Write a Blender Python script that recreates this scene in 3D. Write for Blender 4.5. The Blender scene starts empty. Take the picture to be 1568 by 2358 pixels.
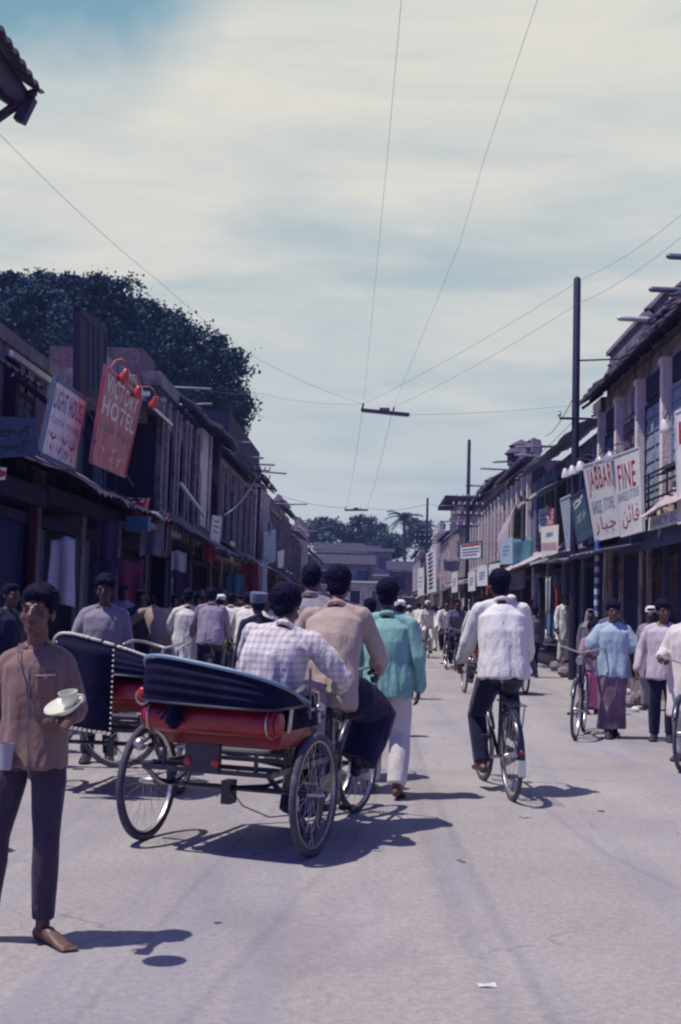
import bpy, bmesh, math, random
import numpy as np
from mathutils import Vector, Matrix, noise
random.seed(7)
R = math.radians
PI = math.pi
S = bpy.context.scene
C = S.collection
V = Vector

# ------------------------------------------------------------------ camera
F = 2750.0
CAMZ = 1.47
YAW = math.atan(81 / F)
PITCH = math.atan(222 / F)
ROLL = R(1.6)
RC = Matrix.Rotation(YAW, 3, 'Z') @ Matrix.Rotation(PI / 2 + PITCH, 3, 'X') @ Matrix.Rotation(ROLL, 3, 'Z')
cam_d = bpy.data.cameras.new('camera')
cam = bpy.data.objects.new('camera', cam_d)
C.objects.link(cam)
cam.location = (0, 0, CAMZ)
cam.rotation_euler = RC.to_euler()
cam_d.sensor_fit = 'VERTICAL'
cam_d.sensor_height = 36
cam_d.sensor_width = 24
cam_d.lens = 36 * F / 2358
cam_d.clip_end = 3000
S.camera = cam


def _ray(px, py):
    return RC @ V((px - 784, -(py - 1179), -F))


def at(px, py, Y):
    d = _ray(px, py)
    t = Y / d.y
    return V((d.x * t, Y, CAMZ + d.z * t))


def gnd(px, py, z=0.0):
    d = _ray(px, py)
    t = (z - CAMZ) / d.z
    return V((d.x * t, d.y * t, z))


# ------------------------------------------------------------------ materials
MC = {}


def _nt(name):
    m = bpy.data.materials.new(name)
    m.use_nodes = True
    nt = m.node_tree
    b = nt.nodes['Principled BSDF']
    return m, nt, b


def mat(name, col, rough=0.8, var=0.25, scale=6.0, bump=0.0, bscale=30.0, metal=0.0, stain=None, stretch=(1, 1, 1),
        wave=None, emit=None, alpha=None, sheen=0.0, coat=0.0):
    """procedural material: base colour broken up by noise, optional second stain colour, bump, corrugation wave"""
    if name in MC:
        return MC[name]
    m, nt, b = _nt(name)
    N = nt.nodes
    L = nt.links
    tc = N.new('ShaderNodeTexCoord')
    mp = N.new('ShaderNodeMapping')
    mp.inputs['Scale'].default_value = stretch
    L.new(tc.outputs['Object'], mp.inputs['Vector'])
    n1 = N.new('ShaderNodeTexNoise')
    n1.inputs['Scale'].default_value = scale
    n1.inputs['Detail'].default_value = 6
    n1.inputs['Roughness'].default_value = 0.65
    L.new(mp.outputs[0], n1.inputs['Vector'])
    rp = N.new('ShaderNodeValToRGB')
    lo = [max(0, c * (1 - var)) for c in col]
    hi = [min(1, c * (1 + var)) for c in col]
    rp.color_ramp.elements[0].position = 0.3
    rp.color_ramp.elements[1].position = 0.7
    rp.color_ramp.elements[0].color = (*lo, 1)
    rp.color_ramp.elements[1].color = (*hi, 1)
    L.new(n1.outputs['Fac'], rp.inputs['Fac'])
    out = rp.outputs['Color']
    if stain:
        scol, sscale, thr = stain[0], stain[1], stain[2]
        n2 = N.new('ShaderNodeTexNoise')
        n2.inputs['Scale'].default_value = sscale
        n2.inputs['Detail'].default_value = 5
        n2.inputs['Roughness'].default_value = 0.7
        m2 = N.new('ShaderNodeMapping')
        m2.inputs['Scale'].default_value = stain[3] if len(stain) > 3 else (1, 1, 0.35)
        L.new(tc.outputs['Object'], m2.inputs['Vector'])
        L.new(m2.outputs[0], n2.inputs['Vector'])
        r2 = N.new('ShaderNodeValToRGB')
        r2.color_ramp.elements[0].position = thr
        r2.color_ramp.elements[1].position = min(1, thr + 0.13)
        L.new(n2.outputs['Fac'], r2.inputs['Fac'])
        mx = N.new('ShaderNodeMixRGB')
        L.new(r2.outputs['Color'], mx.inputs['Fac'])
        L.new(out, mx.inputs['Color1'])
        mx.inputs['Color2'].default_value = (*scol, 1)
        out = mx.outputs['Color']
    L.new(out, b.inputs['Base Color'])
    b.inputs['Roughness'].default_value = rough
    b.inputs['Metallic'].default_value = metal
    if rough > 0.6 and metal == 0:
        b.inputs['Specular IOR Level'].default_value = 0.25
    if sheen:
        b.inputs['Sheen Weight'].default_value = sheen
    if coat:
        b.inputs['Coat Weight'].default_value = coat
        b.inputs['Coat Roughness'].default_value = 0.15
    if alpha is not None:
        b.inputs['Alpha'].default_value = alpha
    h = None
    if bump:
        n3 = N.new('ShaderNodeTexNoise')
        n3.inputs['Scale'].default_value = bscale
        n3.inputs['Detail'].default_value = 4
        L.new(mp.outputs[0], n3.inputs['Vector'])
        bp = N.new('ShaderNodeBump')
        bp.inputs['Strength'].default_value = bump
        bp.inputs['Distance'].default_value = 0.02
        L.new(n3.outputs['Fac'], bp.inputs['Height'])
        h = bp
    if wave:
        axis, freq, strength = wave
        w = N.new('ShaderNodeTexWave')
        w.bands_direction = axis
        w.inputs['Scale'].default_value = freq
        L.new(tc.outputs['Object'], w.inputs['Vector'])
        bp = N.new('ShaderNodeBump')
        bp.inputs['Strength'].default_value = strength
        bp.inputs['Distance'].default_value = 0.03
        L.new(w.outputs['Fac'], bp.inputs['Height'])
        if h:
            L.new(h.outputs[0], bp.inputs['Normal'])
        h = bp
    if h:
        L.new(h.outputs[0], b.inputs['Normal'])
    MC[name] = m
    return m


def cloth(name, col, var=0.12, rough=0.9, fold=0.35, stain=None):
    """woven cloth: soft fold relief with stretched noise"""
    if name in MC:
        return MC[name]
    m = mat(name, col, rough=rough, var=var, scale=5, sheen=0.15, stain=stain)
    nt = m.node_tree
    N = nt.nodes
    L = nt.links
    b = N['Principled BSDF']
    tc = N.new('ShaderNodeTexCoord')
    mp = N.new('ShaderNodeMapping')
    mp.inputs['Scale'].default_value = (9, 9, 4)
    mp.inputs['Rotation'].default_value = (0.3, 0.5, 0)
    n = N.new('ShaderNodeTexNoise')
    n.inputs['Scale'].default_value = 1.6
    n.inputs['Detail'].default_value = 3
    n.inputs['Distortion'].default_value = 0.25
    bp = N.new('ShaderNodeBump')
    bp.inputs['Strength'].default_value = fold
    bp.inputs['Distance'].default_value = 0.05
    L.new(tc.outputs['Object'], mp.inputs[0])
    L.new(mp.outputs[0], n.inputs['Vector'])
    L.new(n.outputs['Fac'], bp.inputs['Height'])
    L.new(bp.outputs[0], b.inputs['Normal'])
    return m


def plaid(name, base, line, freq=26):
    """checked cloth woven from two sets of stripes"""
    m = cloth(name, base, fold=0.5)
    nt = m.node_tree
    N = nt.nodes
    L = nt.links
    b = N['Principled BSDF']
    tc = N.new('ShaderNodeTexCoord')
    fac = None
    for ax in ('X', 'Z'):
        w = N.new('ShaderNodeTexWave')
        w.bands_direction = ax
        w.inputs['Scale'].default_value = freq / 6.0
        w.inputs['Distortion'].default_value = 0.6
        L.new(tc.outputs['Object'], w.inputs['Vector'])
        r = N.new('ShaderNodeValToRGB')
        r.color_ramp.elements[0].position = 0.45
        r.color_ramp.elements[1].position = 0.85
        L.new(w.outputs['Fac'], r.inputs['Fac'])
        if fac is None:
            fac = r.outputs['Color']
        else:
            ad = N.new('ShaderNodeMath')
            ad.operation = 'ADD'
            L.new(fac, ad.inputs[0])
            L.new(r.outputs['Color'], ad.inputs[1])
            ml = N.new('ShaderNodeMath')
            ml.operation = 'MULTIPLY'
            ml.inputs[1].default_value = 0.42
            L.new(ad.outputs[0], ml.inputs[0])
            fac = ml.outputs[0]
    old = b.inputs['Base Color'].links[0].from_socket
    mx = N.new('ShaderNodeMixRGB')
    L.new(fac, mx.inputs['Fac'])
    L.new(old, mx.inputs['Color1'])
    mx.inputs['Color2'].default_value = (*line, 1)
    L.new(mx.outputs[0], b.inputs['Base Color'])
    return m


# ------------------------------------------------------------------ objects
WL = {}  # world location of roots built in world coordinates


def tag(o, label=None, cat=None, group=None, kind=None):
    if label:
        o['label'] = label
    if cat:
        o['category'] = cat
    if group:
        o['group'] = group
    if kind:
        o['kind'] = kind
    return o


def thing(name, label, cat, loc=(0, 0, 0), rz=0.0, group=None, scale=1.0):
    o = bpy.data.objects.new(name, None)
    o.empty_display_size = 0.1
    C.objects.link(o)
    o.location = loc
    o.rotation_euler = (0, 0, rz)
    o.scale = (scale,) * 3
    WL[o.name] = V(loc)
    return tag(o, label, cat, group)


def copy_tree(o, parent=None):
    c = o.copy()
    C.objects.link(c)
    c.parent = parent
    for ch in [x for x in o.children]:
        copy_tree(ch, c)
    return c


def _frame(t, ref):
    t = t.normalized()
    s = ref - t * ref.dot(t)
    if s.length < 1e-4:
        ref = V((0, 1, 0)) if abs(t.y) < 0.9 else V((1, 0, 0))
        s = ref - t * ref.dot(t)
    s.normalize()
    return s, t.cross(s)


class MB:
    def __init__(s):
        s.v = []
        s.f = []

    def quad(s, a, b, c, d):
        n = len(s.v)
        s.v += [tuple(a), tuple(b), tuple(c), tuple(d)]
        s.f.append((n, n + 1, n + 2, n + 3))
        return s

    def poly(s, pts):
        n = len(s.v)
        s.v += [tuple(p) for p in pts]
        s.f.append(tuple(range(n, n + len(pts))))
        return s

    def hexa(s, p):
        n = len(s.v)
        s.v += [tuple(q) for q in p]
        for f in ((0, 3, 2, 1), (4, 5, 6, 7), (0, 1, 5, 4), (1, 2, 6, 5), (2, 3, 7, 6), (3, 0, 4, 7)):
            s.f.append(tuple(n + i for i in f))
        return s

    def box(s, x0, x1, y0, y1, z0, z1):
        if x0 > x1:
            x0, x1 = x1, x0
        if y0 > y1:
            y0, y1 = y1, y0
        if z0 > z1:
            z0, z1 = z1, z0
        return s.hexa([(x0, y0, z0), (x1, y0, z0), (x1, y1, z0), (x0, y1, z0), (x0, y0, z1), (x1, y0, z1), (x1, y1, z1), (x0, y1, z1)])

    def obox(s, c, ax, ay, az):
        c, ax, ay, az = V(c), V(ax), V(ay), V(az)
        return s.hexa([c - ax - ay - az, c + ax - ay - az, c + ax + ay - az, c - ax + ay - az,
                       c - ax - ay + az, c + ax - ay + az, c + ax + ay + az, c - ax + ay + az])

    def bar(s, a, b, w, h=None):
        """rectangular bar from a to b"""
        a, b = V(a), V(b)
        h = h or w
        sd, up = _frame(b - a, V((1, 0, 0)))
        return s.obox((a + b) / 2, sd * w / 2, up * h / 2, (b - a) / 2)

    def slab(s, q, th):
        """thick plate from 4 corners"""
        q = [V(p) for p in q]
        n = (q[1] - q[0]).cross(q[3] - q[0]).normalized() * th
        return s.hexa([q[0] - n, q[1] - n, q[2] - n, q[3] - n, q[0], q[1], q[2], q[3]])

    def tube(s, pts, r, n=10, ref=(1, 0, 0), cap=True, loop=False, round_=True):
        pts = [V(p) for p in pts]
        k = len(pts)
        if not isinstance(r, (list, tuple)) or (isinstance(r, tuple) and not isinstance(r[0], (list, tuple))):
            r = [r] * k
        r = [x if isinstance(x, (tuple, list)) else (x, x) for x in r]
        ref = V(ref)
        refs = [ref] * k
        if cap and round_ and not loop:
            # add rounded ends
            t0 = (pts[0] - pts[1]).normalized()
            t1 = (pts[-1] - pts[-2]).normalized()
            a, b = r[0], r[-1]
            ma, mb_ = min(a), min(b)
            pts = [pts[0] + t0 * ma * .95, pts[0] + t0 * ma * .7] + pts + [pts[-1] + t1 * mb_ * .7, pts[-1] + t1 * mb_ * .95]
            r = [(a[0] * .3, a[1] * .3), (a[0] * .72, a[1] * .72)] + r + [(b[0] * .72, b[1] * .72), (b[0] * .3, b[1] * .3)]
            k = len(pts)
        base = len(s.v)
        prev = None
        for i in range(k):
            if loop:
                t = pts[(i + 1) % k] - pts[i - 1]
            else:
                t = pts[min(k - 1, i + 1)] - pts[max(0, i - 1)]
            if prev is None:
                sd, up = _frame(t, ref)
            else:
                sd, up = _frame(t, ref if ref.length > 1.5 else prev)
                if sd.dot(prev) < 0:
                    sd, up = -sd, -up
            prev = sd
            for j in range(n):
                a = 2 * PI * j / n
                p = pts[i] + sd * math.cos(a) * r[i][0] + up * math.sin(a) * r[i][1]
                s.v.append(tuple(p))
        rng = k if loop else k - 1
        for i in range(rng):
            for j in range(n):
                a = base + i * n + j
                b = base + i * n + (j + 1) % n
                i2 = (i + 1) % k
                c = base + i2 * n + (j + 1) % n
                d = base + i2 * n + j
                s.f.append((a, b, c, d))
        if cap and not loop:
            s.f.append(tuple(base + j for j in range(n))[::-1])
            s.f.append(tuple(base + (k - 1) * n + j for j in range(n)))
        return s

    def rings(s, cs, rs, lat, n=20):
        """loft of ellipses with given lateral axes; depth axis = tangent x lateral"""
        base = len(s.v)
        k = len(cs)
        cs = [V(c) for c in cs]
        for i in range(k):
            t = (cs[min(k - 1, i + 1)] - cs[max(0, i - 1)])
            sd, up = _frame(t, V(lat[i]))
            for j in range(n):
                a = 2 * PI * j / n
                ca, sa = math.cos(a), math.sin(a)
                e = 0.85  # slightly boxy
                x = math.copysign(abs(ca) ** e, ca) * rs[i][0]
                y = math.copysign(abs(sa) ** e, sa) * rs[i][1]
                s.v.append(tuple(cs[i] + sd * x + up * y))
        for i in range(k - 1):
            for j in range(n):
                s.f.append((base + i * n + j, base + i * n + (j + 1) % n, base + (i + 1) * n + (j + 1) % n, base + (i + 1) * n + j))
        s.f.append(tuple(base + j for j in range(n))[::-1])
        s.f.append(tuple(base + (k - 1) * n + j for j in range(n)))
        return s

    def ell(s, c, r, M=None, nu=14, nv=9):
        c = V(c)
        if not isinstance(r, (tuple, list)):
            r = (r, r, r)
        base = len(s.v)
        pts = []
        for i in range(1, nv):
            th = PI * i / nv
            for j in range(nu):
                ph = 2 * PI * j / nu
                pts.append(V((r[0] * math.sin(th) * math.cos(ph), r[1] * math.sin(th) * math.sin(ph), r[2] * math.cos(th))))
        pts.append(V((0, 0, r[2])))
        pts.append(V((0, 0, -r[2])))
        for p in pts:
            if M is not None:
                p = M @ p
            s.v.append(tuple(c + p))
        for i in range(nv - 2):
            for j in range(nu):
                a = base + i * nu + j
                b = base + i * nu + (j + 1) % nu
                s.f.append((a, a + nu, b + nu, b))
        T = base + (nv - 1) * nu
        for j in range(nu):
            s.f.append((T, base + j, base + (j + 1) % nu))
            q = base + (nv - 2) * nu
            s.f.append((T + 1, q + (j + 1) % nu, q + j))
        return s

    def torus(s, c, ax, Rr, r, n=40, m=8):
        c = V(c)
        a, b = _frame(V(ax), V((0, 0, 1)))
        pts = [c + a * math.cos(2 * PI * i / n) * Rr + b * math.sin(2 * PI * i / n) * Rr for i in range(n)]
        base = len(s.v)
        axn = V(ax).normalized()
        rr = r if isinstance(r, tuple) else (r, r)
        for i in range(n):
            d = (pts[i] - c).normalized()
            for j in range(m):
                t = 2 * PI * j / m
                s.v.append(tuple(pts[i] + d * math.cos(t) * rr[0] + axn * math.sin(t) * rr[1]))
        for i in range(n):
            for j in range(m):
                s.f.append((base + i * m + j, base + i * m + (j + 1) % m, base + ((i + 1) % n) * m + (j + 1) % m, base + ((i + 1) % n) * m + j))
        return s

    def lathe(s, c, prof, ax=(0, 0, 1), n=20):
        """prof = [(radius, height)...] along axis"""
        c = V(c)
        ax = V(ax).normalized()
        a, b = _frame(ax, V((1, 0, 0)))
        base = len(s.v)
        for rr, h in prof:
            for j in range(n):
                t = 2 * PI * j / n
                s.v.append(tuple(c + ax * h + (a * math.cos(t) + b * math.sin(t)) * rr))
        for i in range(len(prof) - 1):
            for j in range(n):
                s.f.append((base + i * n + j, base + i * n + (j + 1) % n, base + (i + 1) * n + (j + 1) % n, base + (i + 1) * n + j))
        s.f.append(tuple(base + j for j in range(n))[::-1])
        k = len(prof) - 1
        s.f.append(tuple(base + k * n + j for j in range(n)))
        return s

    def grid(s, fn, nu, nv, th=0.0):
        """sheet from fn(u,v) in 0..1, optional thickness along -z"""
        base = len(s.v)
        for i in range(nu + 1):
            for j in range(nv + 1):
                s.v.append(tuple(fn(i / nu, j / nv)))
        W = nv + 1
        for i in range(nu):
            for j in range(nv):
                a = base + i * W + j
                s.f.append((a, a + 1, a + W + 1, a + W))
        if th:
            b2 = len(s.v)
            for i in range((nu + 1) * W):
                p = s.v[base + i]
                s.v.append((p[0], p[1], p[2] - th))
            for i in range(nu):
                for j in range(nv):
                    a = b2 + i * W + j
                    s.f.append((a, a + W, a + W + 1, a + 1))
            for i in range(nu):
                for j in (0, nv):
                    a = i * W + j
                    s.f.append((base + a, base + a + W, b2 + a + W, b2 + a))
            for j in range(nv):
                for i in (0, nu):
                    a = i * W + j
                    s.f.append((base + a, base + a + 1, b2 + a + 1, b2 + a))
        return s

    def mesh(s, name, off=None):
        me = bpy.data.meshes.new(name)
        if off is not None and off.length > 0:
            vs = [(x - off.x, y - off.y, z - off.z) for x, y, z in s.v]
        else:
            vs = s.v
        me.from_pydata(vs, [], s.f)
        me.validate()
        return me

    def build(s, name, m, parent=None, world=False, smooth=True, label=None, ang=40, recalc=True):
        off = None
        if world and parent is not None:
            off = WL.get(parent.name, V((0, 0, 0)))
        me = s.mesh(name, off)
        if recalc:
            bm = bmesh.new()
            bm.from_mesh(me)
            bmesh.ops.recalc_face_normals(bm, faces=bm.faces)
            bm.to_mesh(me)
            bm.free()
        if smooth:
            me.shade_smooth()
            me.set_sharp_from_angle(angle=R(ang))
        o = bpy.data.objects.new(name, me)
        if m is not None:
            me.materials.append(m)
        C.objects.link(o)
        if parent is not None:
            o.parent = parent
            WL[o.name] = WL.get(parent.name, V((0, 0, 0)))
        if label:
            o['label'] = label
        return o

    def blob(s, name, m, parent, voxel=0.012, smooth_it=4, wr=None, seed=0, label=None, drape=None):
        """union by voxel remesh into one continuous surface, smoothed, with cloth folds"""
        me = s.mesh(name)
        t = bpy.data.objects.new('t', me)
        TMP.collection.objects.link(t)
        md = t.modifiers.new('r', 'REMESH')
        md.mode = 'VOXEL'
        md.voxel_size = voxel
        if smooth_it:
            sm = t.modifiers.new('s', 'SMOOTH')
            sm.iterations = smooth_it
            sm.factor = 0.5
        TMP.view_layers[0].update()
        dg = TMP.view_layers[0].depsgraph
        dg.update()
        me2 = bpy.data.meshes.new_from_object(t.evaluated_get(dg))
        bpy.data.objects.remove(t)
        bpy.data.meshes.remove(me)
        if wr:
            amp, fr, st = wr
            n = len(me2.vertices)
            co = np.empty(n * 3)
            no = np.empty(n * 3)
            me2.vertices.foreach_get('co', co)
            me2.vertices.foreach_get('normal', no)
            co = co.reshape(-1, 3)
            no = no.reshape(-1, 3)
            q = co * np.array([fr, fr, fr * st]) + seed * 3.7
            d = np.empty(n)
            for i in range(n):
                p = q[i]
                a = noise.noise((p[0], p[1], p[2]))
                b = noise.noise((p[0] * 2.3 + 5, p[1] * 2.3, p[2] * 1.8 + a * 2))
                d[i] = (1 - abs(a) * 3.0) * 0.75 + b * 0.3
            d *= amp
            if drape:
                zt, zb, A_ = drape
                w_ = np.clip((zt - co[:, 2]) / (zt - zb), 0, 1) ** .8
                for i in range(n):
                    if w_[i] > 0:
                        x_, y_, z_ = co[i]
                        a = noise.noise((x_ * 13 + seed, y_ * 13, z_ * 2.2 + x_ * 3))
                        b = noise.noise((x_ * 26, y_ * 26 + seed, z_ * 3.5))
                        d[i] += A_ * w_[i] * (a * 1.5 + b * .5)
            co += no * d[:, None]
            me2.vertices.foreach_set('co', co.ravel())
        me2.materials.clear()
        me2.materials.append(m)
        me2.shade_smooth()
        me2.name = name
        o = bpy.data.objects.new(name, me2)
        C.objects.link(o)
        o.parent = parent
        if label:
            o['label'] = label
        return o


TMP = bpy.data.scenes.new('tmp')


def lerp(a, b, t):
    return V(a) * (1 - t) + V(b) * t


def bil(q, s, t):
    """q = TL,TR,BR,BL ; s left->right, t top->bottom"""
    return lerp(lerp(q[0], q[1], s), lerp(q[3], q[2], s), t)


_fontcache = {}


def text_on(q, txt, s0, t0, s1, t1, m, parent, off=0.004, name='lettering', bold=0.0, world=True, shear=0.0, font=None):
    """lettering fitted into the sub-rectangle of the board q (TL,TR,BR,BL as seen by a reader)"""
    cu = bpy.data.curves.new('t', 'FONT')
    cu.body = txt
    cu.size = 1
    cu.offset = bold
    cu.shear = shear
    cu.resolution_u = 3
    cu.space_character = 1.12
    ob = bpy.data.objects.new('t', cu)
    TMP.collection.objects.link(ob)
    TMP.view_layers[0].update()
    dg = TMP.view_layers[0].depsgraph
    dg.update()
    me = bpy.data.meshes.new_from_object(ob.evaluated_get(dg))
    bpy.data.objects.remove(ob)
    n = len(me.vertices)
    if n == 0:
        return None
    co = np.empty(n * 3)
    me.vertices.foreach_get('co', co)
    co = co.reshape(-1, 3)
    x0, y0 = co[:, 0].min(), co[:, 1].min()
    x1, y1 = co[:, 0].max(), co[:, 1].max()
    q = [V(p) for p in q]
    nn = (q[3] - q[0]).cross(q[1] - q[0]).normalized()
    o0 = WL.get(parent.name, V((0, 0, 0))) if world else V((0, 0, 0))
    out = []
    for x, y, z in co:
        u = s0 + (s1 - s0) * (x - x0) / max(1e-6, x1 - x0)
        w = t1 + (t0 - t1) * (y - y0) / max(1e-6, y1 - y0)
        p = bil(q, u, w) + nn * off - o0
        out += [p.x, p.y, p.z]
    me.vertices.foreach_set('co', out)
    me.materials.clear()
    me.materials.append(m)
    me.name = name
    o = bpy.data.objects.new(name, me)
    C.objects.link(o)
    o.parent = parent
    return o


def strokes_on(q, lines, w, m, parent, off=0.004, name='painted_mark', world=True):
    """painted brush strokes: polylines in board coordinates (s,t), widths in metres"""
    q = [V(p) for p in q]
    nn = (q[3] - q[0]).cross(q[1] - q[0]).normalized()
    mb = MB()
    for ln in lines:
        P = [bil(q, a, b) + nn * off for a, b in ln]
        for i in range(len(P) - 1):
            d = (P[i + 1] - P[i])
            if d.length < 1e-6:
                continue
            sd = d.normalized().cross(nn) * w / 2
            e = d.normalized() * w * .3
            mb.quad(P[i] - sd - e, P[i] + sd - e, P[i + 1] + sd + e, P[i + 1] - sd + e)
    return mb.build(name, m, parent, world=world, smooth=False, recalc=False)


NAVY = (0.006, 0.006, 0.026)

# ================================================================= PEOPLE
SKIN = mat('skin', (0.115, 0.05, 0.042), rough=0.5, var=0.15, scale=14, bump=0.15, bscale=60)
SKIN_D = mat('skin_deep', (0.06, 0.026, 0.026), rough=0.5, var=0.15, scale=14, bump=0.15, bscale=60)
HAIR = mat('hair', (0.005, 0.004, 0.022), rough=0.75, var=0.5, scale=60, bump=0.5, bscale=120, stretch=(1, 1, .3))
HAIR.node_tree.nodes['Principled BSDF'].inputs['Specular IOR Level'].default_value = .12
EYEW = mat('shaded_eye_white', (0.13, 0.11, 0.12), rough=0.3, var=0.05)  # far darker than white: the shade over the eyes is in the colour
EYED = mat('eye_dark', (0.006, 0.004, 0.006), rough=0.2, var=0.1)
LIPM = mat('lip', (0.13, 0.045, 0.045), rough=0.45, var=0.1)
LEATH = mat('dark_leather', (0.018, 0.012, 0.028), rough=0.5, var=0.3, bump=0.3)

BASE = dict(pelvis=(0, 0, .93), chest=(0, .005, 1.22), neck=(0, -.005, 1.43), head=(0, .02, 1.575),
            shR=(.166, -.01, 1.352), shL=(-.166, -.01, 1.352), elR=(.222, -.03, 1.10), elL=(-.222, -.03, 1.10),
            wrR=(.245, .03, .85), wrL=(-.245, .03, .85), hipR=(.09, 0, .90), hipL=(-.09, 0, .90),
            knR=(.10, .02, .49), knL=(-.10, .02, .49), anR=(.10, -.03, .075), anL=(-.10, -.03, .075),
            toR=None, toL=None, hy=0, hp=0, hdR=None, hdL=None, nR=None, nL=None, curl=.5)


def P(**kw):
    d = dict(BASE)
    d.update(kw)
    return d


CYCLE = dict(pelvis=(0, -.24, 1.02), chest=(0, -.15, 1.29), neck=(0, -.08, 1.50), head=(0, -.02, 1.645),
             shR=(.168, -.09, 1.44), shL=(-.168, -.09, 1.44), elR=(.245, .0, 1.20), elL=(-.245, .0, 1.20),
             wrR=(.27, .13, 1.04), wrL=(-.27, .13, 1.04), hipR=(.09, -.22, .98), hipL=(-.09, -.22, .98),
             knR=(.13, .17, .86), knL=(-.12, .03, .60), anR=(.12, .02, .54), anL=(-.12, -.06, .20), curl=1.1)


def hand(mb, W, d, n, side_sign, curl, s=1.0, fat=1.0, n_seg=3):
    d = V(d).normalized()
    n = V(n)
    n = (n - d * n.dot(d)).normalized()
    sd = d.cross(n) * side_sign
    mb.tube([W, W + d * .03 * s, W + d * .075 * s], [(.026, .019), (.036, .016), (.040, .014)], n=10, ref=sd * 2)
    lens = (.066, .076, .071, .056)
    for i in range(4):
        p = W + d * .078 * s + sd * (-.030 + .020 * i) * s
        pts = [p - d * .012]
        a = 0
        for k in range(3):
            a += curl * (.45 + .15 * k)
            dd = d * math.cos(a) + n * math.sin(a)
            p = p + dd * lens[i] * s * (.42, .32, .26)[k]
            pts.append(p)
        mb.tube(pts, [.0095 * fat, .009 * fat, .0082 * fat, .007 * fat], n=6)
    b = W + d * .022 * s - sd * .028 * s
    t = (d * .7 - sd * .75 + n * .35).normalized()
    p1 = b + t * .038 * s
    p2 = p1 + (d * .85 - sd * .2 + n * (.3 + .3 * curl)).normalized() * .034 * s
    mb.tube([b - t * .01, p1, p2], [.012 * fat, .0105 * fat, .008 * fat], n=6)


def foot(mb, A, toe, infl=0.0, bare=False, flat=0.0):
    A = V(A)
    toe = V(toe)
    heel = V((A.x, A.y, A.z))
    d = (toe - A)
    dz = V((d.x, d.y, 0))
    if dz.length < 1e-3:
        dz = V((0, 1, 0))
    dz.normalize()
    sd = dz.cross(V((0, 0, 1)))
    h = A - dz * .035 + V((0, 0, -.035))
    mid = lerp(A, toe, .5) + V((0, 0, -.006))
    mb.tube([h, lerp(h, mid, .5) + V((0, 0, .005)), mid, toe - dz * .02, toe + dz * .012],
            [(.031 + infl, .034 + infl), (.034 + infl, .036 + infl), (.041 + infl, .028 + infl), (.045 + infl, .019 + infl), (.036 + infl, .014 + infl)],
            n=12, ref=sd * 2)
    mb.tube([A + V((0, 0, .05)), A + V((0, 0, -.02)), lerp(A, mid, .6)], [.036 + infl, .038 + infl, .034 + infl], n=10)
    if bare:
        for i in range(5):
            o = sd * (-.036 + .018 * i) + dz * (.040 - abs(i - 1) * .007)
            b = toe + o
            b.z = toe.z - .004
            b.z -= .003
            mb.tube([b - dz * .03, b + dz * .010], [.0088, .0092], n=6)


def head(mb, hc, hy, hp, hero):
    M = Matrix.Rotation(R(-hy), 3, 'Z') @ Matrix.Rotation(R(-hp), 3, 'X')
    hc = V(hc)

    def e(c, r):
        mb.ell(hc + M @ V(c), r, M)
    e((0, -.012, .030), (.074, .094, .088))
    e((0, .028, -.012), (.064, .066, .080))
    e((0, .040, -.068), (.046, .046, .042))
    e((0, .072, -.092), (.022, .018, .018))
    for sg in (-1, 1):
        e((sg * .077, -.006, -.004), (.011, .020, .031))
        if hero:
            e((sg * .031, .076, .033), (.026, .014, .009))
            e((sg * .041, .060, -.022), (.024, .024, .024))
            e((sg * .012, .100, -.026), (.010, .010, .009))
    mb.tube([hc + M @ V((0, .086, .018)), hc + M @ V((0, .104, -.018)), hc + M @ V((0, .102, -.028))], [.009, .014, .013], n=8)
    if hero:
        e((0, .088, -.048), (.023, .010, .0055))
        e((0, .088, -.060), (.021, .010, .0065))
    return M


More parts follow.
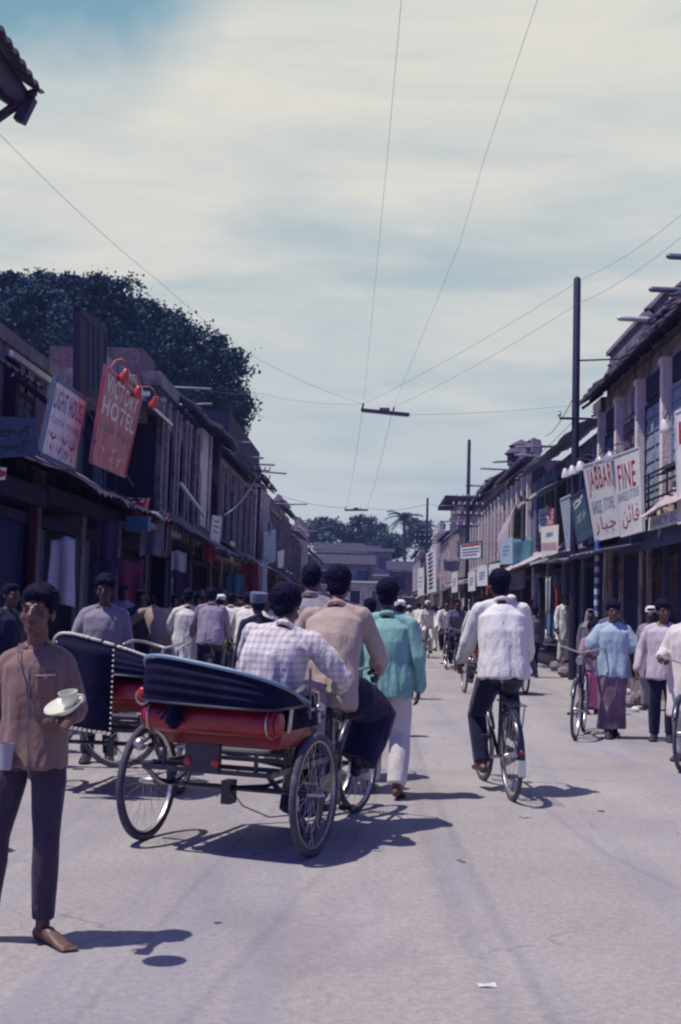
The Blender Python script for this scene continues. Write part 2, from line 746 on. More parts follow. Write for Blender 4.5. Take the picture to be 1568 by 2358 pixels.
def person(label, loc, face=0, h=1.70, pose=None, skin=None, top=None, low=None, shoes=None, hair=True, hat=None,
           lod=1, group=None, hero=False, slim=1.0, extra=None, hero_face=False, rz_extra=0, lean=0):
    J = {**BASE, **(pose or {})}
    J = {k: (V(v) if isinstance(v, tuple) else v) for k, v in J.items()}
    for sfx in 'RL':
        if J.get('to' + sfx) is None:
            J['to' + sfx] = J['an' + sfx] + V((.015 if sfx == 'R' else -.015, .165, -.045))
            if J['an' + sfx].z < .1:
                J['to' + sfx].z = .022
    sc = h / 1.70
    root = thing('person', label, 'person', loc, R(-face), group, sc)
    if lean:
        root.rotation_euler = (0, R(lean), R(-face))
    skin = skin or SKIN
    vox = {0: .0058, 1: .0095, 2: .016}[lod]
    sl = slim
    hipax = (J['hipR'] - J['hipL']).normalized()
    shax = (J['shR'] - J['shL']).normalized()
    pe, ch, ne, hd = J['pelvis'], J['chest'], J['neck'], J['head']
    up1 = (ch - pe).normalized()
    W1 = lerp(pe, ch, .45)
    # ---- body: one continuous surface
    mb = MB()
    mb.rings([pe - up1 * .09, pe, W1, ch, lerp(ch, ne, .5), lerp(ch, ne, .85)],
             [(.12 * sl, .09 * sl), (.155 * sl, .11 * sl), (.130 * sl, .095 * sl), (.155 * sl, .112 * sl), (.165 * sl, .10 * sl), (.09, .07)],
             [hipax, hipax, lerp(hipax, shax, .5), shax, shax, shax])
    mb.tube([lerp(ch, ne, .8), ne, lerp(ne, hd, .65)], [.062, .052 * (.9 + .1 * sl), .050], n=12)
    for sf in 'RL':
        sh, el, wr = J['sh' + sf], J['el' + sf], J['wr' + sf]
        mb.tube([lerp(ne, sh, .25), sh], [.05, .052 * sl], n=10)
        mb.tube([sh, lerp(sh, el, .35), el, lerp(el, wr, .3), lerp(el, wr, .75), wr],
                [.052 * sl, .049 * sl, .038 * sl, .039 * sl, .029 * sl, .025 * sl], n=12)
        hp_, kn, an = J['hip' + sf], J['kn' + sf], J['an' + sf]
        mb.tube([hp_, lerp(hp_, kn, .3), lerp(hp_, kn, .75), kn, lerp(kn, an, .3), lerp(kn, an, .7), an],
                [.085 * sl, .082 * sl, .062 * sl, .052 * sl, .054 * sl, .040 * sl, .033 * sl], n=12)
        d = J['hd' + sf] or (wr - el)
        nn = J['n' + sf] or V((-1 if sf == 'R' else 1, .0, 0))
        if lod <= 1:
            hand(mb, wr, d, nn, 1 if sf == 'R' else -1, J['curl'], fat=1.0 if lod == 0 else 1.35)
        else:
            dd = V(d).normalized()
            mb.tube([wr, wr + dd * .08, wr + dd * .15], [(.03, .022), (.04, .022), (.028, .02)], n=8)
        foot(mb, an, J['to' + sf], bare=(shoes is None and lod == 0))
    M = head(mb, hd, J['hy'], J['hp'], lod <= 1)
    body = mb.blob('body', skin, root, vox, 3 if lod else 3)
    # ---- face details
    if hero_face:
        for sg in (-1, 1):
            eb = MB().ell(hd + M @ V((sg * .031, .0805, .012)), (.0128, .007, .0052), M).build('eye', EYEW, root)
            MB().ell(hd + M @ V((sg * .031, .0875, .012)), (.0062, .003, .0050), M).build('pupil', EYED, eb)
            MB().tube([hd + M @ V((sg * .013, .0915, .030)), hd + M @ V((sg * .032, .0925, .037)), hd + M @ V((sg * .053, .078, .031))],
                      [(.003, .0045), (.0035, .0055), (.002, .003)], n=6).build('eyebrow', HAIR, root)
        MB().tube([hd + M @ V((-.021, .0925, -.050)), hd + M @ V((-.008, .0985, -.0475)), hd + M @ V((.008, .0985, -.0475)), hd + M @ V((.021, .0925, -.050))],
                  [.003, .0045, .0045, .003], n=6).tube(
            [hd + M @ V((-.020, .0925, -.0585)), hd + M @ V((0, .099, -.062)), hd + M @ V((.020, .0925, -.0585))], [.003, .0058, .003], n=6).build('lips', LIPM, root)
        MB().ell(hd + M @ V((0, .0985, -.0545)), (.014, .002, .0022), M).build('teeth', EYEW, root)
    # ---- hair
    if hair:
        mb = MB()

        def e(c, r):
            mb.ell(hd + M @ V(c), r, M)
        e((0, -.020, .050), (.081, .094, .081))
        e((0, -.045, .012), (.076, .066, .082))
        e((0, .035, .092), (.066, .056, .036))
        e((-.03, .060, .092), (.042, .028, .020))
        e((.078 - .008, .0, .035), (.013, .028, .040))
        e((-.078 + .008, .0, .035), (.013, .028, .040))
        big = 0.0 if hair is True else hair
        if big:
            e((0, -.03, .07), (.088 + big, .098 + big, .085 + big))
        hv = {0: .005, 1: .008, 2: .014}[lod]
        mb.blob('hair', HAIR, root, hv, 2, wr=(.005 if lod < 2 else .003, 34, 1))
    if hat:
        kind, hm = hat
        mb = MB()
        if kind == 'skullcap':
            mb.lathe(hd + M @ V((0, -.01, .045)), [(.094, 0), (.098, .04), (.094, .075), (.06, .105), (.01, .112)], ax=M @ V((0, -.1, 1)))
        elif kind == 'peaked':
            mb.lathe(hd + M @ V((0, -.015, .03)), [(.095, 0), (.097, .035), (.108, .085), (.102, .115), (.03, .125), (.005, .125)], ax=M @ V((0, -.15, 1)), n=24)
            mb.obox(hd + M @ V((0, .09, .045)), M @ V((.06, 0, 0)), M @ V((0, .035, -.012)), (0, 0, .003))
        elif kind == 'tall':
            mb.lathe(hd + M @ V((0, -.01, .04)), [(.098, 0), (.099, .05), (.086, .11), (.04, .145), (.005, .15)], ax=M @ V((0, -.12, 1)))
            mb.torus(hd + M @ V((0, -.01, .05)), M @ V((0, -.12, 1)), .089, .016, 24, 8)
        elif kind == 'veil':
            mb.ell(hd + M @ V((0, -.03, .03)), (.10, .11, .115), M)
            mb.rings([hd + V((0, -.04, .02)), ne + V((0, -.04, .02)), lerp(ne, ch, .6) + V((0, -.02, 0))],
                     [(.10, .09), (.13, .10), (.22, .15)], [shax] * 3)
        mb.blob('headcloth', hm, root, .01, 3, wr=(.004, 12, .6)) if kind == 'veil' else mb.build('cap', hm, root)
    # ---- clothes
    cv = {0: .0085, 1: .012, 2: .018}[lod]
    down = V((0, 0, -1))
    if top:
        tm = top['m']
        hem = top.get('hem', .10)
        fl = top.get('flare', 0.0)
        inf = top.get('inf', .016)
        slv = top.get('sleeve', 'long')
        mb = MB()
        hd_ = lerp(down, -up1, .3).normalized()
        hc_ = [pe + hd_ * hem, pe + hd_ * hem * .55, pe + up1 * .02, W1, ch, lerp(ch, ne, .5), lerp(ch, ne, .86)]
        w = [(.170 * sl + inf + fl * .5, .140 * sl + inf + fl * .5), (.170 * sl + inf + fl * .4, .138 * sl + inf + fl * .4), (.170 * sl + inf + fl * .3, .134 * sl + inf),
             (.160 * sl + inf, .122 * sl + inf), (.164 * sl + inf, .120 * sl + inf), (.166 * sl + inf, .102 * sl + inf), (.088, .074)]
        mb.rings(hc_, w, [hipax, hipax, hipax, lerp(hipax, shax, .5), shax, shax, shax], n=26)
        if top.get('collar', True):
            # collar ring round the neck base, leaning back
            cc = lerp(ch, ne, .97)
            mb.torus(cc + V((0, -.012, .012)), (ne - ch).normalized() + V((0, .35, 0)), .062, (.010, .017), 22, 6)
        for sf in 'RL':
            sh, el, wr = J['sh' + sf], J['el' + sf], J['wr' + sf]
            mb.tube([lerp(ne, sh, .3), lerp(ne, sh, .75), sh], [.050, .053, .053 * sl + inf * .3], n=12)
            if slv == 'long':
                e2 = lerp(el, wr, .93)
                mb.tube([sh, lerp(sh, el, .4), el, lerp(el, wr, .45), e2],
                        [.053 * sl + inf * .4, .053 * sl + inf * .55, .046 * sl + inf * .6, .042 * sl + inf * .6, .034 * sl + inf * .6], n=14)
            elif slv == 'elbow':
                mb.tube([sh, lerp(sh, el, .5), lerp(sh, el, .98), lerp(el, wr, .12)],
                        [.052 * sl + inf * .5, .052 * sl + inf, .048 * sl + inf, .046 * sl + inf], n=14)
            elif slv == 'short':
                mb.tube([sh, lerp(sh, el, .4), lerp(sh, el, .78)], [.053 * sl + inf * .4, .055 * sl + inf, .056 * sl + inf * 1.4], n=14)
        so = mb.blob(top.get('name', 'shirt'), tm, root, cv, 4, wr=(top.get('wr', .007) * .9, top.get('wf', 9) * .72, top.get('ws', .45) * .8), seed=len(label),
                     drape=(ne.z - .08, pe.z - hem, top.get('drape', .016)))
        if top.get('vest'):
            mb = MB()
            mb.rings([pe + up1 * .02, W1, ch, lerp(ch, ne, .5), lerp(ch, ne, .72)],
                     [(.19 * sl, .145 * sl), (.172 * sl, .138 * sl), (.185 * sl, .145 * sl), (.19 * sl, .13 * sl), (.13, .10)],
                     [hipax, hipax, shax, shax, shax], n=22)
            mb.blob('waistcoat', top['vest'], root, cv, 3, wr=(.004, 8, .5))
    if low:
        lm = low['m']
        kind = low.get('kind', 'trousers')
        mb = MB()
        il = low.get('inf', .014)
        if kind in ('trousers', 'dhoti'):
            mb.rings([pe - up1 * .12, pe - up1 * .03, pe + up1 * .07], [(.14 * sl + il * .6, .115 * sl + il * .6), (.158 * sl + il * .4, .116 * sl + il * .4), (.140 * sl + il * .3, .105 * sl + il * .3)], [hipax] * 3, n=22)
            w = low.get('wide', 0.0)
            end = low.get('end', .96)
            for sf in 'RL':
                a, k, n_ = J['hip' + sf], J['kn' + sf], J['an' + sf]
                mb.tube([a, lerp(a, k, .35), lerp(a, k, .8), k, lerp(k, n_, .35), lerp(k, n_, end)],
                        [.088 * sl + il * .4, .088 * sl + il + w * .4, .070 * sl + il + w * .7, .062 * sl + il + w, .060 * sl + il + w * 1.1, .048 * sl + il + w], n=14, round_=False)
            nm = kind
        else:  # wrapped cloth (lungi / skirt)
            kz = min(J['knR'].z, J['knL'].z)
            mk = lerp(J['knR'], J['knL'], .5)
            ma = lerp(J['anR'], J['anL'], .5)
            sp = abs(J['knR'].x - J['knL'].x) / 2
            sa = max(abs(J['anR'].x - J['anL'].x) / 2, low.get('hemw', .12))
            sy = abs(J['knR'].y - J['knL'].y) / 2
            end = low.get('end', .85)
            bot = lerp(mk, ma, end)
            mb.rings([bot, lerp(mk, bot, .5), mk, lerp(pe, mk, .5), pe - up1 * .02, pe + up1 * .07],
                     [(sa + .09, sy + .11), (sa * .5 + sp * .5 + .085, sy + .11), (sp + .095, sy + .105), (.185 * sl, .145 * sl), (.178 * sl, .136 * sl), (.150 * sl, .115 * sl)],
                     [(1, 0, 0)] * 6, n=28)
            nm = low.get('name', 'lungi')
        mb.blob(low.get('name', nm), lm, root, cv, 3, wr=(low.get('wr', .006), low.get('wf', 8), low.get('ws', .3)), seed=len(label) + 5)
    if shoes:
        for sf in 'RL':
            mb = MB()
            foot(mb, J['an' + sf], J['to' + sf], infl=.008)
            mb.blob('shoe', shoes, root, .009 if lod < 2 else .014, 2)
    if extra:
        extra(root, J, M)
    return root


# ================================================================= CYCLES
BLK = mat('black_enamel', (0.008, 0.008, 0.030), rough=0.35, var=0.3, scale=20, coat=0.3)
CHR = mat('chrome', (0.52, 0.49, 0.46), rough=0.33, var=0.25, scale=30, metal=.85)
RUB = mat('tyre_rubber', (0.075, 0.072, 0.095), rough=0.85, var=0.3, scale=25, bump=0.4, bscale=80,
          stain=((0.16, 0.14, 0.17), 14, 0.55))
SADL = mat('saddle_leather', (0.03, 0.018, 0.02), rough=0.55, var=0.3)
WHT = mat('white_paint', (0.62, 0.60, 0.56), rough=0.5, var=0.1, scale=30)
STEELD = mat('dull_steel', (0.16, 0.16, 0.20), rough=0.45, var=0.3, scale=30, metal=0.7)
REDR = mat('red_reflector', (0.45, 0.02, 0.03), rough=0.25, var=0.1)


def wheel(c, ax, parent, Rr=.355, name='wheel', lod=0, tw=.021, whitepatch=True):
    c = V(c)
    n = 44 if lod == 0 else 24
    o = MB().torus(c, ax, Rr - tw, (tw, tw * .92), n, 10 if lod == 0 else 6).build(name, RUB, parent)
    MB().torus(c, ax, Rr - 2 * tw - .006, (.007, .015), n, 6).build('rim', CHR, o)
    a, b = _frame(V(ax), V((0, 0, 1)))
    axn = V(ax).normalized()
    mb = MB()
    ns = 28 if lod == 0 else 14
    for i in range(ns):
        t = 2 * PI * i / ns
        t2 = t + (.35 if i % 4 < 2 else -.35)
        p = c + (a * math.cos(t) + b * math.sin(t)) * (Rr - 2 * tw - .006)
        q = c + (a * math.cos(t2) + b * math.sin(t2)) * .028 + axn * (.028 if i % 2 else -.028)
        mb.tube([q, p], .0013 if lod == 0 else .002, n=4, cap=False)
    mb.build('spokes', CHR, o)
    MB().tube([c - axn * .055, c - axn * .035, c + axn * .035, c + axn * .055], [.010, .022, .022, .010], n=10).build('hub', CHR, o)
    return o


def arc_guard(c, ax, Rr, a0, a1, w, parent, m, m2=None, name='mudguard'):
    """mudguard along an arc; angle measured from forward (+Y) upwards"""
    mb = MB()
    c = V(c)
    sx = V((1, 0, 0))

    def fn(u, v):
        a = R(a0 + (a1 - a0) * u)
        vv = (v - .5) * 2
        r = Rr + .012 * (1 - vv * vv)
        return c + V((vv * w, math.cos(a) * r, math.sin(a) * r))
    mb.grid(fn, 22, 6)
    o = mb.build(name, m, parent)
    if m2:
        mb = MB()

        def fn2(u, v):
            a = R(a1 + (a0 - a1) * (.22 * u) - (0 if a1 > 90 else 0))
            vv = (v - .5) * 2
            r = Rr + .0145 * (1 - vv * vv) + .003
            return c + V((vv * w * 1.02, math.cos(a) * r, math.sin(a) * r))
        mb.grid(fn2, 8, 6)
        mb.build('white_tail_patch', m2, o)
    return o


def bicycle(label, loc, face, group='bicycles in the street', steer=0.0, lean=0.0, lod=0, stand=None, crank=90, lamp=True):
    root = thing('bicycle', label, 'bicycle', loc, R(-face), group)
    root.rotation_euler = (0, R(lean), R(-face))
    rw, fw, bb = V((0, -.55, .355)), V((0, .56, .355)), V((0, -.08, .29))
    wheel(rw, (1, 0, 0), root, name='rear_wheel', lod=lod)
    sm = Matrix.Rotation(R(-steer), 3, 'Z')
    hb = V((0, .36, .92))
    fwc = V((0, .36, .355)) + sm @ V((0, .20, 0))
    wheel(fwc, sm @ V((1, 0, 0)), root, name='front_wheel', lod=lod)
    st = V((0, -.24, .90))
    head_b = V((0, .39, .66))
    f = MB()
    r = .0155
    n = 8
    f.tube([bb, st], r, n).tube([st + V((0, .01, -.06)), hb + V((0, .005, -.06))], r, n).tube([bb, head_b], r, n)
    f.tube([hb + V((0, 0, .02)), head_b + V((0, .01, -.04))], .02, n)
    for sx in (-1, 1):
        f.tube([bb + V((sx * .03, 0, 0)), rw + V((sx * .055, 0, 0))], .009, 6)
        f.tube([st + V((sx * .01, .01, -.07)), rw + V((sx * .055, 0, 0))], .008, 6)
    f.build('frame', BLK, root)
    fk = MB()
    crown = V((0, .40, .71))
    fk.box(-.045, .045, .385, .415, .695, .725)
    for sx in (-1, 1):
        o = sm @ V((sx * .05, 0, 0))
        fk.tube([crown + o, lerp(crown, fwc, .7) + o + V((0, -.02, 0)), fwc + o], [.012, .010, .008], 8)
    fk.build('fork', BLK, root)
    arc_guard(rw, None, .355 + .012, 200, 30, .030, root, BLK, WHT if lod == 0 else None, 'rear_mudguard')
    g = arc_guard((0, 0, 0), None, .355 + .012, 160, 28, .030, root, BLK, None, 'front_mudguard')
    g.location = fwc
    g.rotation_euler = (0, 0, R(-steer))
    # white tails on the mudguards
    for (cc, a0, a1) in ((rw, 183, 207), ):
        pass
    # handlebar
    hm = MB()
    top = hb + V((0, -.01, .10))
    hm.tube([hb, top], .011, 8)
    pl = [(-.27, -.22, .02), (-.27, -.08, .055), (-.22, .02, .06), (-.08, .045, .02), (0, .05, 0), (.08, .045, .02), (.22, .02, .06), (.27, -.08, .055), (.27, -.22, .02)]
    hm.tube([top + sm @ V(p) for p in pl], .011, 8)
    h = hm.build('handlebar', CHR, root)
    for sx in (-1, 1):
        MB().tube([top + sm @ V((sx * .27, -.14, .040)), top + sm @ V((sx * .27, -.25, .012))], .017, 8).build('grip', LEATH, h)
    if lamp:
        lp = MB().lathe(top + V((0, .07, -.09)), [(.03, -.05), (.045, -.01), (.055, .02), (.05, .028)], ax=(0, 1, 0)).build('headlamp', CHR, root)
        MB().tube([top + V((0, .03, -.09)), top + V((0, .0, -.02))], .007, 6).build('bracket', BLK, lp)
    # saddle
    sdl = MB().rings([(0, -.40, .955), (0, -.36, .965), (0, -.29, .962), (0, -.20, .962), (0, -.11, .958)],
                     [(.04, .02), (.088, .034), (.082, .032), (.038, .026), (.02, .018)], [(1, 0, 0)] * 5, n=14)
    s_ = sdl.build('saddle', SADL, root)
    MB().tube([st, st + V((0, -.03, .06))], .012, 8).build('seat_post', CHR, s_)
    # carrier
    cr = MB()
    for sx in (-.06, -.02, .02, .06):
        cr.tube([(sx, -.86, .76), (sx, -.32, .78)], .004, 5)
    for yy in (-.86, -.68, -.50, -.34):
        cr.tube([(-.06, yy, .765), (.06, yy, .765)], .004, 5)
    for sx in (-.06, .06):
        cr.tube([(sx, -.80, .76), (sx, -.56, .37)], .005, 5)
    cr.build('carrier', BLK, root)
    # crank and pedals, chain case
    ck = MB()
    ca = R(crank)
    cd = V((0, math.sin(ca), -math.cos(ca))) * .17
    ck.tube([bb + V((.05, 0, 0)), bb + V((.06, 0, 0)) + cd], .009, 6)
    ck.tube([bb + V((-.05, 0, 0)), bb + V((-.06, 0, 0)) - cd], .009, 6)
    ck.tube([bb + V((-.06, 0, 0)), bb + V((.06, 0, 0))], .014, 8)
    ck.torus(bb + V((.04, 0, 0)), (1, 0, 0), .085, (.006, .003), 24, 4)
    c_ = ck.build('crank', CHR, root)
    for s2 in (1, -1):
        pc = bb + V((s2 * .11, 0, 0)) + cd * s2
        MB().box(pc.x - .045, pc.x + .045, pc.y - .045, pc.y + .045, pc.z - .014, pc.z + .014).build('pedal', LEATH, c_)
    cc = MB()
    cc.hexa([(.047, -.56, .325), (.062, -.56, .325), (.062, -.05, .20), (.047, -.05, .20), (.047, -.56, .395), (.062, -.56, .395), (.062, -.02, .385), (.047, -.02, .385)])
    cc.build('chain_case', BLK, root)
    if stand:
        MB().tube([(-.05, -.42, .28), (-.16, -.50, .02)], .009, 6).build('kickstand', STEELD, root)
    # tail reflector and white patch on the rear guard
    MB().box(-.028, .028, -.935, -.915, .24, .36).build('white_tail_patch', WHT, root)
    MB().ell((0, -.928, .42), (.018, .01, .018)).build('reflector', REDR, root)
    return root


# ================================================================= CYCLE RICKSHAWS
REDP = mat('red_tin', (0.27, 0.006, 0.020), rough=0.38, var=0.35, scale=7, coat=0.25, bump=0.55, bscale=7,
           stain=((0.12, 0.02, 0.03), 5, 0.60, (1, 1, 1)))
HOOD = mat('black_hood_cloth', (0.005, 0.005, 0.028), rough=0.85, var=0.4, scale=9, bump=0.5, bscale=14)
HOOD.node_tree.nodes['Principled BSDF'].inputs['Specular IOR Level'].default_value = .15
PIPE = mat('grey_blue_piping', (0.16, 0.24, 0.33), rough=0.55, var=0.15, scale=20)
TRIM = mat('pale_trim', (0.62, 0.60, 0.48), rough=0.6, var=0.1)
SEATM = mat('seat_vinyl', (0.05, 0.012, 0.02), rough=0.4, var=0.3, bump=0.4)


def rickshaw(label, loc, face, hood='folded', steer=0, lod=0, group='cycle rickshaws', rise=(28, -14), sag=.10, L=.60, studs=False):
    root = thing('cycle_rickshaw', label, 'cycle rickshaw', loc, R(-face), group)
    for sx in (-1, 1):
        wheel((sx * .56, 0, .365), (1, 0, 0), root, Rr=.365, name='rear_wheel', lod=lod, tw=.024)
    sm = Matrix.Rotation(R(-steer), 3, 'Z')
    hb = V((0, 1.34, .95))
    fwc = V((0, 1.38, .355)) + sm @ V((0, .20, 0))
    wheel(fwc, sm @ V((1, 0, 0)), root, Rr=.355, name='front_wheel', lod=lod)
    # chassis
    f = MB()
    f.tube([(-.52, 0, .365), (.52, 0, .365)], .017, 8)
    for sx in (-.40, .40):
        f.bar((sx, -.32, .50), (sx, .62, .50), .03, .035)
        f.bar((sx, .0, .37), (sx, .0, .50), .05, .02)
        f.tube([(sx, .62, .50), (0, 1.02, .36)], .016, 8)
    for yy, zz in ((-.32, .50), (-.20, .515), (.30, .50), (.62, .50)):
        f.bar((-.42, yy, zz), (.42, yy, zz), .03, .025)
    for sx in (-.3, .3):
        f.bar((sx, -.28, .50), (sx, -.28, .62), .02)
        f.bar((sx, .25, .50), (sx, .25, .62), .02)
    f.tube([(0, .0, .36), (0, .55, .30), (0, 1.02, .30)], .015, 8)
    f.tube([(0, 1.02, .30), (0, .98, .90)], .015, 8).tube([(0, .98, .82), (0, 1.34, .88)], .015, 8).tube([(0, 1.02, .30), (0, 1.36, .66)], .015, 8)
    f.tube([hb + V((0, 0, .02)), (0, 1.365, .62)], .019, 8)
    f.build('chassis', BLK, root)
    # springs: curved leaf packs each side
    for sx in (-.40, .40):
        sp = MB()
        for k in range(3):
            sp.grid(lambda u, v: V((sx + (v - .5) * .04, -.30 + .6 * u * (1 - .06 * k) + .018 * k, .385 + .10 * (2 * u - 1) ** 2 - .010 * k)), 12, 1, th=.007)
        sp.build('leaf_spring', BLK, root)
    fk = MB()
    crown = V((0, 1.38, .72))
    for sx in (-1, 1):
        o = sm @ V((sx * .055, 0, 0))
        fk.tube([crown + o, fwc + o], [.013, .010], 8)
        fk.tube([hb + V((0, 0, .0)) + o * .5, fwc + o * 1.2], [.007, .007], 6)
    fk.tube([crown + sm @ V((-.055, 0, 0)), crown + sm @ V((.055, 0, 0))], .016, 8)
    fk.build('fork', BLK, root)
    g = arc_guard((0, 0, 0), None, .37, 165, 28, .032, root, BLK, None, 'front_mudguard')
    g.location = fwc
    g.rotation_euler = (0, 0, R(-steer))
    hm = MB()
    top = hb + V((0, -.01, .12))
    hm.tube([hb, top], .012, 8)
    pl = [(-.29, -.20, .03), (-.28, -.06, .06), (-.2, .02, .05), (0, .05, 0), (.2, .02, .05), (.28, -.06, .06), (.29, -.20, .03)]
    hm.tube([top + sm @ V(p) for p in pl], .012, 8)
    hm.build('handlebar', CHR, root)
    MB().rings([(0, .80, .985), (0, .85, .995), (0, .93, .99), (0, 1.02, .985), (0, 1.10, .98)],
               [(.05, .02), (.10, .036), (.09, .034), (.04, .026), (.02, .018)], [(1, 0, 0)] * 5, n=14).build('saddle', SADL, root)
    # crank
    ck = MB()
    bb = V((0, 1.02, .30))
    ck.tube([bb + V((.05, 0, 0)), bb + V((.06, .10, -.13))], .009, 6).tube([bb + V((-.05, 0, 0)), bb + V((-.06, -.10, .13))], .009, 6)
    ck.torus(bb + V((.045, 0, 0)), (1, 0, 0), .09, (.006, .003), 24, 4)
    ck.box(.065, .155, 1.08, 1.17, .157, .185).box(-.155, -.065, .87, .96, .415, .443)
    ck.build('crank', STEELD, root)
    # passenger box
    b = MB()
    b.hexa([(-.36, -.10, .62), (.36, -.10, .62), (.36, .34, .62), (-.36, .34, .62), (-.42, -.18, .74), (.42, -.18, .74), (.42, .36, .74), (-.42, .36, .74)])
    bx = b.build('seat_box', REDP, root)
    MB().rings([(0, .40, .78), (0, .30, .80), (0, .0, .80), (0, -.10, .79)], [(.40, .035), (.42, .055), (.42, .055), (.40, .03)], [(1, 0, 0)] * 4, n=16).build('seat_cushion', SEATM, root)
    # rolled red tin bustle behind the seat with end discs
    cy = MB()
    prof = [(.055, -.43), (.082, -.42), (.086, -.40), (.086, .40), (.082, .42), (.055, .43)]
    cy.lathe((0, -.27, .795), prof, ax=(1, 0, 0), n=28)
    rb = cy.build('rolled_back_panel', REDP, root)
    for sx in (-.385, .385):
        MB().torus((sx, -.27, .795), (1, 0, 0), .088, .006, 28, 6).build('chrome_band', CHR, rb)
    MB().lathe((.432, -.27, .795), [(.072, 0), (.062, .012), (.02, .02)], ax=(1, 0, 0), n=24).build('end_disc', REDP, rb)
    MB().lathe((-.432, -.27, .795), [(.072, 0), (.062, .012), (.02, .02)], ax=(-1, 0, 0), n=24).build('end_disc', REDP, rb)
    # arm rests
    for sx in (-1, 1):
        MB().tube([(sx * .44, -.14, .74), (sx * .45, -.12, .95), (sx * .45, .05, .99), (sx * .45, .28, .95), (sx * .44, .34, .76)], .015, 8).build('arm_rest', CHR, root)
        MB().hexa([(sx * .425, -.14, .74), (sx * .435, -.14, .74), (sx * .435, .32, .74), (sx * .425, .32, .74), (sx * .425, -.10, .93), (sx * .435, -.10, .93), (sx * .435, .26, .93), (sx * .425, .26, .93)]).build('side_panel', HOOD, root)
    # foot board
    MB().box(-.36, .36, .36, .66, .515, .535).build('foot_board', STEELD, root)
    # rear box with two reflectors
    q = MB().box(-.13, .09, -.345, -.305, .50, .66).build('tail_board', BLK, root)
    for sx in (-.11, .07):
        MB().lathe((sx, -.348, .555), [(.026, 0), (.024, .008), (.01, .013)], ax=(0, -1, 0), n=16).build('red_reflector', REDR, q)
    # lamps
    MB().ell((-.50, -.22, .615), (.042, .05, .042)).tube([(-.44, -.24, .62), (-.49, -.22, .615)], .009, 6).build('side_lamp', CHR, root)
    MB().ell((-.44, -.33, .93), (.034, .022, .038)).build('red_lamp', REDR, root)
    MB().torus((-.44, -.32, .91), (0, 1, 0), .045, .007, 20, 6).build('lamp_ring', CHR, root)
    MB().ell((.50, .20, .86), (.032, .05, .03)).tube([(.45, .12, .84), (.50, .18, .86)], .009, 6).build('side_lamp', CHR, root)
    # brake cable loop under the axle
    MB().tube([(0.02, -.02, .355), (.12, -.05, .27), (.30, -.06, .22), (.48, -.04, .25), (.54, .02, .34)], .004, 6).build('brake_cable', BLK, root)
    MB().box(-.03, .03, -.05, .05, .27, .41).build('axle_clamp', BLK, root)
    # folded hood: nested U bows from pivot to pivot behind the seat
    piv = V((0, .10, .885))

    def bow(u, ang, LL):
        a = R(ang)
        t = PI * u
        st = max(0, math.sin(t)) ** .42
        ct = math.copysign(abs(math.cos(t)) ** .55, math.cos(t))
        x = .475 * -ct
        return piv + V((x, -math.cos(a) * LL * st, math.sin(a) * LL * st - sag * (x / .95 + .5) * st * (ang - rise[1] + 8) / (rise[0] - rise[1] + 8)))
    NB = 9
    angs = [rise[0] + (rise[1] - rise[0]) * i / (NB - 1) for i in range(NB)]

    def hoodf(u, v):
        k = v * (NB - 1)
        i = min(NB - 2, int(k))
        w = k - i
        LL = L * (1.0 if i % 2 == 0 else .982) * (1 - w) + L * (.982 if i % 2 == 0 else 1.0) * w
        LL *= 1 - .10 * v
        return bow(u, angs[i] * (1 - w) + angs[i + 1] * w, LL)
    hd = MB().grid(hoodf, 36, 32).build('folded_hood', HOOD, root)
    sol = hd.modifiers.new('s', 'SOLIDIFY')
    sol.thickness = .008
    # top skin of the folded hood (flap lying inside the bows)
    MB().grid(lambda u, v: bow(u, rise[0] - 1 - 3 * math.sin(v * PI), L * (1 - .86 * v)) + V((0, 0, .0)), 30, 10).build('hood_top_flap', HOOD, hd)
    rim = [bow(i / 48, rise[0] + .8, L * 1.005) + V((0, -.004, .006)) for i in range(49)]
    MB().tube(rim, (.013, .013), 8).build('hood_piping', TRIM if studs else PIPE, hd) if not studs else None
    if studs:
        seg = MB()
        for i in range(2, 46):
            p, q2 = rim[i], lerp(rim[i], rim[i + 1], .62)
            seg.tube([p, q2], .013, 6)
        seg.build('hood_piping', TRIM, hd)
    MB().tube([bow(i / 48, rise[1] - 1, L * .91) for i in range(49)], .009, 6).build('hood_bow', BLK, hd)
    for sx in (-1, 1):
        MB().tube([(sx * .475, .10, .80), (sx * .478, .08, 1.10)], .010, 6).tube([(sx * .475, .10, .86), (sx * .475, -.25, 1.0)], .007, 6).build('hood_strut', STEELD, root)
    # gathered cloth rosette tied under the hood
    ro = MB()
    for i in range(11):
        a = PI * (i / 10)
        ro.quad((-.20, -.40, .90), (-.20 + .015, -.41, .90), (-.20 + math.cos(a) * .13 + .012, -.385, .90 - math.sin(a) * .14), (-.20 + math.cos(a) * .13 - .012, -.385, .90 - math.sin(a) * .14))
    ro.tube([(-.20, -.385, .96), (-.20, -.39, .86), (-.19, -.385, .78)], [.05, .035, .045], 8)
    ro.build('gathered_tie', HOOD, root, smooth=False)
    return root

# ================================================================= SUN, SKY
SUN_EL = 64
sun_vec = V((-.415, -.125, 1.0)).normalized()      # towards the sun
sd_ = bpy.data.lights.new('sun', 'SUN')
sd_.energy = 4.4
sd_.angle = R(0.5)
sd_.color = (1.0, 0.95, 0.88)
sun = bpy.data.objects.new('sun', sd_)
C.objects.link(sun)
sun.rotation_euler = sun_vec.to_track_quat('Z', 'Y').to_euler()
sun.location = (-10, -5, 30)

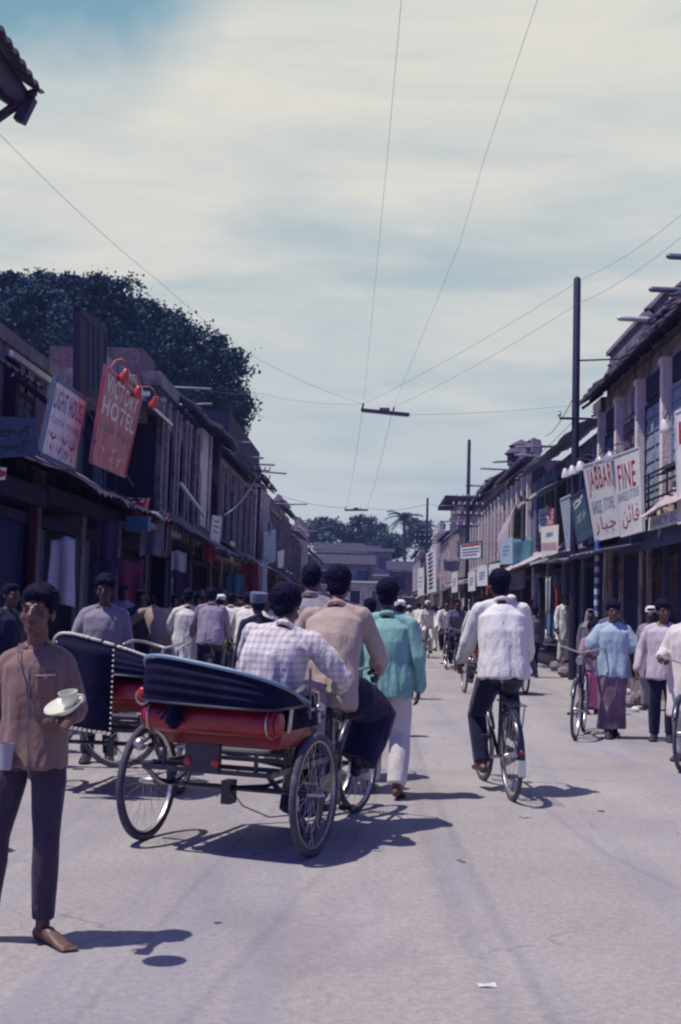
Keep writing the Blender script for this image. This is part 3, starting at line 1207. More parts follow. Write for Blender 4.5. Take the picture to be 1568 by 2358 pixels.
w = bpy.data.worlds.new('World')
S.world = w
w.use_nodes = True
nt = w.node_tree
N, L = nt.nodes, nt.links
bg = N['Background']
sky = N.new('ShaderNodeTexSky')
sky.sky_type = 'NISHITA'
sky.sun_disc = False
sky.sun_elevation = math.asin(sun_vec.z)
sky.sun_rotation = math.atan2(sun_vec.x, sun_vec.y)
sky.air_density = 1.0
sky.dust_density = 0.6
sky.ozone_density = 3.0
tc = N.new('ShaderNodeTexCoord')
sep = N.new('ShaderNodeSeparateXYZ')
L.new(tc.outputs['Generated'], sep.inputs[0])


def mth(op, a, b=None, clamp=False):
    n = N.new('ShaderNodeMath')
    n.operation = op
    n.use_clamp = clamp
    for i, x in enumerate((a, b)):
        if x is None:
            continue
        if isinstance(x, (int, float)):
            n.inputs[i].default_value = x
        else:
            L.new(x, n.inputs[i])
    return n.outputs[0]


# cloud sheets: planar projection of the view direction onto a cloud deck
zc = mth('MAXIMUM', sep.outputs['Z'], 0.04)
ux = mth('DIVIDE', sep.outputs['X'], mth('ADD', zc, 0.12))
uy = mth('DIVIDE', sep.outputs['Y'], mth('ADD', zc, 0.12))
cmb = N.new('ShaderNodeCombineXYZ')
L.new(ux, cmb.inputs[0])
L.new(uy, cmb.inputs[1])
mp = N.new('ShaderNodeMapping')
mp.inputs['Location'].default_value = (CLX, CLY, 0) if 'CLX' in globals() else (3.1, 1.7, 0)
mp.inputs['Rotation'].default_value = (0, 0, 0.25)
mp.inputs['Scale'].default_value = (0.75, 1.15, 1)
L.new(cmb.outputs[0], mp.inputs[0])
n1 = N.new('ShaderNodeTexNoise')
n1.inputs['Scale'].default_value = 1.25
n1.inputs['Detail'].default_value = 8
n1.inputs['Roughness'].default_value = 0.56
n1.inputs['Distortion'].default_value = 0.35
L.new(mp.outputs[0], n1.inputs['Vector'])
rp = N.new('ShaderNodeValToRGB')
rp.color_ramp.interpolation = 'EASE'
rp.color_ramp.elements[0].position = 0.33
rp.color_ramp.elements[1].position = 0.55
L.new(n1.outputs['Fac'], rp.inputs[0])
cl = rp.outputs['Color']
# the cloud deck covers the sky ahead; behind and overhead it is open blue
ahead = mth('MULTIPLY', mth('ADD', sep.outputs['Y'], -0.30), 3.2, True)
cover = mth('MULTIPLY', cl, ahead)
# a clearer patch high to the left of the street (direction of the blue gap)
dv = N.new('ShaderNodeVectorMath')
dv.operation = 'DOT_PRODUCT'
L.new(tc.outputs['Generated'], dv.inputs[0])
g = _ray(110, -190).normalized()
dv.inputs[1].default_value = g
n2 = N.new('ShaderNodeTexNoise')
n2.inputs['Scale'].default_value = 9
n2.inputs['Detail'].default_value = 5
L.new(tc.outputs['Generated'], n2.inputs['Vector'])
gap = mth('MULTIPLY', mth('ADD', mth('ADD', dv.outputs['Value'], mth('MULTIPLY', n2.outputs['Fac'], 0.012)), -0.9940), 110.0, True)
cover = mth('MULTIPLY', cover, mth('SUBTRACT', 1.0, mth('MULTIPLY', gap, .85)))
# cloud colour: warm white higher up, greyer blue towards the horizon
cr = N.new('ShaderNodeValToRGB')
e = cr.color_ramp.elements
e[0].position = 0.0
e[0].color = (0.57, 0.62, 0.64, 1)
e[1].position = 0.42
e[1].color = (0.72, 0.715, 0.65, 1)
x = cr.color_ramp.elements.new(0.12)
x.color = (0.59, 0.635, 0.64, 1)

x = cr.color_ramp.elements.new(0.26)
x.color = (0.68, 0.69, 0.65, 1)
L.new(sep.outputs['Z'], cr.inputs[0])
# thin horizontal streaking inside the cloud deck
mps = N.new('ShaderNodeMapping')
mps.inputs['Scale'].default_value = (2.2, 2.2, 13.0)
L.new(tc.outputs['Generated'], mps.inputs[0])
ns = N.new('ShaderNodeTexNoise')
ns.inputs['Scale'].default_value = 1.6
ns.inputs['Detail'].default_value = 9
ns.inputs['Roughness'].default_value = .6
ns.inputs['Distortion'].default_value = .5
L.new(mps.outputs[0], ns.inputs['Vector'])
rs = N.new('ShaderNodeValToRGB')
rs.color_ramp.elements[0].position = .36
rs.color_ramp.elements[0].color = (.80, .88, .95, 1)
rs.color_ramp.elements[1].position = .60
rs.color_ramp.elements[1].color = (1.06, 1.04, 1.02, 1)
L.new(ns.outputs['Fac'], rs.inputs[0])
cm = N.new('ShaderNodeMixRGB')
cm.blend_type = 'MULTIPLY'
cm.inputs['Fac'].default_value = .85
L.new(cr.outputs[0], cm.inputs['Color1'])
L.new(rs.outputs[0], cm.inputs['Color2'])
skm = N.new('ShaderNodeMixRGB')
skm.blend_type = 'MULTIPLY'
skm.inputs['Fac'].default_value = 1
L.new(sky.outputs[0], skm.inputs['Color1'])
skm.inputs['Color2'].default_value = (0.051, 0.047, 0.132, 1)
skm_out = skm.outputs[0]
gapc = N.new('ShaderNodeMixRGB')
L.new(gap, gapc.inputs['Fac'])
gapc.inputs['Color1'].default_value = (.45, .545, .58, 1)
gapc.inputs['Color2'].default_value = (.14, .34, .47, 1)
fwd = N.new('ShaderNodeMixRGB')
L.new(ahead, fwd.inputs['Fac'])
L.new(skm_out, fwd.inputs['Color1'])
L.new(gapc.outputs[0], fwd.inputs['Color2'])
mx = N.new('ShaderNodeMixRGB')
L.new(cover, mx.inputs['Fac'])
L.new(fwd.outputs[0], mx.inputs['Color1'])
L.new(cm.outputs[0], mx.inputs['Color2'])
L.new(mx.outputs[0], bg.inputs['Color'])
bg.inputs['Strength'].default_value = 1.0

S.view_settings.view_transform = 'Standard'
S.view_settings.look = 'None'
S.view_settings.exposure = 0.0
S.cycles.filter_width = 2.3
S.cycles.max_bounces = 5
S.cycles.diffuse_bounces = 3
S.cycles.transparent_max_bounces = 8
S.cycles.caustics_reflective = False
S.cycles.caustics_refractive = False

# ================================================================= GROUND
# dusty dirt verge under everything
gm = mat('dirt', (0.25, 0.215, 0.25), rough=0.95, var=0.22, scale=1.2, bump=0.5, bscale=22)
o = MB().quad((-400, -60, 0), (400, -60, 0), (400, 900, 0), (-400, 900, 0)).build('ground', gm, smooth=False)
tag(o, kind='structure')

m, nt_, b_ = _nt('road_dust')
N, L = nt_.nodes, nt_.links
tc = N.new('ShaderNodeTexCoord')


def nz(scale, detail=5, rough=.6, st=(1, 1, 1), dist=0.0):
    mp = N.new('ShaderNodeMapping')
    mp.inputs['Scale'].default_value = st
    L.new(tc.outputs['Object'], mp.inputs[0])
    n = N.new('ShaderNodeTexNoise')
    n.inputs['Scale'].default_value = scale
    n.inputs['Detail'].default_value = detail
    n.inputs['Roughness'].default_value = rough
    n.inputs['Distortion'].default_value = dist
    L.new(mp.outputs[0], n.inputs['Vector'])
    return n.outputs['Fac']


def ramp(f, stops):
    r = N.new('ShaderNodeValToRGB')
    els = r.color_ramp.elements
    els[0].position, els[0].color = stops[0][0], (*stops[0][1], 1)
    els[1].position, els[1].color = stops[-1][0], (*stops[-1][1], 1)
    for p, c in stops[1:-1]:
        q = els.new(p)
        q.color = (*c, 1)
    L.new(f, r.inputs[0])
    return r.outputs[0]


def mixc(f, a, b, blend='MIX'):
    n = N.new('ShaderNodeMixRGB')
    n.blend_type = blend
    for i, x in (('Fac', f), ('Color1', a), ('Color2', b)):
        if isinstance(x, (int, float)):
            n.inputs[i].default_value = x
        elif isinstance(x, tuple):
            n.inputs[i].default_value = (*x, 1)
        else:
            L.new(x, n.inputs[i])
    return n.outputs[0]


base = ramp(nz(.55, 6, .62), [(.25, (.300, .266, .258)), (.5, (.358, .323, .310)), (.75, (.42, .384, .360))])
fine = ramp(nz(26, 6, .75), [(.3, (.68, .68, .68)), (.7, (1.16, 1.16, 1.16))])
col = mixc(.8, base, fine, 'MULTIPLY')
grit = ramp(nz(120, 3, .8), [(.35, (.80, .80, .80)), (.65, (1.12, 1.12, 1.12))])
col = mixc(.7, col, grit, 'MULTIPLY')
# long wheel-polished streaks along the street
col = mixc(ramp(nz(1.0, 5, .55, (2.1, .10, 1), .4), [(.50, (0, 0, 0)), (.62, (.38, .38, .38))]), col, (.215, .215, .275))
col = mixc(ramp(nz(.7, 4, .6, (1, .3, 1), .8), [(.56, (0, 0, 0)), (.70, (.5, .5, .5))]), col, (.41, .36, .375))
# scattered dark grit spots
vo = N.new('ShaderNodeTexVoronoi')
vo.inputs['Scale'].default_value = 7
L.new(tc.outputs['Object'], vo.inputs['Vector'])
dots = mth2 = ramp(vo.outputs['Distance'], [(.02, (1, 1, 1)), (.05, (0, 0, 0))])
sel = ramp(nz(3.0, 2), [(.52, (0, 0, 0)), (.58, (.7, .7, .7))])
col = mixc(mixc(1.0, dots, sel, 'MULTIPLY'), col, (.13, .11, .14))
# worn darker patches and hairline cracks
col = mixc(ramp(nz(.38, 7, .7, (1, .55, 1), 1.0), [(.52, (0, 0, 0)), (.60, (.34, .34, .34))]), col, (.205, .178, .205))
vc = N.new('ShaderNodeTexVoronoi')
vc.feature = 'DISTANCE_TO_EDGE'
vc.inputs['Scale'].default_value = .9
mpc = N.new('ShaderNodeMapping')
L.new(tc.outputs['Object'], mpc.inputs[0])
wn = N.new('ShaderNodeTexNoise')
wn.inputs['Scale'].default_value = 2.2
wn.inputs['Detail'].default_value = 6
L.new(tc.outputs['Object'], wn.inputs['Vector'])
wm = N.new('ShaderNodeVectorMath')
wm.operation = 'MULTIPLY_ADD'
wm.inputs[1].default_value = (.9, .9, 0)
L.new(wn.outputs['Color'], wm.inputs[0])
L.new(mpc.outputs[0], wm.inputs[2])
L.new(wm.outputs[0], vc.inputs['Vector'])
crk = ramp(vc.outputs['Distance'], [(.0, (.55, .55, .55)), (.012, (0, 0, 0))])
crs = ramp(nz(.5, 3), [(.50, (0, 0, 0)), (.58, (1, 1, 1))])
col = mixc(mixc(1.0, crk, crs, 'MULTIPLY'), col, (.12, .10, .13))
L.new(col, b_.inputs['Base Color'])
b_.inputs['Roughness'].default_value = .95
b_.inputs['Specular IOR Level'].default_value = .15
bp = N.new('ShaderNodeBump')
bp.inputs['Strength'].default_value = .5
bp.inputs['Distance'].default_value = .02
L.new(nz(14, 8, .8), bp.inputs['Height'])
L.new(bp.outputs[0], b_.inputs['Normal'])


def roadf(u, v):
    y = -30 + 230 * u
    e = 4.55 + .25 * noise.noise((y * .25, 3.3, 0)) + .12 * noise.noise((y * 1.1, 8, 0))
    e2 = 4.55 + .25 * noise.noise((y * .25, 13.3, 0)) + .12 * noise.noise((y * 1.1, 18, 0))
    return V((-e2 + (e + e2) * v, y, .004))


o = MB().grid(roadf, 230, 2).build('road', m, smooth=False)
tag(o, kind='structure')

# faint tar-coloured wheel track curving through the foreground (a worn stain on the road)
TR = mat('tar_track', (.20, .20, .255), rough=.9, var=.15, scale=9, alpha=None, bump=.3)
# soft-edged: alpha fades to the sides and breaks up
ntt = TR.node_tree
Nn, Ll = ntt.nodes, ntt.links
bb_ = Nn['Principled BSDF']
tcx = Nn.new('ShaderNodeTexCoord')
sx_ = Nn.new('ShaderNodeSeparateXYZ')
Ll.new(tcx.outputs['UV'], sx_.inputs[0])
m1 = Nn.new('ShaderNodeMath'); m1.operation = 'SUBTRACT'; m1.inputs[1].default_value = .5
Ll.new(sx_.outputs[0], m1.inputs[0])
m2 = Nn.new('ShaderNodeMath'); m2.operation = 'ABSOLUTE'
Ll.new(m1.outputs[0], m2.inputs[0])
m3 = Nn.new('ShaderNodeMapRange')
m3.inputs[1].default_value = .5; m3.inputs[2].default_value = .05; m3.inputs[3].default_value = 0; m3.inputs[4].default_value = .12
Ll.new(m2.outputs[0], m3.inputs[0])
nn = Nn.new('ShaderNodeTexNoise'); nn.inputs['Scale'].default_value = 5; nn.inputs['Detail'].default_value = 5
Ll.new(tcx.outputs['Object'], nn.inputs['Vector'])
m4 = Nn.new('ShaderNodeMath'); m4.operation = 'MULTIPLY'
Ll.new(m3.outputs[0], m4.inputs[0]); Ll.new(nn.outputs['Fac'], m4.inputs[1])
m5 = Nn.new('ShaderNodeMath'); m5.operation = 'MULTIPLY'; m5.inputs[1].default_value = 1.7; m5.use_clamp = True
Ll.new(m4.outputs[0], m5.inputs[0]); Ll.new(m5.outputs[0], bb_.inputs['Alpha'])


def track(pts, w0, name='wheel_track'):
    P_ = [gnd(*p) for p in pts]
    # densify
    Q = []
    for i in range(len(P_) - 1):
        p0, p1, p2, p3 = P_[max(0, i - 1)], P_[i], P_[i + 1], P_[min(len(P_) - 1, i + 2)]
        for k in range(8):
            t = k / 8
            Q.append(.5 * ((2 * p1) + (p2 - p0) * t + (2 * p0 - 5 * p1 + 4 * p2 - p3) * t * t + (3 * p1 - p0 - 3 * p2 + p3) * t ** 3))
    Q.append(P_[-1])
    n = len(Q)
    mb = MB()
    for i in range(n):
        d = (Q[min(n - 1, i + 1)] - Q[max(0, i - 1)]).normalized()
        s = V((d.y, -d.x, 0)) * w0 / 2
        a, b = Q[i] - s, Q[i] + s
        mb.v += [(a.x, a.y, .008), (b.x, b.y, .008)]
    for i in range(n - 1):
        mb.f.append((2 * i, 2 * i + 1, 2 * i + 3, 2 * i + 2))
    o = mb.build(name, TR, smooth=False)
    me = o.data
    uv = me.uv_layers.new(name='UVMap')
    for lp in me.loops:
        uv.data[lp.index].uv = (lp.vertex_index % 2, (lp.vertex_index // 2) / n)
    tag(o, kind='structure')
    return o


track([(955, 1700), (968, 1850), (1000, 1990), (1060, 2130), (1130, 2270), (1175, 2400)], .22)
tk = track([(1300, 2400), (1060, 1960), (985, 1800), (940, 1650)], .10)
track([(380, 2400), (640, 2120), (860, 1850), (905, 1650)], .09)
track([(1560, 2050), (1300, 1900), (1090, 1700)], .08)
track([(150, 2380), (480, 2010), (700, 1800)], .07)
# loose grit and small stones strewn on the dust
mb = MB()
rg = random.Random(77)
for i in range(1500):
    y = 3.6 + 34 * rg.random() ** 1.7
    x = rg.choice([rg.uniform(-4.4, 4.4), rg.gauss(-.6, 1.6), rg.choice([-1, 1]) * (4.3 + rg.gauss(0, .35))])
    s_ = rg.uniform(.003, .009) * (1 + .05 * y) * (1.8 if abs(x) > 3.8 else 1)
    a = rg.uniform(0, PI)
    c_, d_ = math.cos(a) * s_, math.sin(a) * s_
    n0 = len(mb.v)
    mb.v += [(x + c_, y + d_, .003), (x - d_, y + c_, .003), (x - c_, y - d_, .003), (x + d_, y - c_, .003), (x + s_ * .3, y, .004 + s_ * .38)]
    mb.f += [(n0, n0 + 1, n0 + 4), (n0 + 1, n0 + 2, n0 + 4), (n0 + 2, n0 + 3, n0 + 4), (n0 + 3, n0, n0 + 4)]
o = mb.build('grit', mat('grit_stone', (.27, .235, .25), var=.45, scale=3), smooth=False, recalc=False)
tag(o, kind='stuff')

# ================================================================= BUILDING MATERIALS
PLR = mat('pink_limewash', (.44, .33, .34), var=.3, scale=3, bump=.5, bscale=10, stain=((.13, .09, .12), 2.2, .50))
PLW = mat('pale_limewash', (.50, .46, .46), var=.2, scale=3, bump=.5, bscale=10, stain=((.20, .17, .20), 2.0, .52))
PLG = mat('grey_plaster', (.22, .19, .23), var=.3, scale=2.5, bump=.6, bscale=9, stain=((.09, .08, .11), 2.0, .50))
BRN = mat('brown_brick', (.14, .088, .125), var=.4, scale=9, bump=.8, bscale=30, stain=((.07, .05, .07), 2.0, .52))
WDD = mat('dark_timber', (.026, .019, .062), var=.4, scale=8, bump=.6, bscale=25, stretch=(6, 6, .6))
WDB = mat('blue_timber', (.06, .085, .16), var=.35, scale=6, bump=.5, bscale=25, stretch=(6, 6, .6))
WDP = mat('pale_blue_shutter', (.26, .30, .38), var=.3, scale=7, bump=.5, bscale=25, stretch=(6, 6, .6))
WDC = mat('cream_pilaster_paint', (.76, .66, .61), var=.18, scale=6, bump=.5, bscale=20, stain=((.40, .32, .33), 3, .60))
TIL = mat('old_roof_tile', (.036, .027, .062), var=.45, scale=9, bump=1.0, bscale=26, stain=((.11, .08, .10), 6, .58, (1, 1, 1)))
TIN = mat('corrugated_tin', (.20, .21, .27), rough=.5, var=.3, scale=4, metal=.3, stain=((.10, .07, .09), 3, .52, (1, 1, 1)))
TINL = mat('bright_tin', (.55, .55, .55), rough=.45, var=.2, scale=6, metal=.2)
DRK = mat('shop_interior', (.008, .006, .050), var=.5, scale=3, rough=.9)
SHB = mat('dark_blue_shutter', (.018, .022, .10), var=.35, scale=3, bump=.4, bscale=12, stretch=(4, 4, .5))
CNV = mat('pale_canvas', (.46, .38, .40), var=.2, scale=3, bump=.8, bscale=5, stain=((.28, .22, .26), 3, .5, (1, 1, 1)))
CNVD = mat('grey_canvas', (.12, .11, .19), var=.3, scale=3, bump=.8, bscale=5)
CNVB = mat('blue_canvas', (.17, .26, .33), var=.25, scale=3, bump=.8, bscale=5)
STN = mat('stone', (.20, .17, .19), var=.4, scale=5, bump=.8, bscale=14)
PWOOD = mat('weathered_plank', (.24, .22, .27), var=.35, scale=5, bump=.6, bscale=20, stretch=(1, 8, 8))
SGW = mat('sign_white', (.66, .65, .62), rough=.6, var=.10, scale=5, stain=((.42, .42, .46), 4, .58, (1, 1, .6)))
SGG = mat('sign_grey_white', (.68, .68, .70), rough=.6, var=.15, scale=5, stain=((.38, .38, .46), 3, .55, (1, 1, .5)))
SGR = mat('sign_red', (.42, .065, .10), rough=.55, var=.3, scale=4, stain=((.44, .20, .26), 3, .5, (1, 1, .4)))
SGN = mat('sign_blue_dark', (.018, .035, .11), rough=.6, var=.25, scale=4)
SGT = mat('sign_teal', (.05, .12, .17), rough=.55, var=.25, scale=4)
INKR = mat('ink_crimson', (.30, .012, .05), rough=.7, var=.35, scale=12, stain=((.50, .34, .38), 9, .60, (1, 1, .6)))
INKB = mat('ink_blue', (.16, .22, .36), rough=.7, var=.3, scale=12, stain=((.48, .50, .56), 9, .54, (1, 1, .6)))
INKG = mat('ink_faded_violet', (.15, .12, .25), rough=.6, var=.3, scale=12)
INKW = mat('ink_white', (.66, .68, .70), rough=.7, var=.3, scale=12, stain=((.42, .12, .17), 8, .56, (1, 1, .3)))
INKD = mat('ink_dark', (.008, .006, .02), rough=.6, var=.2)
INKT = mat('ink_teal', (.10, .22, .30), rough=.6, var=.2)
PINKW = mat('band_pink', (.46, .28, .33), rough=.6, var=.2, scale=6)
IRON = mat('iron', (.022, .016, .055), rough=.6, var=.4, scale=10)
PORC = mat('porcelain', (.60, .60, .60), rough=.3, var=.1)
REDL = mat('red_lamp_enamel', (.50, .06, .05), rough=.3, var=.15, coat=.4)
ENAM = mat('white_enamel', (.70, .69, .66), rough=.35, var=.08)

XF = 5.5
rnd = random.Random(11)
FIN = mat('blackened_masonry', (.085, .065, .11), var=.4, scale=6, bump=1.0, bscale=14)


class Bld:
    def __init__(s, name, label, side, y0, y1, group=None, X0=XF):
        s.sd, s.y0, s.y1, s.X0 = side, y0, y1, X0
        s.root = thing(name, label, 'building', (side * X0, (y0 + y1) / 2, 0), 0, group)

    def p(s, u, v, z):
        return V((s.sd * (s.X0 - v), s.y0 + u, z))

    def bx(s, mb, u0, u1, v0, v1, z0, z1):
        a, b = s.p(u0, v0, z0), s.p(u1, v1, z1)
        return mb.box(a.x, b.x, a.y, b.y, a.z, b.z)

    def part(s, name, m, boxes, parent=None, label=None):
        mb = MB()
        for b in boxes:
            s.bx(mb, *b)
        return mb.build(name, m, parent or s.root, world=True, smooth=False, label=label)

    def slab(s, name, m, q, th, parent=None, smooth=False):
        mb = MB()
        n = len(q)
        mb.slab([s.p(*c) for c in q], th)
        return mb.build(name, m, parent or s.root, world=True, smooth=smooth)


def corr_sheet(b, name, m, u0, u1, v0, z0, v1, z1, parent=None, pitch=.14, amp=.012, sag=0.0, th=.012, ragged=0.0):
    """sheet sloping from (v0,z0) at the wall to (v1,z1) over the street, corrugated across u"""
    mb = MB()
    nu = max(8, int((u1 - u0) / (pitch / 4)))
    nu = min(nu, 140)

    def fn(a, c):
        u = u0 + (u1 - u0) * a
        z = z0 + (z1 - z0) * c + amp * math.sin(2 * PI * u / pitch) - sag * math.sin(PI * c) * (1 + .5 * math.sin(a * PI * 3))
        z += ragged * noise.noise((u * .9, c * 2, u0))
        return b.p(u, v0 + (v1 - v0) * c + ragged * noise.noise((u * 1.3, c, 7)), z)
    mb.grid(fn, nu, 6, th=th)
    return mb.build(name, m, parent or b.root, world=True, recalc=True, ang=60)


def tiled_eave(b, u0, u1, v0, z0, v1, z1, name='tiled_eave'):
    """rows of half-round country tiles, ragged along the front edge"""
    mb = MB()
    nt_ = max(4, int((u1 - u0) / .22))
    for i in range(nt_):
        ua = u0 + (u1 - u0) * i / nt_
        ub = u0 + (u1 - u0) * (i + 1) / nt_
        j = rnd.uniform(-.05, .05)
        j2 = rnd.uniform(-.03, .03)
        um = (ua + ub) / 2
        pa = [b.p(ua, v0, z0), b.p(um, v0, z0 + .05), b.p(ub, v0, z0)]
        pb = [b.p(ua, v1 + j, z1 + j2), b.p(um, v1 + j, z1 + .06 + j2), b.p(ub, v1 + j, z1 + j2)]
        mb.quad(pa[0], pa[1], pb[1], pb[0]).quad(pa[1], pa[2], pb[2], pb[1]).poly([pb[0], pb[1], pb[2]])
    mb.hexa([b.p(u0, v0, z0 - .07), b.p(u0, v1 - .04, z1 - .05), b.p(u1, v1 - .04, z1 - .05), b.p(u1, v0, z0 - .07),
             b.p(u0, v0, z0 - .005), b.p(u0, v1 - .04, z1 - .005), b.p(u1, v1 - .04, z1 - .005), b.p(u1, v0, z0 - .005)])
    o = mb.build(name, TIL, b.root, world=True, smooth=False, recalc=False)
    k = int((u1 - u0) / 1.1) + 1
    for i in range(k + 1):
        u = u0 + (u1 - u0) * i / k
        MB().bar(b.p(u, v0, z0 - .14), b.p(u, v1 - .12, z1 - .10), .07).build('rafter', WDD, o, world=True, smooth=False)
    return o


def window(b, u0, u1, z0, z1, shut=WDD, v=.0, kind='shutter', frame=WDD):
    fr = MB()
    t = .07
    b.bx(fr, u0, u0 + t, v, v + .07, z0, z1)
    b.bx(fr, u1 - t, u1, v, v + .07, z0, z1)
    b.bx(fr, u0 + t, u1 - t, v, v + .07, z1 - t, z1)
    b.bx(fr, u0 + t, u1 - t, v, v + .09, z0, z0 + t)
    f = fr.build('window', frame, b.root, world=True, smooth=False)
    if kind == 'shutter':
        mid = (u0 + u1) / 2
        for (a, c) in ((u0 + t, mid - .01), (mid + .01, u1 - t)):
            mb = MB()
            b.bx(mb, a, c, v + .004, v + .035, z0 + t, z1 - t)
            nl = 7
            for i in range(nl):
                zz = z0 + t + (z1 - z0 - 2 * t) * (i + .15) / nl
                b.bx(mb, a + .03, c - .03, v + .035, v + .055, zz, zz + (z1 - z0) / nl * .55)
            mb.build('shutter', shut, f, world=True, smooth=False)
    elif kind == 'bars':
        mb = MB()
        nb = 8
        for i in range(1, nb):
            u = u0 + (u1 - u0) * i / nb
            mb.tube([b.p(u, v + .04, z0 + t), b.p(u, v + .04, z1 - t)], .012, 5)
        b.bx(mb, u0 + t, u1 - t, v + .003, v + .01, z0 + t, z1 - t)
        mb.build('barred_pane', shut, f, world=True, smooth=False)
    elif kind == 'dark':
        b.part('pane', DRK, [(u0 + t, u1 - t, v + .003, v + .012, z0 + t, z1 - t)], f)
    return f


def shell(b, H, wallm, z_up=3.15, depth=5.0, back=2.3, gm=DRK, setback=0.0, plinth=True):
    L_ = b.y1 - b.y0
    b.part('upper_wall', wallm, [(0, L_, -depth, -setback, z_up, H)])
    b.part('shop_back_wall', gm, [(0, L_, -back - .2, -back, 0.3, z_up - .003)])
    k = max(1, round(L_ / 3.4))
    for i in range(k + 1):
        u = L_ * i / k
        a, c = max(0, u - .16), min(L_, u + .16)
        if i in (0, k):
            b.part('pier', wallm, [(a, c, -back, -.05, 0.32, z_up - .003)])
        else:
            b.part('pier', wallm, [(a, c, -back, -.08, 0.32, z_up - .003)])
    if plinth:
        b.part('plinth', STN, [(0, L_, -back - .2, .35, 0, .3)])
    return k


def pilasters(b, us, z0, z1, w=.16, d=.13, m=WDC):
    for u in us:
        mb = MB()
        b.bx(mb, u - w / 2, u + w / 2, .0, d, z0, z1)
        b.bx(mb, u - w / 2 - .03, u + w / 2 + .03, .0, d + .03, z1 - .12, z1 + .0)
        b.bx(mb, u - w / 2 - .03, u + w / 2 + .03, .0, d + .03, z0, z0 + .12)
        mb.build('pilaster', m, b.root, world=True, smooth=False)


def spouts(b, us, z, v=.9, m=TIN):
    for u in us:
        dz = rnd.uniform(-.06, .1)
        MB().tube([b.p(u, -.3, z), b.p(u, v + rnd.uniform(-.2, .3), z - dz)], .04, 8).build('rain_spout', m, b.root, world=True)


def shopfront(b, u0, u1, z1=2.7, kind='open', seed=0):
    """fills one bay: plank doors, hanging goods, shelves"""
    r = random.Random(seed)
    if kind == 'shut':
        k = max(4, int((u1 - u0) / .28))
        mb = MB()
        for i in range(k):
            a = u0 + (u1 - u0) * i / k
            b.bx(mb, a + .006, a + (u1 - u0) / k - .006, -.25, -.20 + r.uniform(0, .012), .32, z1)
        mb.build('plank_door', SHB, b.root, world=True, smooth=False)
        b.part('lintel', WDD, [(u0, u1, -.28, -.12, z1, z1 + .18)])
    elif kind == 'open':
        b.part('lintel', WDD, [(u0, u1, -.30, -.12, z1, z1 + .16)])
        for k in range(3):
            z = .95 + .6 * k
            sh = b.part('shelf', WDD, [(u0 + .1, u1 - .1, -1.9, -1.55, z, z + .04)])
        for side in (u0 + .02, u1 - .38):
            mb = MB()
            b.bx(mb, side, side + .36, -.14, -.10, .34, z1 - .05)
            mb.build('folded_shutter', r.choice([SHB, WDB, WDD]), b.root, world=True, smooth=False)


CLO = [cloth('goods_rose', (.26, .05, .10)), cloth('goods_blue', (.08, .14, .30)), cloth('goods_grey', (.22, .22, .30)),
       cloth('goods_violet', (.07, .045, .11)), cloth('goods_white', (.48, .47, .50)), cloth('goods_red', (.28, .02, .04)),
       cloth('goods_orange', (.38, .12, .06)), cloth('goods_teal', (.10, .24, .30))]


def hanging(label, loc, w, h, m, name='hanging_cloth', cat='cloth', group=None, ang=0.0, fold=.05):
    """a cloth hung from a rail: folded sheet with real thickness"""
    root = thing(name, label, cat, loc, ang, group)
    sd_ = rnd.uniform(0, 50)

    def fn(u, v):
        x = (u - .5) * w * (1 - .18 * v * math.sin(sd_))
        y = fold * math.sin(u * 9 + sd_) * (.3 + .7 * v) + .03 * noise.noise((u * 3, v * 2, sd_))
        return V((x, y, -h * v + .03 * math.sin(u * 5 + sd_)))
    o = MB().grid(fn, 18, 8).build('cloth', m, root)
    md = o.modifiers.new('s', 'SOLIDIFY')
    md.thickness = .012
    MB().tube([(-w / 2 - .04, 0, .015), (w / 2 + .04, 0, .015)], .01, 6).build('rod', IRON, root)
    return root


def board(label, q, m, name='shop_sign', group=None, th=.04, frame=None, fw=.035, cat='sign', back=None):
    """painted board from its 4 corners TL,TR,BR,BL (reader's view)"""
    q = [V(p) for p in q]
    c = (q[0] + q[1] + q[2] + q[3]) / 4
    root = thing(name, label, cat, tuple(c))
    n = (q[3] - q[0]).cross(q[1] - q[0]).normalized()
    pn = MB()
    K = 10
    pn.grid(lambda u, v: bil(q, u, v), K, K)
    pn.grid(lambda u, v: bil(q, u, v) - n * th, K, K)
    for e0, e1 in (((0, 0), (1, 0)), ((1, 0), (1, 1)), ((1, 1), (0, 1)), ((0, 1), (0, 0))):
        pn.grid(lambda u, v: bil(q, e0[0] + (e1[0] - e0[0]) * u, e0[1] + (e1[1] - e0[1]) * u) - n * th * v, K, 1)
    pn.build('panel', m, root, world=True, smooth=False)
    if group:
        root['group'] = group
    if frame:
        f = MB()
        for i in range(4):
            a, b = q[i], q[(i + 1) % 4]
            d = (b - a).normalized()
            s = n.cross(d)
            f.obox((a + b) / 2 - n * (th / 2 - .006), (b - a) / 2 + d * fw / 2, s * fw / 2, n * (th / 2 + .009))
        f.build('frame', frame, root, world=True, smooth=False)
    return root, q


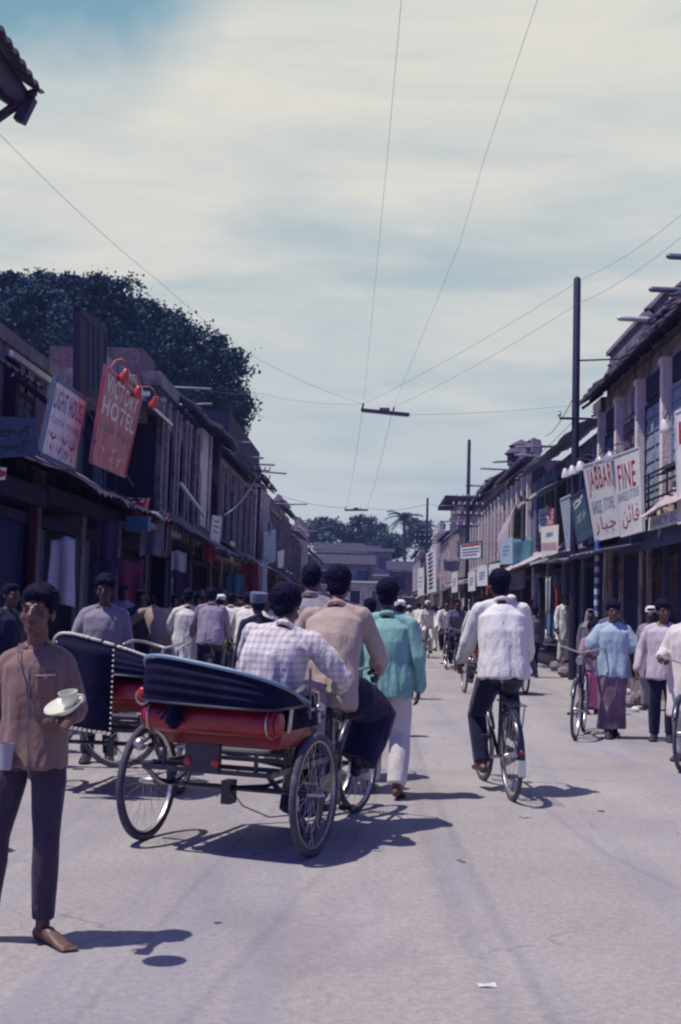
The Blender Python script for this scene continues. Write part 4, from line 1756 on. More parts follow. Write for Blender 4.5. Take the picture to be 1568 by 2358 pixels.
# ================================================================= RIGHT ROW
GRr = 'two-storey shop houses along the right side'
b = Bld('shop_house', 'near right shop house with cream pilasters, dark tiled eave and balustraded parapet', 1, 18.0, 28.9, GRr)
LN = 10.9
shell(b, 6.7, PLR, z_up=3.3)
b.part('end_wall_face', PLW, [(LN - .02, LN + .0, -5, 0.0, 3.3, 6.7)])
pus = [10.75, 8.7, 6.55, 4.4, 2.3, .3]
pilasters(b, pus, 3.35, 6.35, w=.22, d=.18)
for i, (a, c) in enumerate(zip(pus[1:], pus[:-1])):
    a2, c2 = a + .2, c - .2
    window(b, a2 + .1, c2 - .1, 3.55, 5.75, shut=(WDB, BRN, WDP, WDP, WDD)[i % 5], frame=(WDD, PLR, WDD, WDP, WDD)[i % 5])
    # fanlight boards above
    b.part('carved_panel', WDD if i != 1 else PLR, [(a2 + .1, c2 - .1, .0, .05, 5.82, 6.3)])
tiled_eave(b, -.2, LN + .25, .0, 7.05, .62, 6.62)
b.part('parapet', PLG, [(3, LN, -.35, -.05, 6.7, 7.45)])
for i in range(26):
    pass
mb = MB()
for i in range(30):
    u = 5.2 + i * .19
    mb.lathe(b.p(u, -.12, 7.45), [(.03, 0), (.055, .12), (.03, .22), (.045, .32)], n=8)
b.bx(mb, 5.1, LN, -.2, -.02, 7.78, 7.88)
mb.build('balustrade', PLG, b.root, world=True)
for u, s in ((6.5, .85), (10.6, .5), (4.3, .62)):
    MB().lathe(b.p(u, -.2, 7.3), [(.34 * s, 0), (.34 * s, .35 * s), (.42 * s, .38 * s), (.26 * s, .55 * s), (.30 * s, .62 * s), (.12 * s, .8 * s), (.02, .88 * s)], n=10).build('finial', FIN, b.root, world=True)
b.part('roof_mass', TIL, [(0, 4.6, -4, -.9, 6.7, 7.7)])
tiled_eave(b, -.5, 4.8, -.9, 7.75, .32, 7.12, name='upper_tiled_eave')
for (px_, py_, Y_) in ((1427, 733, 24), (1500, 666, 21.6), (1541, 590, 19.8)):
    t_ = at(px_, py_, Y_)
    MB().tube([t_, t_ + V((1.6, .25, .03))], .055, 8).build('rain_spout', TINL if px_ < 1450 else TIN, b.root, world=True)
# veranda rail and pipes above the awning
rl = MB()
for z in (3.62, 3.86, 4.1):
    rl.tube([b.p(-.5, .45, z), b.p(5.6, .45, z)], .022, 6)
for u in (0, 1.4, 2.8, 4.2, 5.6):
    rl.tube([b.p(u, .45, 3.4), b.p(u, .45, 4.12)], .02, 6)
rl.build('balcony_rail', IRON, b.root, world=True)
b.part('ledge', WDD, [(0, LN, 0, .50, 3.12, 3.26)])
b.part('fascia', WDB, [(0, 6.5, .502, .54, 2.70, 3.04)])
cw = corr_sheet(b, 'cloth_awning', CNV, -.5, 2.85, .10, 4.05, .95, 3.22, sag=.10, pitch=3.0, amp=.03, ragged=.06)
cw2 = corr_sheet(b, 'rolled_tarpaulin', CNVD, .2, 3.4, .0, 4.32, .5, 4.08, sag=.05, amp=.05, pitch=1.2, ragged=.12)
# lean-to roof on poles further along the shop
corr_sheet(b, 'lean_to_roof', CNVD, 4.2, 10.8, .1, 3.02, 1.35, 2.70, sag=.05, amp=.015, pitch=.4, ragged=.05)
kind = ['open', 'open', 'shut']
for i in range(3):
    shopfront(b, LN * i / 3 + .2, LN * (i + 1) / 3 - .2, kind=kind[i], seed=i)
for u in (1.1, 2.5, 4.7, 6.1, 8.8, 10.0):
    b.part('door_post', WDB if u < 5 else PLR, [(u, u + .09, -.06, .03, .3, 3.1)])

b = Bld('shop_house', 'right shop house with slim veranda posts under a ragged tin eave', 1, 29.0, 42.0, GRr)
LN = 13.0
shell(b, 6.05, mat('faded_blue_wash', (.14, .17, .27), var=.35, scale=4, bump=.5, stain=((.07, .07, .13), 2, .5)), z_up=3.2)
pilasters(b, [.9, 2.9, 4.9, 7.2, 9.4, 11.6], 3.3, 5.9, w=.11, d=.10, m=WDP)
for i, u in enumerate((1.1, 3.2, 5.3, 7.6, 9.8)):
    window(b, u + .2, u + 1.5, 3.6, 5.6, shut=WDB if i % 2 else WDD)
corr_sheet(b, 'tin_eave', TIN, -.1, 7.6, -.4, 6.55, .75, 6.02, ragged=.07, sag=.03)
corr_sheet(b, 'tin_eave', TIN, 7.4, 13.1, -.4, 6.70, .6, 6.22, ragged=.09, sag=.03)
b.part('gable_box', BRN, [(0.0, 1.2, -2, .05, 6.5, 6.8)])
corr_sheet(b, 'side_awning', TIN, 4.6, 9.6, .0, 5.35, .9, 4.95, ragged=.05)
b.part('awning_lip', TINL, [(7.6, 9.5, .90, .95, 4.86, 4.92)])
b.part('awning_lip', TINL, [(5.1, 6.6, .90, .95, 4.86, 4.93)])
spouts(b, [9.6, 12.2], 6.9, v=.9)
corr_sheet(b, 'patched_awning', CNV, 4.5, 11.5, .0, 3.55, 1.6, 2.75, sag=.10, pitch=2.2, amp=.03, ragged=.08)
corr_sheet(b, 'patched_awning', CNVD, .0, 4.4, .0, 3.35, 1.2, 2.9, sag=.08, pitch=2.2, amp=.03, ragged=.08)
b.part('awning_edge', TINL, [(.6, 3.9, 1.2, 1.24, 2.80, 2.86)])
for i in range(4):
    shopfront(b, LN * i / 4 + .2, LN * (i + 1) / 4 - .2, kind=('open', 'open', 'shut', 'open')[i], seed=20 + i)

b = Bld('shop_house', 'right brown shop house with tall pilasters and a big weathered roof finial', 1, 42.1, 62.0, GRr)
LN = 19.9
shell(b, 6.9, BRN, z_up=3.2)
pus = [.25 + i * 1.62 for i in range(13)]
pilasters(b, pus, 3.25, 6.5, w=.22, d=.16)
for i in range(12):
    window(b, pus[i] + .25, pus[i + 1] - .25, 3.5, 5.9, shut=(WDD, PLR, BRN, WDD, WDP)[i % 5], frame=(WDD, PLR)[i % 2])
tiled_eave(b, -.1, LN * .42, .0, 7.15, .5, 6.85)
tiled_eave(b, LN * .44, LN, .0, 7.55, .5, 7.25)
b.part('upper_strip', PLR, [(LN * .43, LN, -4, .0, 6.9, 7.3)])
b.part('parapet', PLG, [(.5, LN * .4, -.35, -.05, 6.9, 7.7)])
for u, s in ((5.0, 1.1), (1.2, .6), (16.5, .9), (19.2, .8)):
    MB().lathe(b.p(u, -.2, 7.3), [(.5 * s, 0), (.5 * s, .35 * s), (.62 * s, .4 * s), (.40 * s, .62 * s), (.46 * s, .7 * s), (.2 * s, .85 * s), (.02, .95 * s)], n=10).build('finial', FIN, b.root, world=True)
spouts(b, [5.4, 8.6, 15.5], 7.55, v=1.0)
MB().grid(lambda u, v: b.p(1.2 + 3.6 * u, .15 + .5 * v + .25 * math.sin(PI * v), 5.9 - 2.3 * v - .5 * (u) * (1 - v)), 10, 8, th=.02).build('hung_tarpaulin', CNV, b.root, world=True)
corr_sheet(b, 'tin_awning', TIN, 3.0, 12.5, .0, 3.6, 1.5, 2.85, ragged=.06)
b.part('awning_lip', TINL, [(.4, 7.5, 1.52, 1.57, 3.10, 3.2)])
corr_sheet(b, 'blue_awning', CNVB, .2, 7.0, .0, 3.75, 1.55, 3.15, sag=.05, amp=.02, pitch=1.2, ragged=.05)
corr_sheet(b, 'tin_awning', CNVD, 12.8, 19.5, .0, 3.4, 1.3, 2.8, ragged=.08, amp=.02, pitch=1.0)
for i in range(6):
    shopfront(b, LN * i / 6 + .2, LN * (i + 1) / 6 - .2, kind=('open', 'shut')[i % 3 == 1], seed=40 + i)


def far_house(side, y0, y1, H, wm, label, eave='tile', pw=1.7, aw=CNVD, pm=WDC, X0=XF, seedk=0, group=None, top=None, pil=True):
    b = Bld('shop_house', label, side, y0, y1, group, X0=X0)
    LN = y1 - y0
    r = random.Random(seedk)
    shell(b, H, wm, z_up=3.2)
    n = max(2, int(LN / pw))
    pus = [.2 + (LN - .4) * i / n for i in range(n + 1)]
    if pil:
        pilasters(b, pus, 3.25, H - .35, w=.20, d=.14, m=pm)
    for i in range(n):
        window(b, pus[i] + .25, pus[i + 1] - .25, 3.6, H - 1.1, shut=r.choice([WDD, WDB, BRN, WDP]), kind=r.choice(['shutter', 'dark', 'bars']), frame=WDD)
    if eave == 'tile':
        tiled_eave(b, -.1, LN + .1, .0, H + .3, .5, H - .02)
    elif eave == 'tin':
        corr_sheet(b, 'tin_eave', TIN, 0, LN, -.3, H + .35, .7, H - .05, ragged=.05)
    else:
        b.part('parapet', wm, [(0, LN, -.25, .08, H, H + .6)])
        b.part('cornice', pm, [(0, LN, -.0, .2, H - .14, H)])
    if top:
        for u, s in top:
            MB().lathe(b.p(u, -.2, H + .2), [(.4 * s, 0), (.4 * s, .35 * s), (.5 * s, .4 * s), (.33 * s, .62 * s), (.15 * s, .85 * s), (.02, .95 * s)], n=10).build('finial', FIN, b.root, world=True)
    spouts(b, [r.uniform(1, LN - 1) for _ in range(max(1, int(LN / 9)))], H + .45, v=1.2)
    k = max(1, int(LN / 6))
    for i in range(k):
        a, c = LN * i / k + .2, LN * (i + 1) / k - .3
        zz = r.uniform(3.1, 3.6)
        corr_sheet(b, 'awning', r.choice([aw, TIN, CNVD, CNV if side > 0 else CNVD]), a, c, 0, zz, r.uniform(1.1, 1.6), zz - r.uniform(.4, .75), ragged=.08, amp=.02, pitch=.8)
        shopfront(b, a, c, kind=r.choice(['open', 'open', 'shut']), seed=seedk + i)
    return b


far_house(1, 62.1, 69.5, 7.2, PLR, 'right pinkish shop house with a finial, just behind the insulator pole', seedk=3, group=GRr, top=[(1, .9), (6, .7)])
far_house(1, 69.6, 78.0, 6.4, PLW, 'low pale right shop house between the insulator pole and the flat-roofed one', eave='tin', seedk=4, group=GRr)
b = far_house(1, 78.1, 86.0, 8.1, PLR, 'taller right shop house with a flat dark overhanging roof slab', eave='none', seedk=5, group=GRr)
b.part('roof_slab', WDD, [(-.6, 8.4, -4, 1.0, 8.75, 9.0)])
far_house(1, 86.1, 95.0, 7.0, BRN, 'brown right shop house right after the flat-roofed one', eave='tile', seedk=6, group=GRr, X0=5.4)
far_house(1, 95.1, 106.0, 7.9, PLW, 'far right pale shop house with a plain parapet, behind the thin pole', eave='none', seedk=8, group=GRr, X0=5.2, top=[(2, .8)])
far_house(1, 106.1, 119.0, 6.6, PLR, 'far right pinkish shop house with a tin eave', eave='tin', seedk=7, group=GRr, X0=5.0)
far_house(1, 119.1, 138.0, 7.4, PLG, 'farthest right shop house before the street bends', seedk=9, group=GRr, X0=4.6)

# ================================================================= LEFT ROW
GLl = 'two-storey shop houses along the left side'
b = Bld('shop_house', 'nearest left shop house, low and dark, with a sloping tin awning', -1, 12.6, 19.4, GLl)
LN = 6.8
shell(b, 5.15, WDD, z_up=3.0, setback=.9)
b.part('front_beam', WDD, [(0, LN, -.9, .1, 2.98, 3.28)])
corr_sheet(b, 'upper_tin_roof', TIL, .0, 5.6, -2.5, 6.5, .3, 4.75, pitch=.3, amp=.03, ragged=.05)
MB().bar(b.p(.4, -1.9, 6.15), b.p(5.1, -1.3, 5.95), .09, .12).build('ridge_beam', TINL, b.root, world=True, smooth=False)
MB().bar(b.p(5.1, -1.3, 5.93), b.p(6.7, -.9, 5.65), .08, .10).build('ridge_beam', WDD, b.root, world=True, smooth=False)
b.part('veranda_post', WDD, [(5.9, 6.1, -.85, -.65, 3.3, 5.3)])
b.part('veranda_post', WDP, [(6.35, 6.5, -.85, -.75, 4.2, 5.1)])
for k in range(9):
    u0 = .2 + k * .72
    corr_sheet(b, 'plank_awning', TIN if k % 2 else CNVD, u0, u0 + .68, -.85, 4.35 - .03 * (k % 3), 1.0, 3.35 + .03 * (k % 2), amp=.004)
shopfront(b, .2, 3.2, kind='shut', seed=3)
shopfront(b, 3.5, 6.6, kind='shut', seed=4)
b.part('side_post', mat('maroon_post', (.10, .02, .04)), [(6.55, 6.68, -.1, .02, .3, 3.0)])
b.part('counter', SHB, [(1.2, 5.2, -.15, .55, .3, 1.25)])

b = Bld('shop_house', 'left shop house of worn plaster with a curved gable wall and tin canopy', -1, 19.5, 29.2, GLl)
LN = 9.7
shell(b, 5.9, PLG, z_up=3.1, setback=1.0)
b.part('front_beam', WDD, [(0, LN, -1.0, .1, 3.08, 3.36)])
# parapet wall with a little pediment, facing down the street
mb = MB()
prof = [(-5, 5.9), (-5, 6.75), (-1.6, 6.85), (-1.15, 7.0), (-.75, 7.12), (-.45, 6.95), (-.25, 6.6), (-.2, 5.9)]
for u0 in (7.6,):
    A_ = [b.p(u0, v, z) for v, z in prof]
    B_ = [b.p(u0 + 2.05, v, z) for v, z in prof]
    mb.poly(A_).poly(B_[::-1])
    for i in range(len(prof)):
        j = (i + 1) % len(prof)
        mb.quad(A_[i], A_[j], B_[j], B_[i])
mb.build('gable_wall', PLG, b.root, world=True, smooth=False)
b.part('pale_wall', PLW, [(2.0, 2.2, -5, -1.0, 4.2, 5.9)])
b.part('coping', PLG, [(.0, 7.6, -4.9, -.95, 5.9, 6.15)])
b.part('tin_edge', TINL, [(.2, 5.4, -.75, -.68, 5.55, 5.66)])
corr_sheet(b, 'canopy', TIN, 6.9, 9.9, -1.0, 6.55, .35, 5.95, ragged=.02)
b.part('canopy_lip', TINL, [(6.9, 9.9, .35, .39, 5.88, 5.95)])
b.part('canopy_lip', TINL, [(6.84, 6.9, -1.0, .37, 6.1, 6.2)])
for u in (.8, 2.7, 4.6, 6.6, 8.9):
    b.part('timber_post', WDD if u != 2.7 else PLW, [(u, u + .22, -.98, -.78, 3.36, 5.7)])
for u in (1.2, 3.2, 5.2, 7.2):
    window(b, u + .1, u + 1.2, 3.7, 5.2, v=-.99, shut=WDB)
corr_sheet(b, 'veranda_awning', TIL, 0, LN, -.95, 4.1, .9, 3.3, ragged=.12, amp=.03, pitch=.25)
MB().bar(b.p(.0, .6, 4.7), b.p(6.2, .2, 4.0), .06).bar(b.p(.0, -.6, 5.2), b.p(2.2, .6, 4.2), .07).build('loose_pole', WDD, b.root, world=True, smooth=False)
for i in range(3):
    shopfront(b, LN * i / 3 + .2, LN * (i + 1) / 3 - .2, kind=('open', 'open', 'open')[i], seed=60 + i)
b.part('painted_beam', PLG, [(5.5, 9.7, .1, .75, 3.05, 3.18)])

b = Bld('shop_house', 'left timber-fronted shop house with closely set upright posts', -1, 29.3, 36.0, GLl)
LN = 6.7
shell(b, 6.9, WDD, z_up=3.1)
pus = [.15, .95, 2.1, 2.7, 3.9, 4.6, 5.7, 6.5]
pilasters(b, pus, 3.2, 6.6, w=.19, d=.15, m=mat('weathered_post', (.27, .235, .26), var=.35, stain=((.11, .085, .12), 3, .50)))
for i in range(7):
    if i in (1, 3, 5):
        window(b, pus[i] + .12, pus[i + 1] - .12, 3.9, 5.9, shut=(WDB, WDD, BRN)[i % 3], kind='dark')
        b.part('upper_panel', PLG, [(pus[i] + .12, pus[i + 1] - .12, .0, .05, 6.0, 6.55)])
    else:
        b.part('plaster_panel', (PLR, PLG)[i % 2], [(pus[i] + .12, pus[i + 1] - .12, .0, .05, 3.4, 6.3)])
tiled_eave(b, 3.0, LN, .0, 7.2, .5, 6.9)
b.part('parapet', PLG, [(0, 3.0, -.4, .05, 6.9, 7.25)])
b.part('roof_shed', BRN, [(.8, 2.6, -3, -.6, 6.9, 8.0)])
spouts(b, [2.2, 5.0], 7.25, v=.8)
corr_sheet(b, 'sagging_roof', CNVD, 0, LN, .0, 3.9, 1.6, 2.9, ragged=.14, amp=.03, pitch=.6, sag=.1)
for i in range(2):
    shopfront(b, LN * i / 2 + .2, LN * (i + 1) / 2 - .2, kind='open', seed=70 + i)
MB().bar(b.p(-1.5, .9, 4.3), b.p(2.6, .9, 3.85), .07).build('sign_pole', TINL, b.root, world=True, smooth=False)

b = Bld('shop_house', 'narrow left shop house with a white brick corner pier painted bright as if sunlit', -1, 36.1, 40.5, GLl)
LN = 4.4
shell(b, 7.0, BRN, z_up=3.1, setback=.5)
b.part('white_pier', mat('painted_sunlit_brick', (.60, .56, .56), var=.12, scale=4, bump=.8, bscale=18), [(.3, 1.6, -.5, .12, 3.9, 6.9)])  # white brick, with the brightness of sun on it put into the colour
b.part('pier', PLR, [(1.7, 2.3, -.5, .15, 3.4, 6.9)])
b.part('pier', WDD, [(3.6, 4.3, -.5, .2, 3.2, 7.6)])
window(b, 2.4, 3.5, 3.7, 6.3, v=-.49, shut=WDB)
tiled_eave(b, -.1, LN, -.4, 7.4, .75, 6.85)
corr_sheet(b, 'sagging_roof', TIL, 0, LN, .0, 3.9, 1.4, 3.0, ragged=.12, amp=.03, pitch=.6)
MB().bar(b.p(.2, .9, 4.35), b.p(1.6, .3, 3.75), .05).build('bracket', WDD, b.root, world=True, smooth=False)
shopfront(b, .2, LN - .2, kind='open', seed=75)

b = Bld('shop_house', 'tall left shop house with a dark roof storey and slatted upper front', -1, 40.6, 53.0, GLl)
LN = 12.4
shell(b, 6.7, PLR, z_up=3.1)
b.part('roof_storey', WDD, [(1.0, LN, -4, .25, 6.95, 8.3)])
pus = [.2, 1.0, 2.3, 3.0, 4.4, 5.1, 6.4, 7.2, 8.6, 9.3, 10.6, 11.3, 12.2]
pilasters(b, pus, 3.2, 6.4, w=.22, d=.15, m=mat('weathered_post', (.38, .34, .40)))
for i in range(12):
    if i % 2:
        window(b, pus[i] + .14, pus[i + 1] - .14, 3.7, 5.8, shut=(WDB, WDD, BRN)[i % 3], kind=('dark', 'shutter')[i % 4 == 1])
    else:
        b.part('plaster_panel', (PLR, PLW, BRN)[i % 3], [(pus[i] + .14, pus[i + 1] - .14, .0, .05, 3.5, 6.2)])
tiled_eave(b, -.1, LN * .5, .0, 7.0, .5, 6.7)
corr_sheet(b, 'tin_eave', TIN, LN * .5, LN, -.1, 7.1, .6, 6.75, ragged=.06)
spouts(b, [1.8, 5.5, 8], 7.3, v=1.0)
corr_sheet(b, 'tin_awning', TIN, 0, 6, .0, 3.7, 1.6, 2.9, ragged=.08)
corr_sheet(b, 'tin_awning', CNVD, 6.2, LN, .0, 3.6, 1.5, 2.9, ragged=.08, amp=.02)
for i in range(4):
    shopfront(b, LN * i / 4 + .2, LN * (i + 1) / 4 - .2, kind=('open', 'open', 'shut', 'open')[i], seed=80 + i)
PWT = mat('weathered_post', (.24, .20, .27))
far_house(-1, 53.1, 60.0, 7.3, PLR, 'left pinkish shop house behind the insulator bracket', seedk=31, group=GLl, pm=WDC, pw=1.3)
far_house(-1, 60.1, 67.5, 6.5, BRN, 'left brown shop house with a plain parapet, past the insulator bracket', eave='none', seedk=35, group=GLl, pm=PWT, pw=1.2, top=[(2, .7)])
far_house(-1, 67.6, 76.0, 7.1, PLW, 'left pale shop house with two finials in the middle distance', seedk=32, group=GLl, pm=PWT, pw=1.3, top=[(2, .8), (6.5, .9)])
far_house(-1, 76.1, 86.0, 6.2, BRN, 'far left brown shop house with a low tin eave', eave='tin', seedk=33, group=GLl, pm=PWT, X0=5.4)
far_house(-1, 86.1, 98.0, 7.4, PLR, 'far left pinkish shop house with a parapet rising over its neighbours', eave='none', seedk=36, group=GLl, pm=WDC, X0=5.6, top=[(5, .8)])
far_house(-1, 98.1, 128.0, 6.2, PLG, 'farthest left grey shop house near the street end', seedk=34, group=GLl, pm=PWT, X0=5.8)

# ================================================================= END OF THE STREET
def end_block(label, x0, x1, y, d, H, wm, storeys, roofm, seedk=0, ledge=True, slope=0.8):
    root = thing('end_house', label, 'building', ((x0 + x1) / 2, y, 0), 0, 'buildings closing the far end of the street')
    MB().box(x0, x1, y, y + d, 0, H).build('wall', wm, root, world=True, smooth=False)
    r = random.Random(seedk)
    for s in range(storeys):
        z = H * s / storeys
        n = max(2, int((x1 - x0) / 2.0))
        for i in range(n):
            cx = x0 + (x1 - x0) * (i + .5) / n
            ww = (x1 - x0) / n * .28
            f = MB().box(cx - ww, cx + ww, y - .08, y - .0, z + .9, z + H / storeys - .7).build('window', r.choice([WDC, WDD, WDP]), root, world=True, smooth=False)
            MB().box(cx - ww + .12, cx + ww - .12, y - .11, y - .082, z + 1.0, z + H / storeys - .8).build('pane', r.choice([DRK, WDB, WDD]), f, world=True, smooth=False)
        if s and ledge:
            MB().box(x0 - .1, x1 + .1, y - .9, y - .0, z - .1, z + .08).build('ledge', r.choice([WDC, PLW, TINL]), root, world=True, smooth=False)
    MB().hexa([(x0 - .4, y - .7, H), (x1 + .4, y - .7, H), (x1 + .4, y + d, H + slope), (x0 - .4, y + d, H + slope),
               (x0 - .4, y - .7, H + .14), (x1 + .4, y - .7, H + .14), (x1 + .4, y + d, H + slope + .14), (x0 - .4, y + d, H + slope + .14)]).build('roof', roofm, root, world=True, smooth=False)
    return root


end_block('pale two-tier house closing the street, with a long grey roof', -9.5, -.2, 150, 10, 6.9, PLG, 2, TIL, 1, slope=1.6)
end_block('low white house with a double doorway at the street end', -3.4, 1.6, 140, 8, 4.4, PLW, 1, TIN, 2, slope=.4)
end_block('brown house at the street end below the palm', 1.9, 9.0, 146, 10, 6.2, BRN, 2, TIL, 3, slope=1.5)
end_block('upper house with a pale wall standing above the street end', -8.5, 2.5, 172, 8, 9.6, PLG, 3, TIL, 4, slope=1.6)

# ================================================================= TREES
LEAF = mat('leaf_dark', (.030, .068, .092), rough=.85, var=.5, scale=.5, stain=((.07, .145, .15), 1.0, .54, (1, 1, 1)))
LEAF.node_tree.nodes['Principled BSDF'].inputs['Specular IOR Level'].default_value = .1
LEAF2 = mat('leaf_far', (.045, .075, .095), rough=.7, var=.5, scale=.8)
BARK = mat('bark', (.06, .045, .055), rough=.9, var=.3, bump=.8)


def tree(label, base, H, lobes, n, leaf, m=LEAF, group=None, trunk_r=.5, seedk=1, name='tree', shell_=.55):
    root = thing(name, label, 'tree', base, 0, group)
    bx_, by_, bz_ = base
    r = np.random.default_rng(seedk)
    mb = MB()
    th = H * .35
    mb.tube([(0, 0, -.3), (.1, 0, th * .5), (-.1, .1, th), (0, 0, th * 1.6)], [trunk_r * 1.2, trunk_r, trunk_r * .8, trunk_r * .4], 10)
    for (lx, ly, lz, rx, ry, rz) in lobes:
        t = V((0, 0, th * .9))
        e_ = V((lx, ly, lz))
        mb.tube([t, lerp(t, e_, .5) + V((0, 0, .6)), e_], [trunk_r * .4, trunk_r * .22, trunk_r * .08], 7)
    mb.build('trunk', BARK, root)
    vol = np.array([l[3] * l[4] * l[5] for l in lobes]) ** (2 / 3)
    cnt = (n * vol / vol.sum()).astype(int)
    cs = []
    for (lx, ly, lz, rx, ry, rz), k in zip(lobes, cnt):
        # twig clumps inside each lobe, leaves gathered round the clumps
        nc = max(9, int(k / 230))
        d = r.normal(size=(nc, 3))
        d /= np.linalg.norm(d, axis=1)[:, None]
        rad = (shell_ + (1 - shell_) * r.random(nc) ** .6) * (0.86 + .26 * r.random(nc))
        cc = np.array([lx, ly, lz]) + d * rad[:, None] * np.array([rx, ry, rz])
        kk = k // nc
        s = min(rx, ry, rz) * .165 + leaf * .5
        off = r.normal(size=(nc, kk, 3)) * s * np.array([1, 1, .62]) * (.7 + .6 * r.random(nc))[:, None, None]
        cs.append((cc[:, None, :] + off).reshape(-1, 3))
    Cc = np.concatenate(cs)
    n_ = len(Cc)
    nrm = r.normal(size=(n_, 3)) + np.array([0, 0, .9])
    nrm /= np.linalg.norm(nrm, axis=1)[:, None]
    a = np.cross(nrm, r.normal(size=(n_, 3)))
    a /= np.linalg.norm(a, axis=1)[:, None]
    bb = np.cross(nrm, a)
    sz = (leaf * (.6 + .8 * r.random(n_)))[:, None]
    vs = np.stack([Cc - a * sz * .5, Cc - bb * sz * .32, Cc + a * sz * .5, Cc + bb * sz * .32], 1).reshape(-1, 3)
    me = bpy.data.meshes.new('crown')
    me.vertices.add(4 * n_)
    me.vertices.foreach_set('co', vs.astype(np.float32).ravel())
    me.loops.add(4 * n_)
    me.loops.foreach_set('vertex_index', np.arange(4 * n_, dtype=np.int32))
    me.polygons.add(n_)
    me.polygons.foreach_set('loop_start', np.arange(0, 4 * n_, 4, dtype=np.int32))
    me.update(calc_edges=True)
    me.materials.append(m)
    o = bpy.data.objects.new('crown', me)
    C.objects.link(o)
    o.parent = root
    return root


def lobe_px(base, Y, items, f=.80, dx=0, dy=0):
    """lobes given as silhouettes (px,py,radius m) at depth Y, made real ellipsoids round that depth"""
    out = []
    for i, (px, py, rr) in enumerate(items):
        p = at(px + dx, py + dy, Y + rnd.uniform(-3, 3))
        rr *= f
        out.append((p.x - base[0], p.y - base[1], p.z - base[2], rr * 1.05, rr, rr * .88))
    return out


bs = (-12.5, 78, 0)
tree('huge dark spreading tree bulging above the left row of shops', bs, 18,
     lobe_px(bs, 76, [(400, 745, 2.7), (350, 790, 3.2), (460, 800, 3.1), (520, 850, 2.9), (548, 915, 2.2), (500, 930, 3.0), (420, 880, 3.4), (560, 975, 1.5),
                      (340, 900, 3.2), (540, 1010, 1.5), (470, 1010, 2.6), (400, 990, 3.0), (575, 905, 1.1), (395, 700, 1.3), (320, 740, 2.0)], dx=-42, dy=22),
     90000, .27, group='large trees behind the left shops', trunk_r=.9, seedk=3)
bs = (-20, 74, 0)
tree('second dark tree behind the left shops, its loose crown reaching the frame edge', bs, 19,
     lobe_px(bs, 73, [(30, 670, 2.3), (80, 650, 2.0), (150, 680, 2.4), (205, 665, 2.2), (250, 675, 2.2), (110, 730, 2.8), (190, 740, 3.0), (260, 740, 2.8), (20, 760, 2.8), (290, 800, 2.6), (-50, 690, 3), (60, 820, 2.5), (180, 840, 2.6)], dx=-10, dy=22),
     70000, .27, group='large trees behind the left shops', trunk_r=.8, seedk=4)
for i, (px, Y, items, lab) in enumerate([
        (740, 185, [(715, 1220, 2.0), (745, 1212, 2.2), (770, 1222, 1.8), (730, 1240, 2.2)], 'small rounded tree at the far end, left of the broad one'),
        (830, 190, [(810, 1225, 2.4), (835, 1212, 2.3), (862, 1222, 2.1), (790, 1235, 2.0), (850, 1240, 2.2), (815, 1250, 2.2)], 'broad dark tree above the roofs at the street end'),
        (895, 180, [(885, 1245, 1.8), (905, 1250, 1.9), (895, 1275, 2.2), (870, 1262, 2.0)], 'low tree in front of the palm at the street end'),
        (965, 188, [(950, 1215, 2.0), (970, 1222, 1.9), (985, 1235, 1.8), (955, 1250, 2.4)], 'tree beside the palm behind the right-hand shops')]):
    q = gnd(px, 1500)
    X = at(px, 1400, Y).x
    bs = (X, Y, 0)
    tree(lab, bs, 9, lobe_px(bs, Y, items), 5200, .5, m=LEAF2, group='trees beyond the street end', trunk_r=.35, seedk=10 + i)

# coconut palm
pp = at(930, 1192, 165)
root = thing('palm_tree', 'single coconut palm rising over the roofs at the far end', 'tree', (pp.x, 165, 0))
MB().tube([(0, 0, 0), (.3, 0, pp.z * .5), (0, 0, pp.z)], [.3, .22, .17], 9).build('trunk', BARK, root)
mb = MB()
r = random.Random(5)
for i in range(22):
    a = 2 * PI * i / 22 + r.uniform(-.2, .2)
    el = r.uniform(-.3, 1.1)
    Ln = r.uniform(2.4, 3.1)
    pts = []
    for k in range(9):
        t = k / 8
        rr_ = Ln * t
        z = pp.z + math.sin(el) * Ln * t - 1.6 * t * t
        pts.append(V((math.cos(a) * rr_ * math.cos(el * .6), math.sin(a) * rr_ * math.cos(el * .6), z)))
    for k in range(8):
        d = (pts[k + 1] - pts[k]).normalized()
        s_ = d.cross(V((0, 0, 1))).normalized()
        for sg in (-1, 1):
            for h_ in (0, .5):
                q = lerp(pts[k], pts[k + 1], h_)
                w_ = .75 * (1 - (k / 9) ** 2)
                mb.poly([q, q + d * .16, q + s_ * sg * w_ + d * .25 - V((0, 0, .28))])
mb.build('fronds', LEAF2, root, smooth=False, recalc=False)

# ================================================================= POLES, LAMPS, WIRES
def insulator_arm(mb, c, half, n=4):
    mb.bar(c + V((-half, 0, 0)), c + V((half, 0, 0)), .05)
    return [c + V((-half + 2 * half * i / (n - 1), 0, .03)) for i in range(n)]


def pole(label, x, y, top, arms=(), r=.075, rr=.06, extra_arm=None, lean=(0, 0)):
    root = thing('utility_pole', label, 'pole', (x, y, 0), 0, 'steel utility poles on the right kerb')
    MB().tube([(0, 0, -.2), (lean[0] * .5, 0, top * .5), (lean[0], 0, top)], [r, r * .9, rr], 12).build('post', IRON, root)
    for z, half, n in arms:
        mb = MB()
        pts = insulator_arm(mb, V((0, -.06, z)), half, n)
        a = mb.build('cross_arm', IRON, root, smooth=False)
        for p in pts:
            MB().lathe(p, [(.012, 0), (.035, .03), (.045, .07), (.028, .10), (.038, .13), (.01, .16)], n=10).build('insulator', PORC, a)
    return root


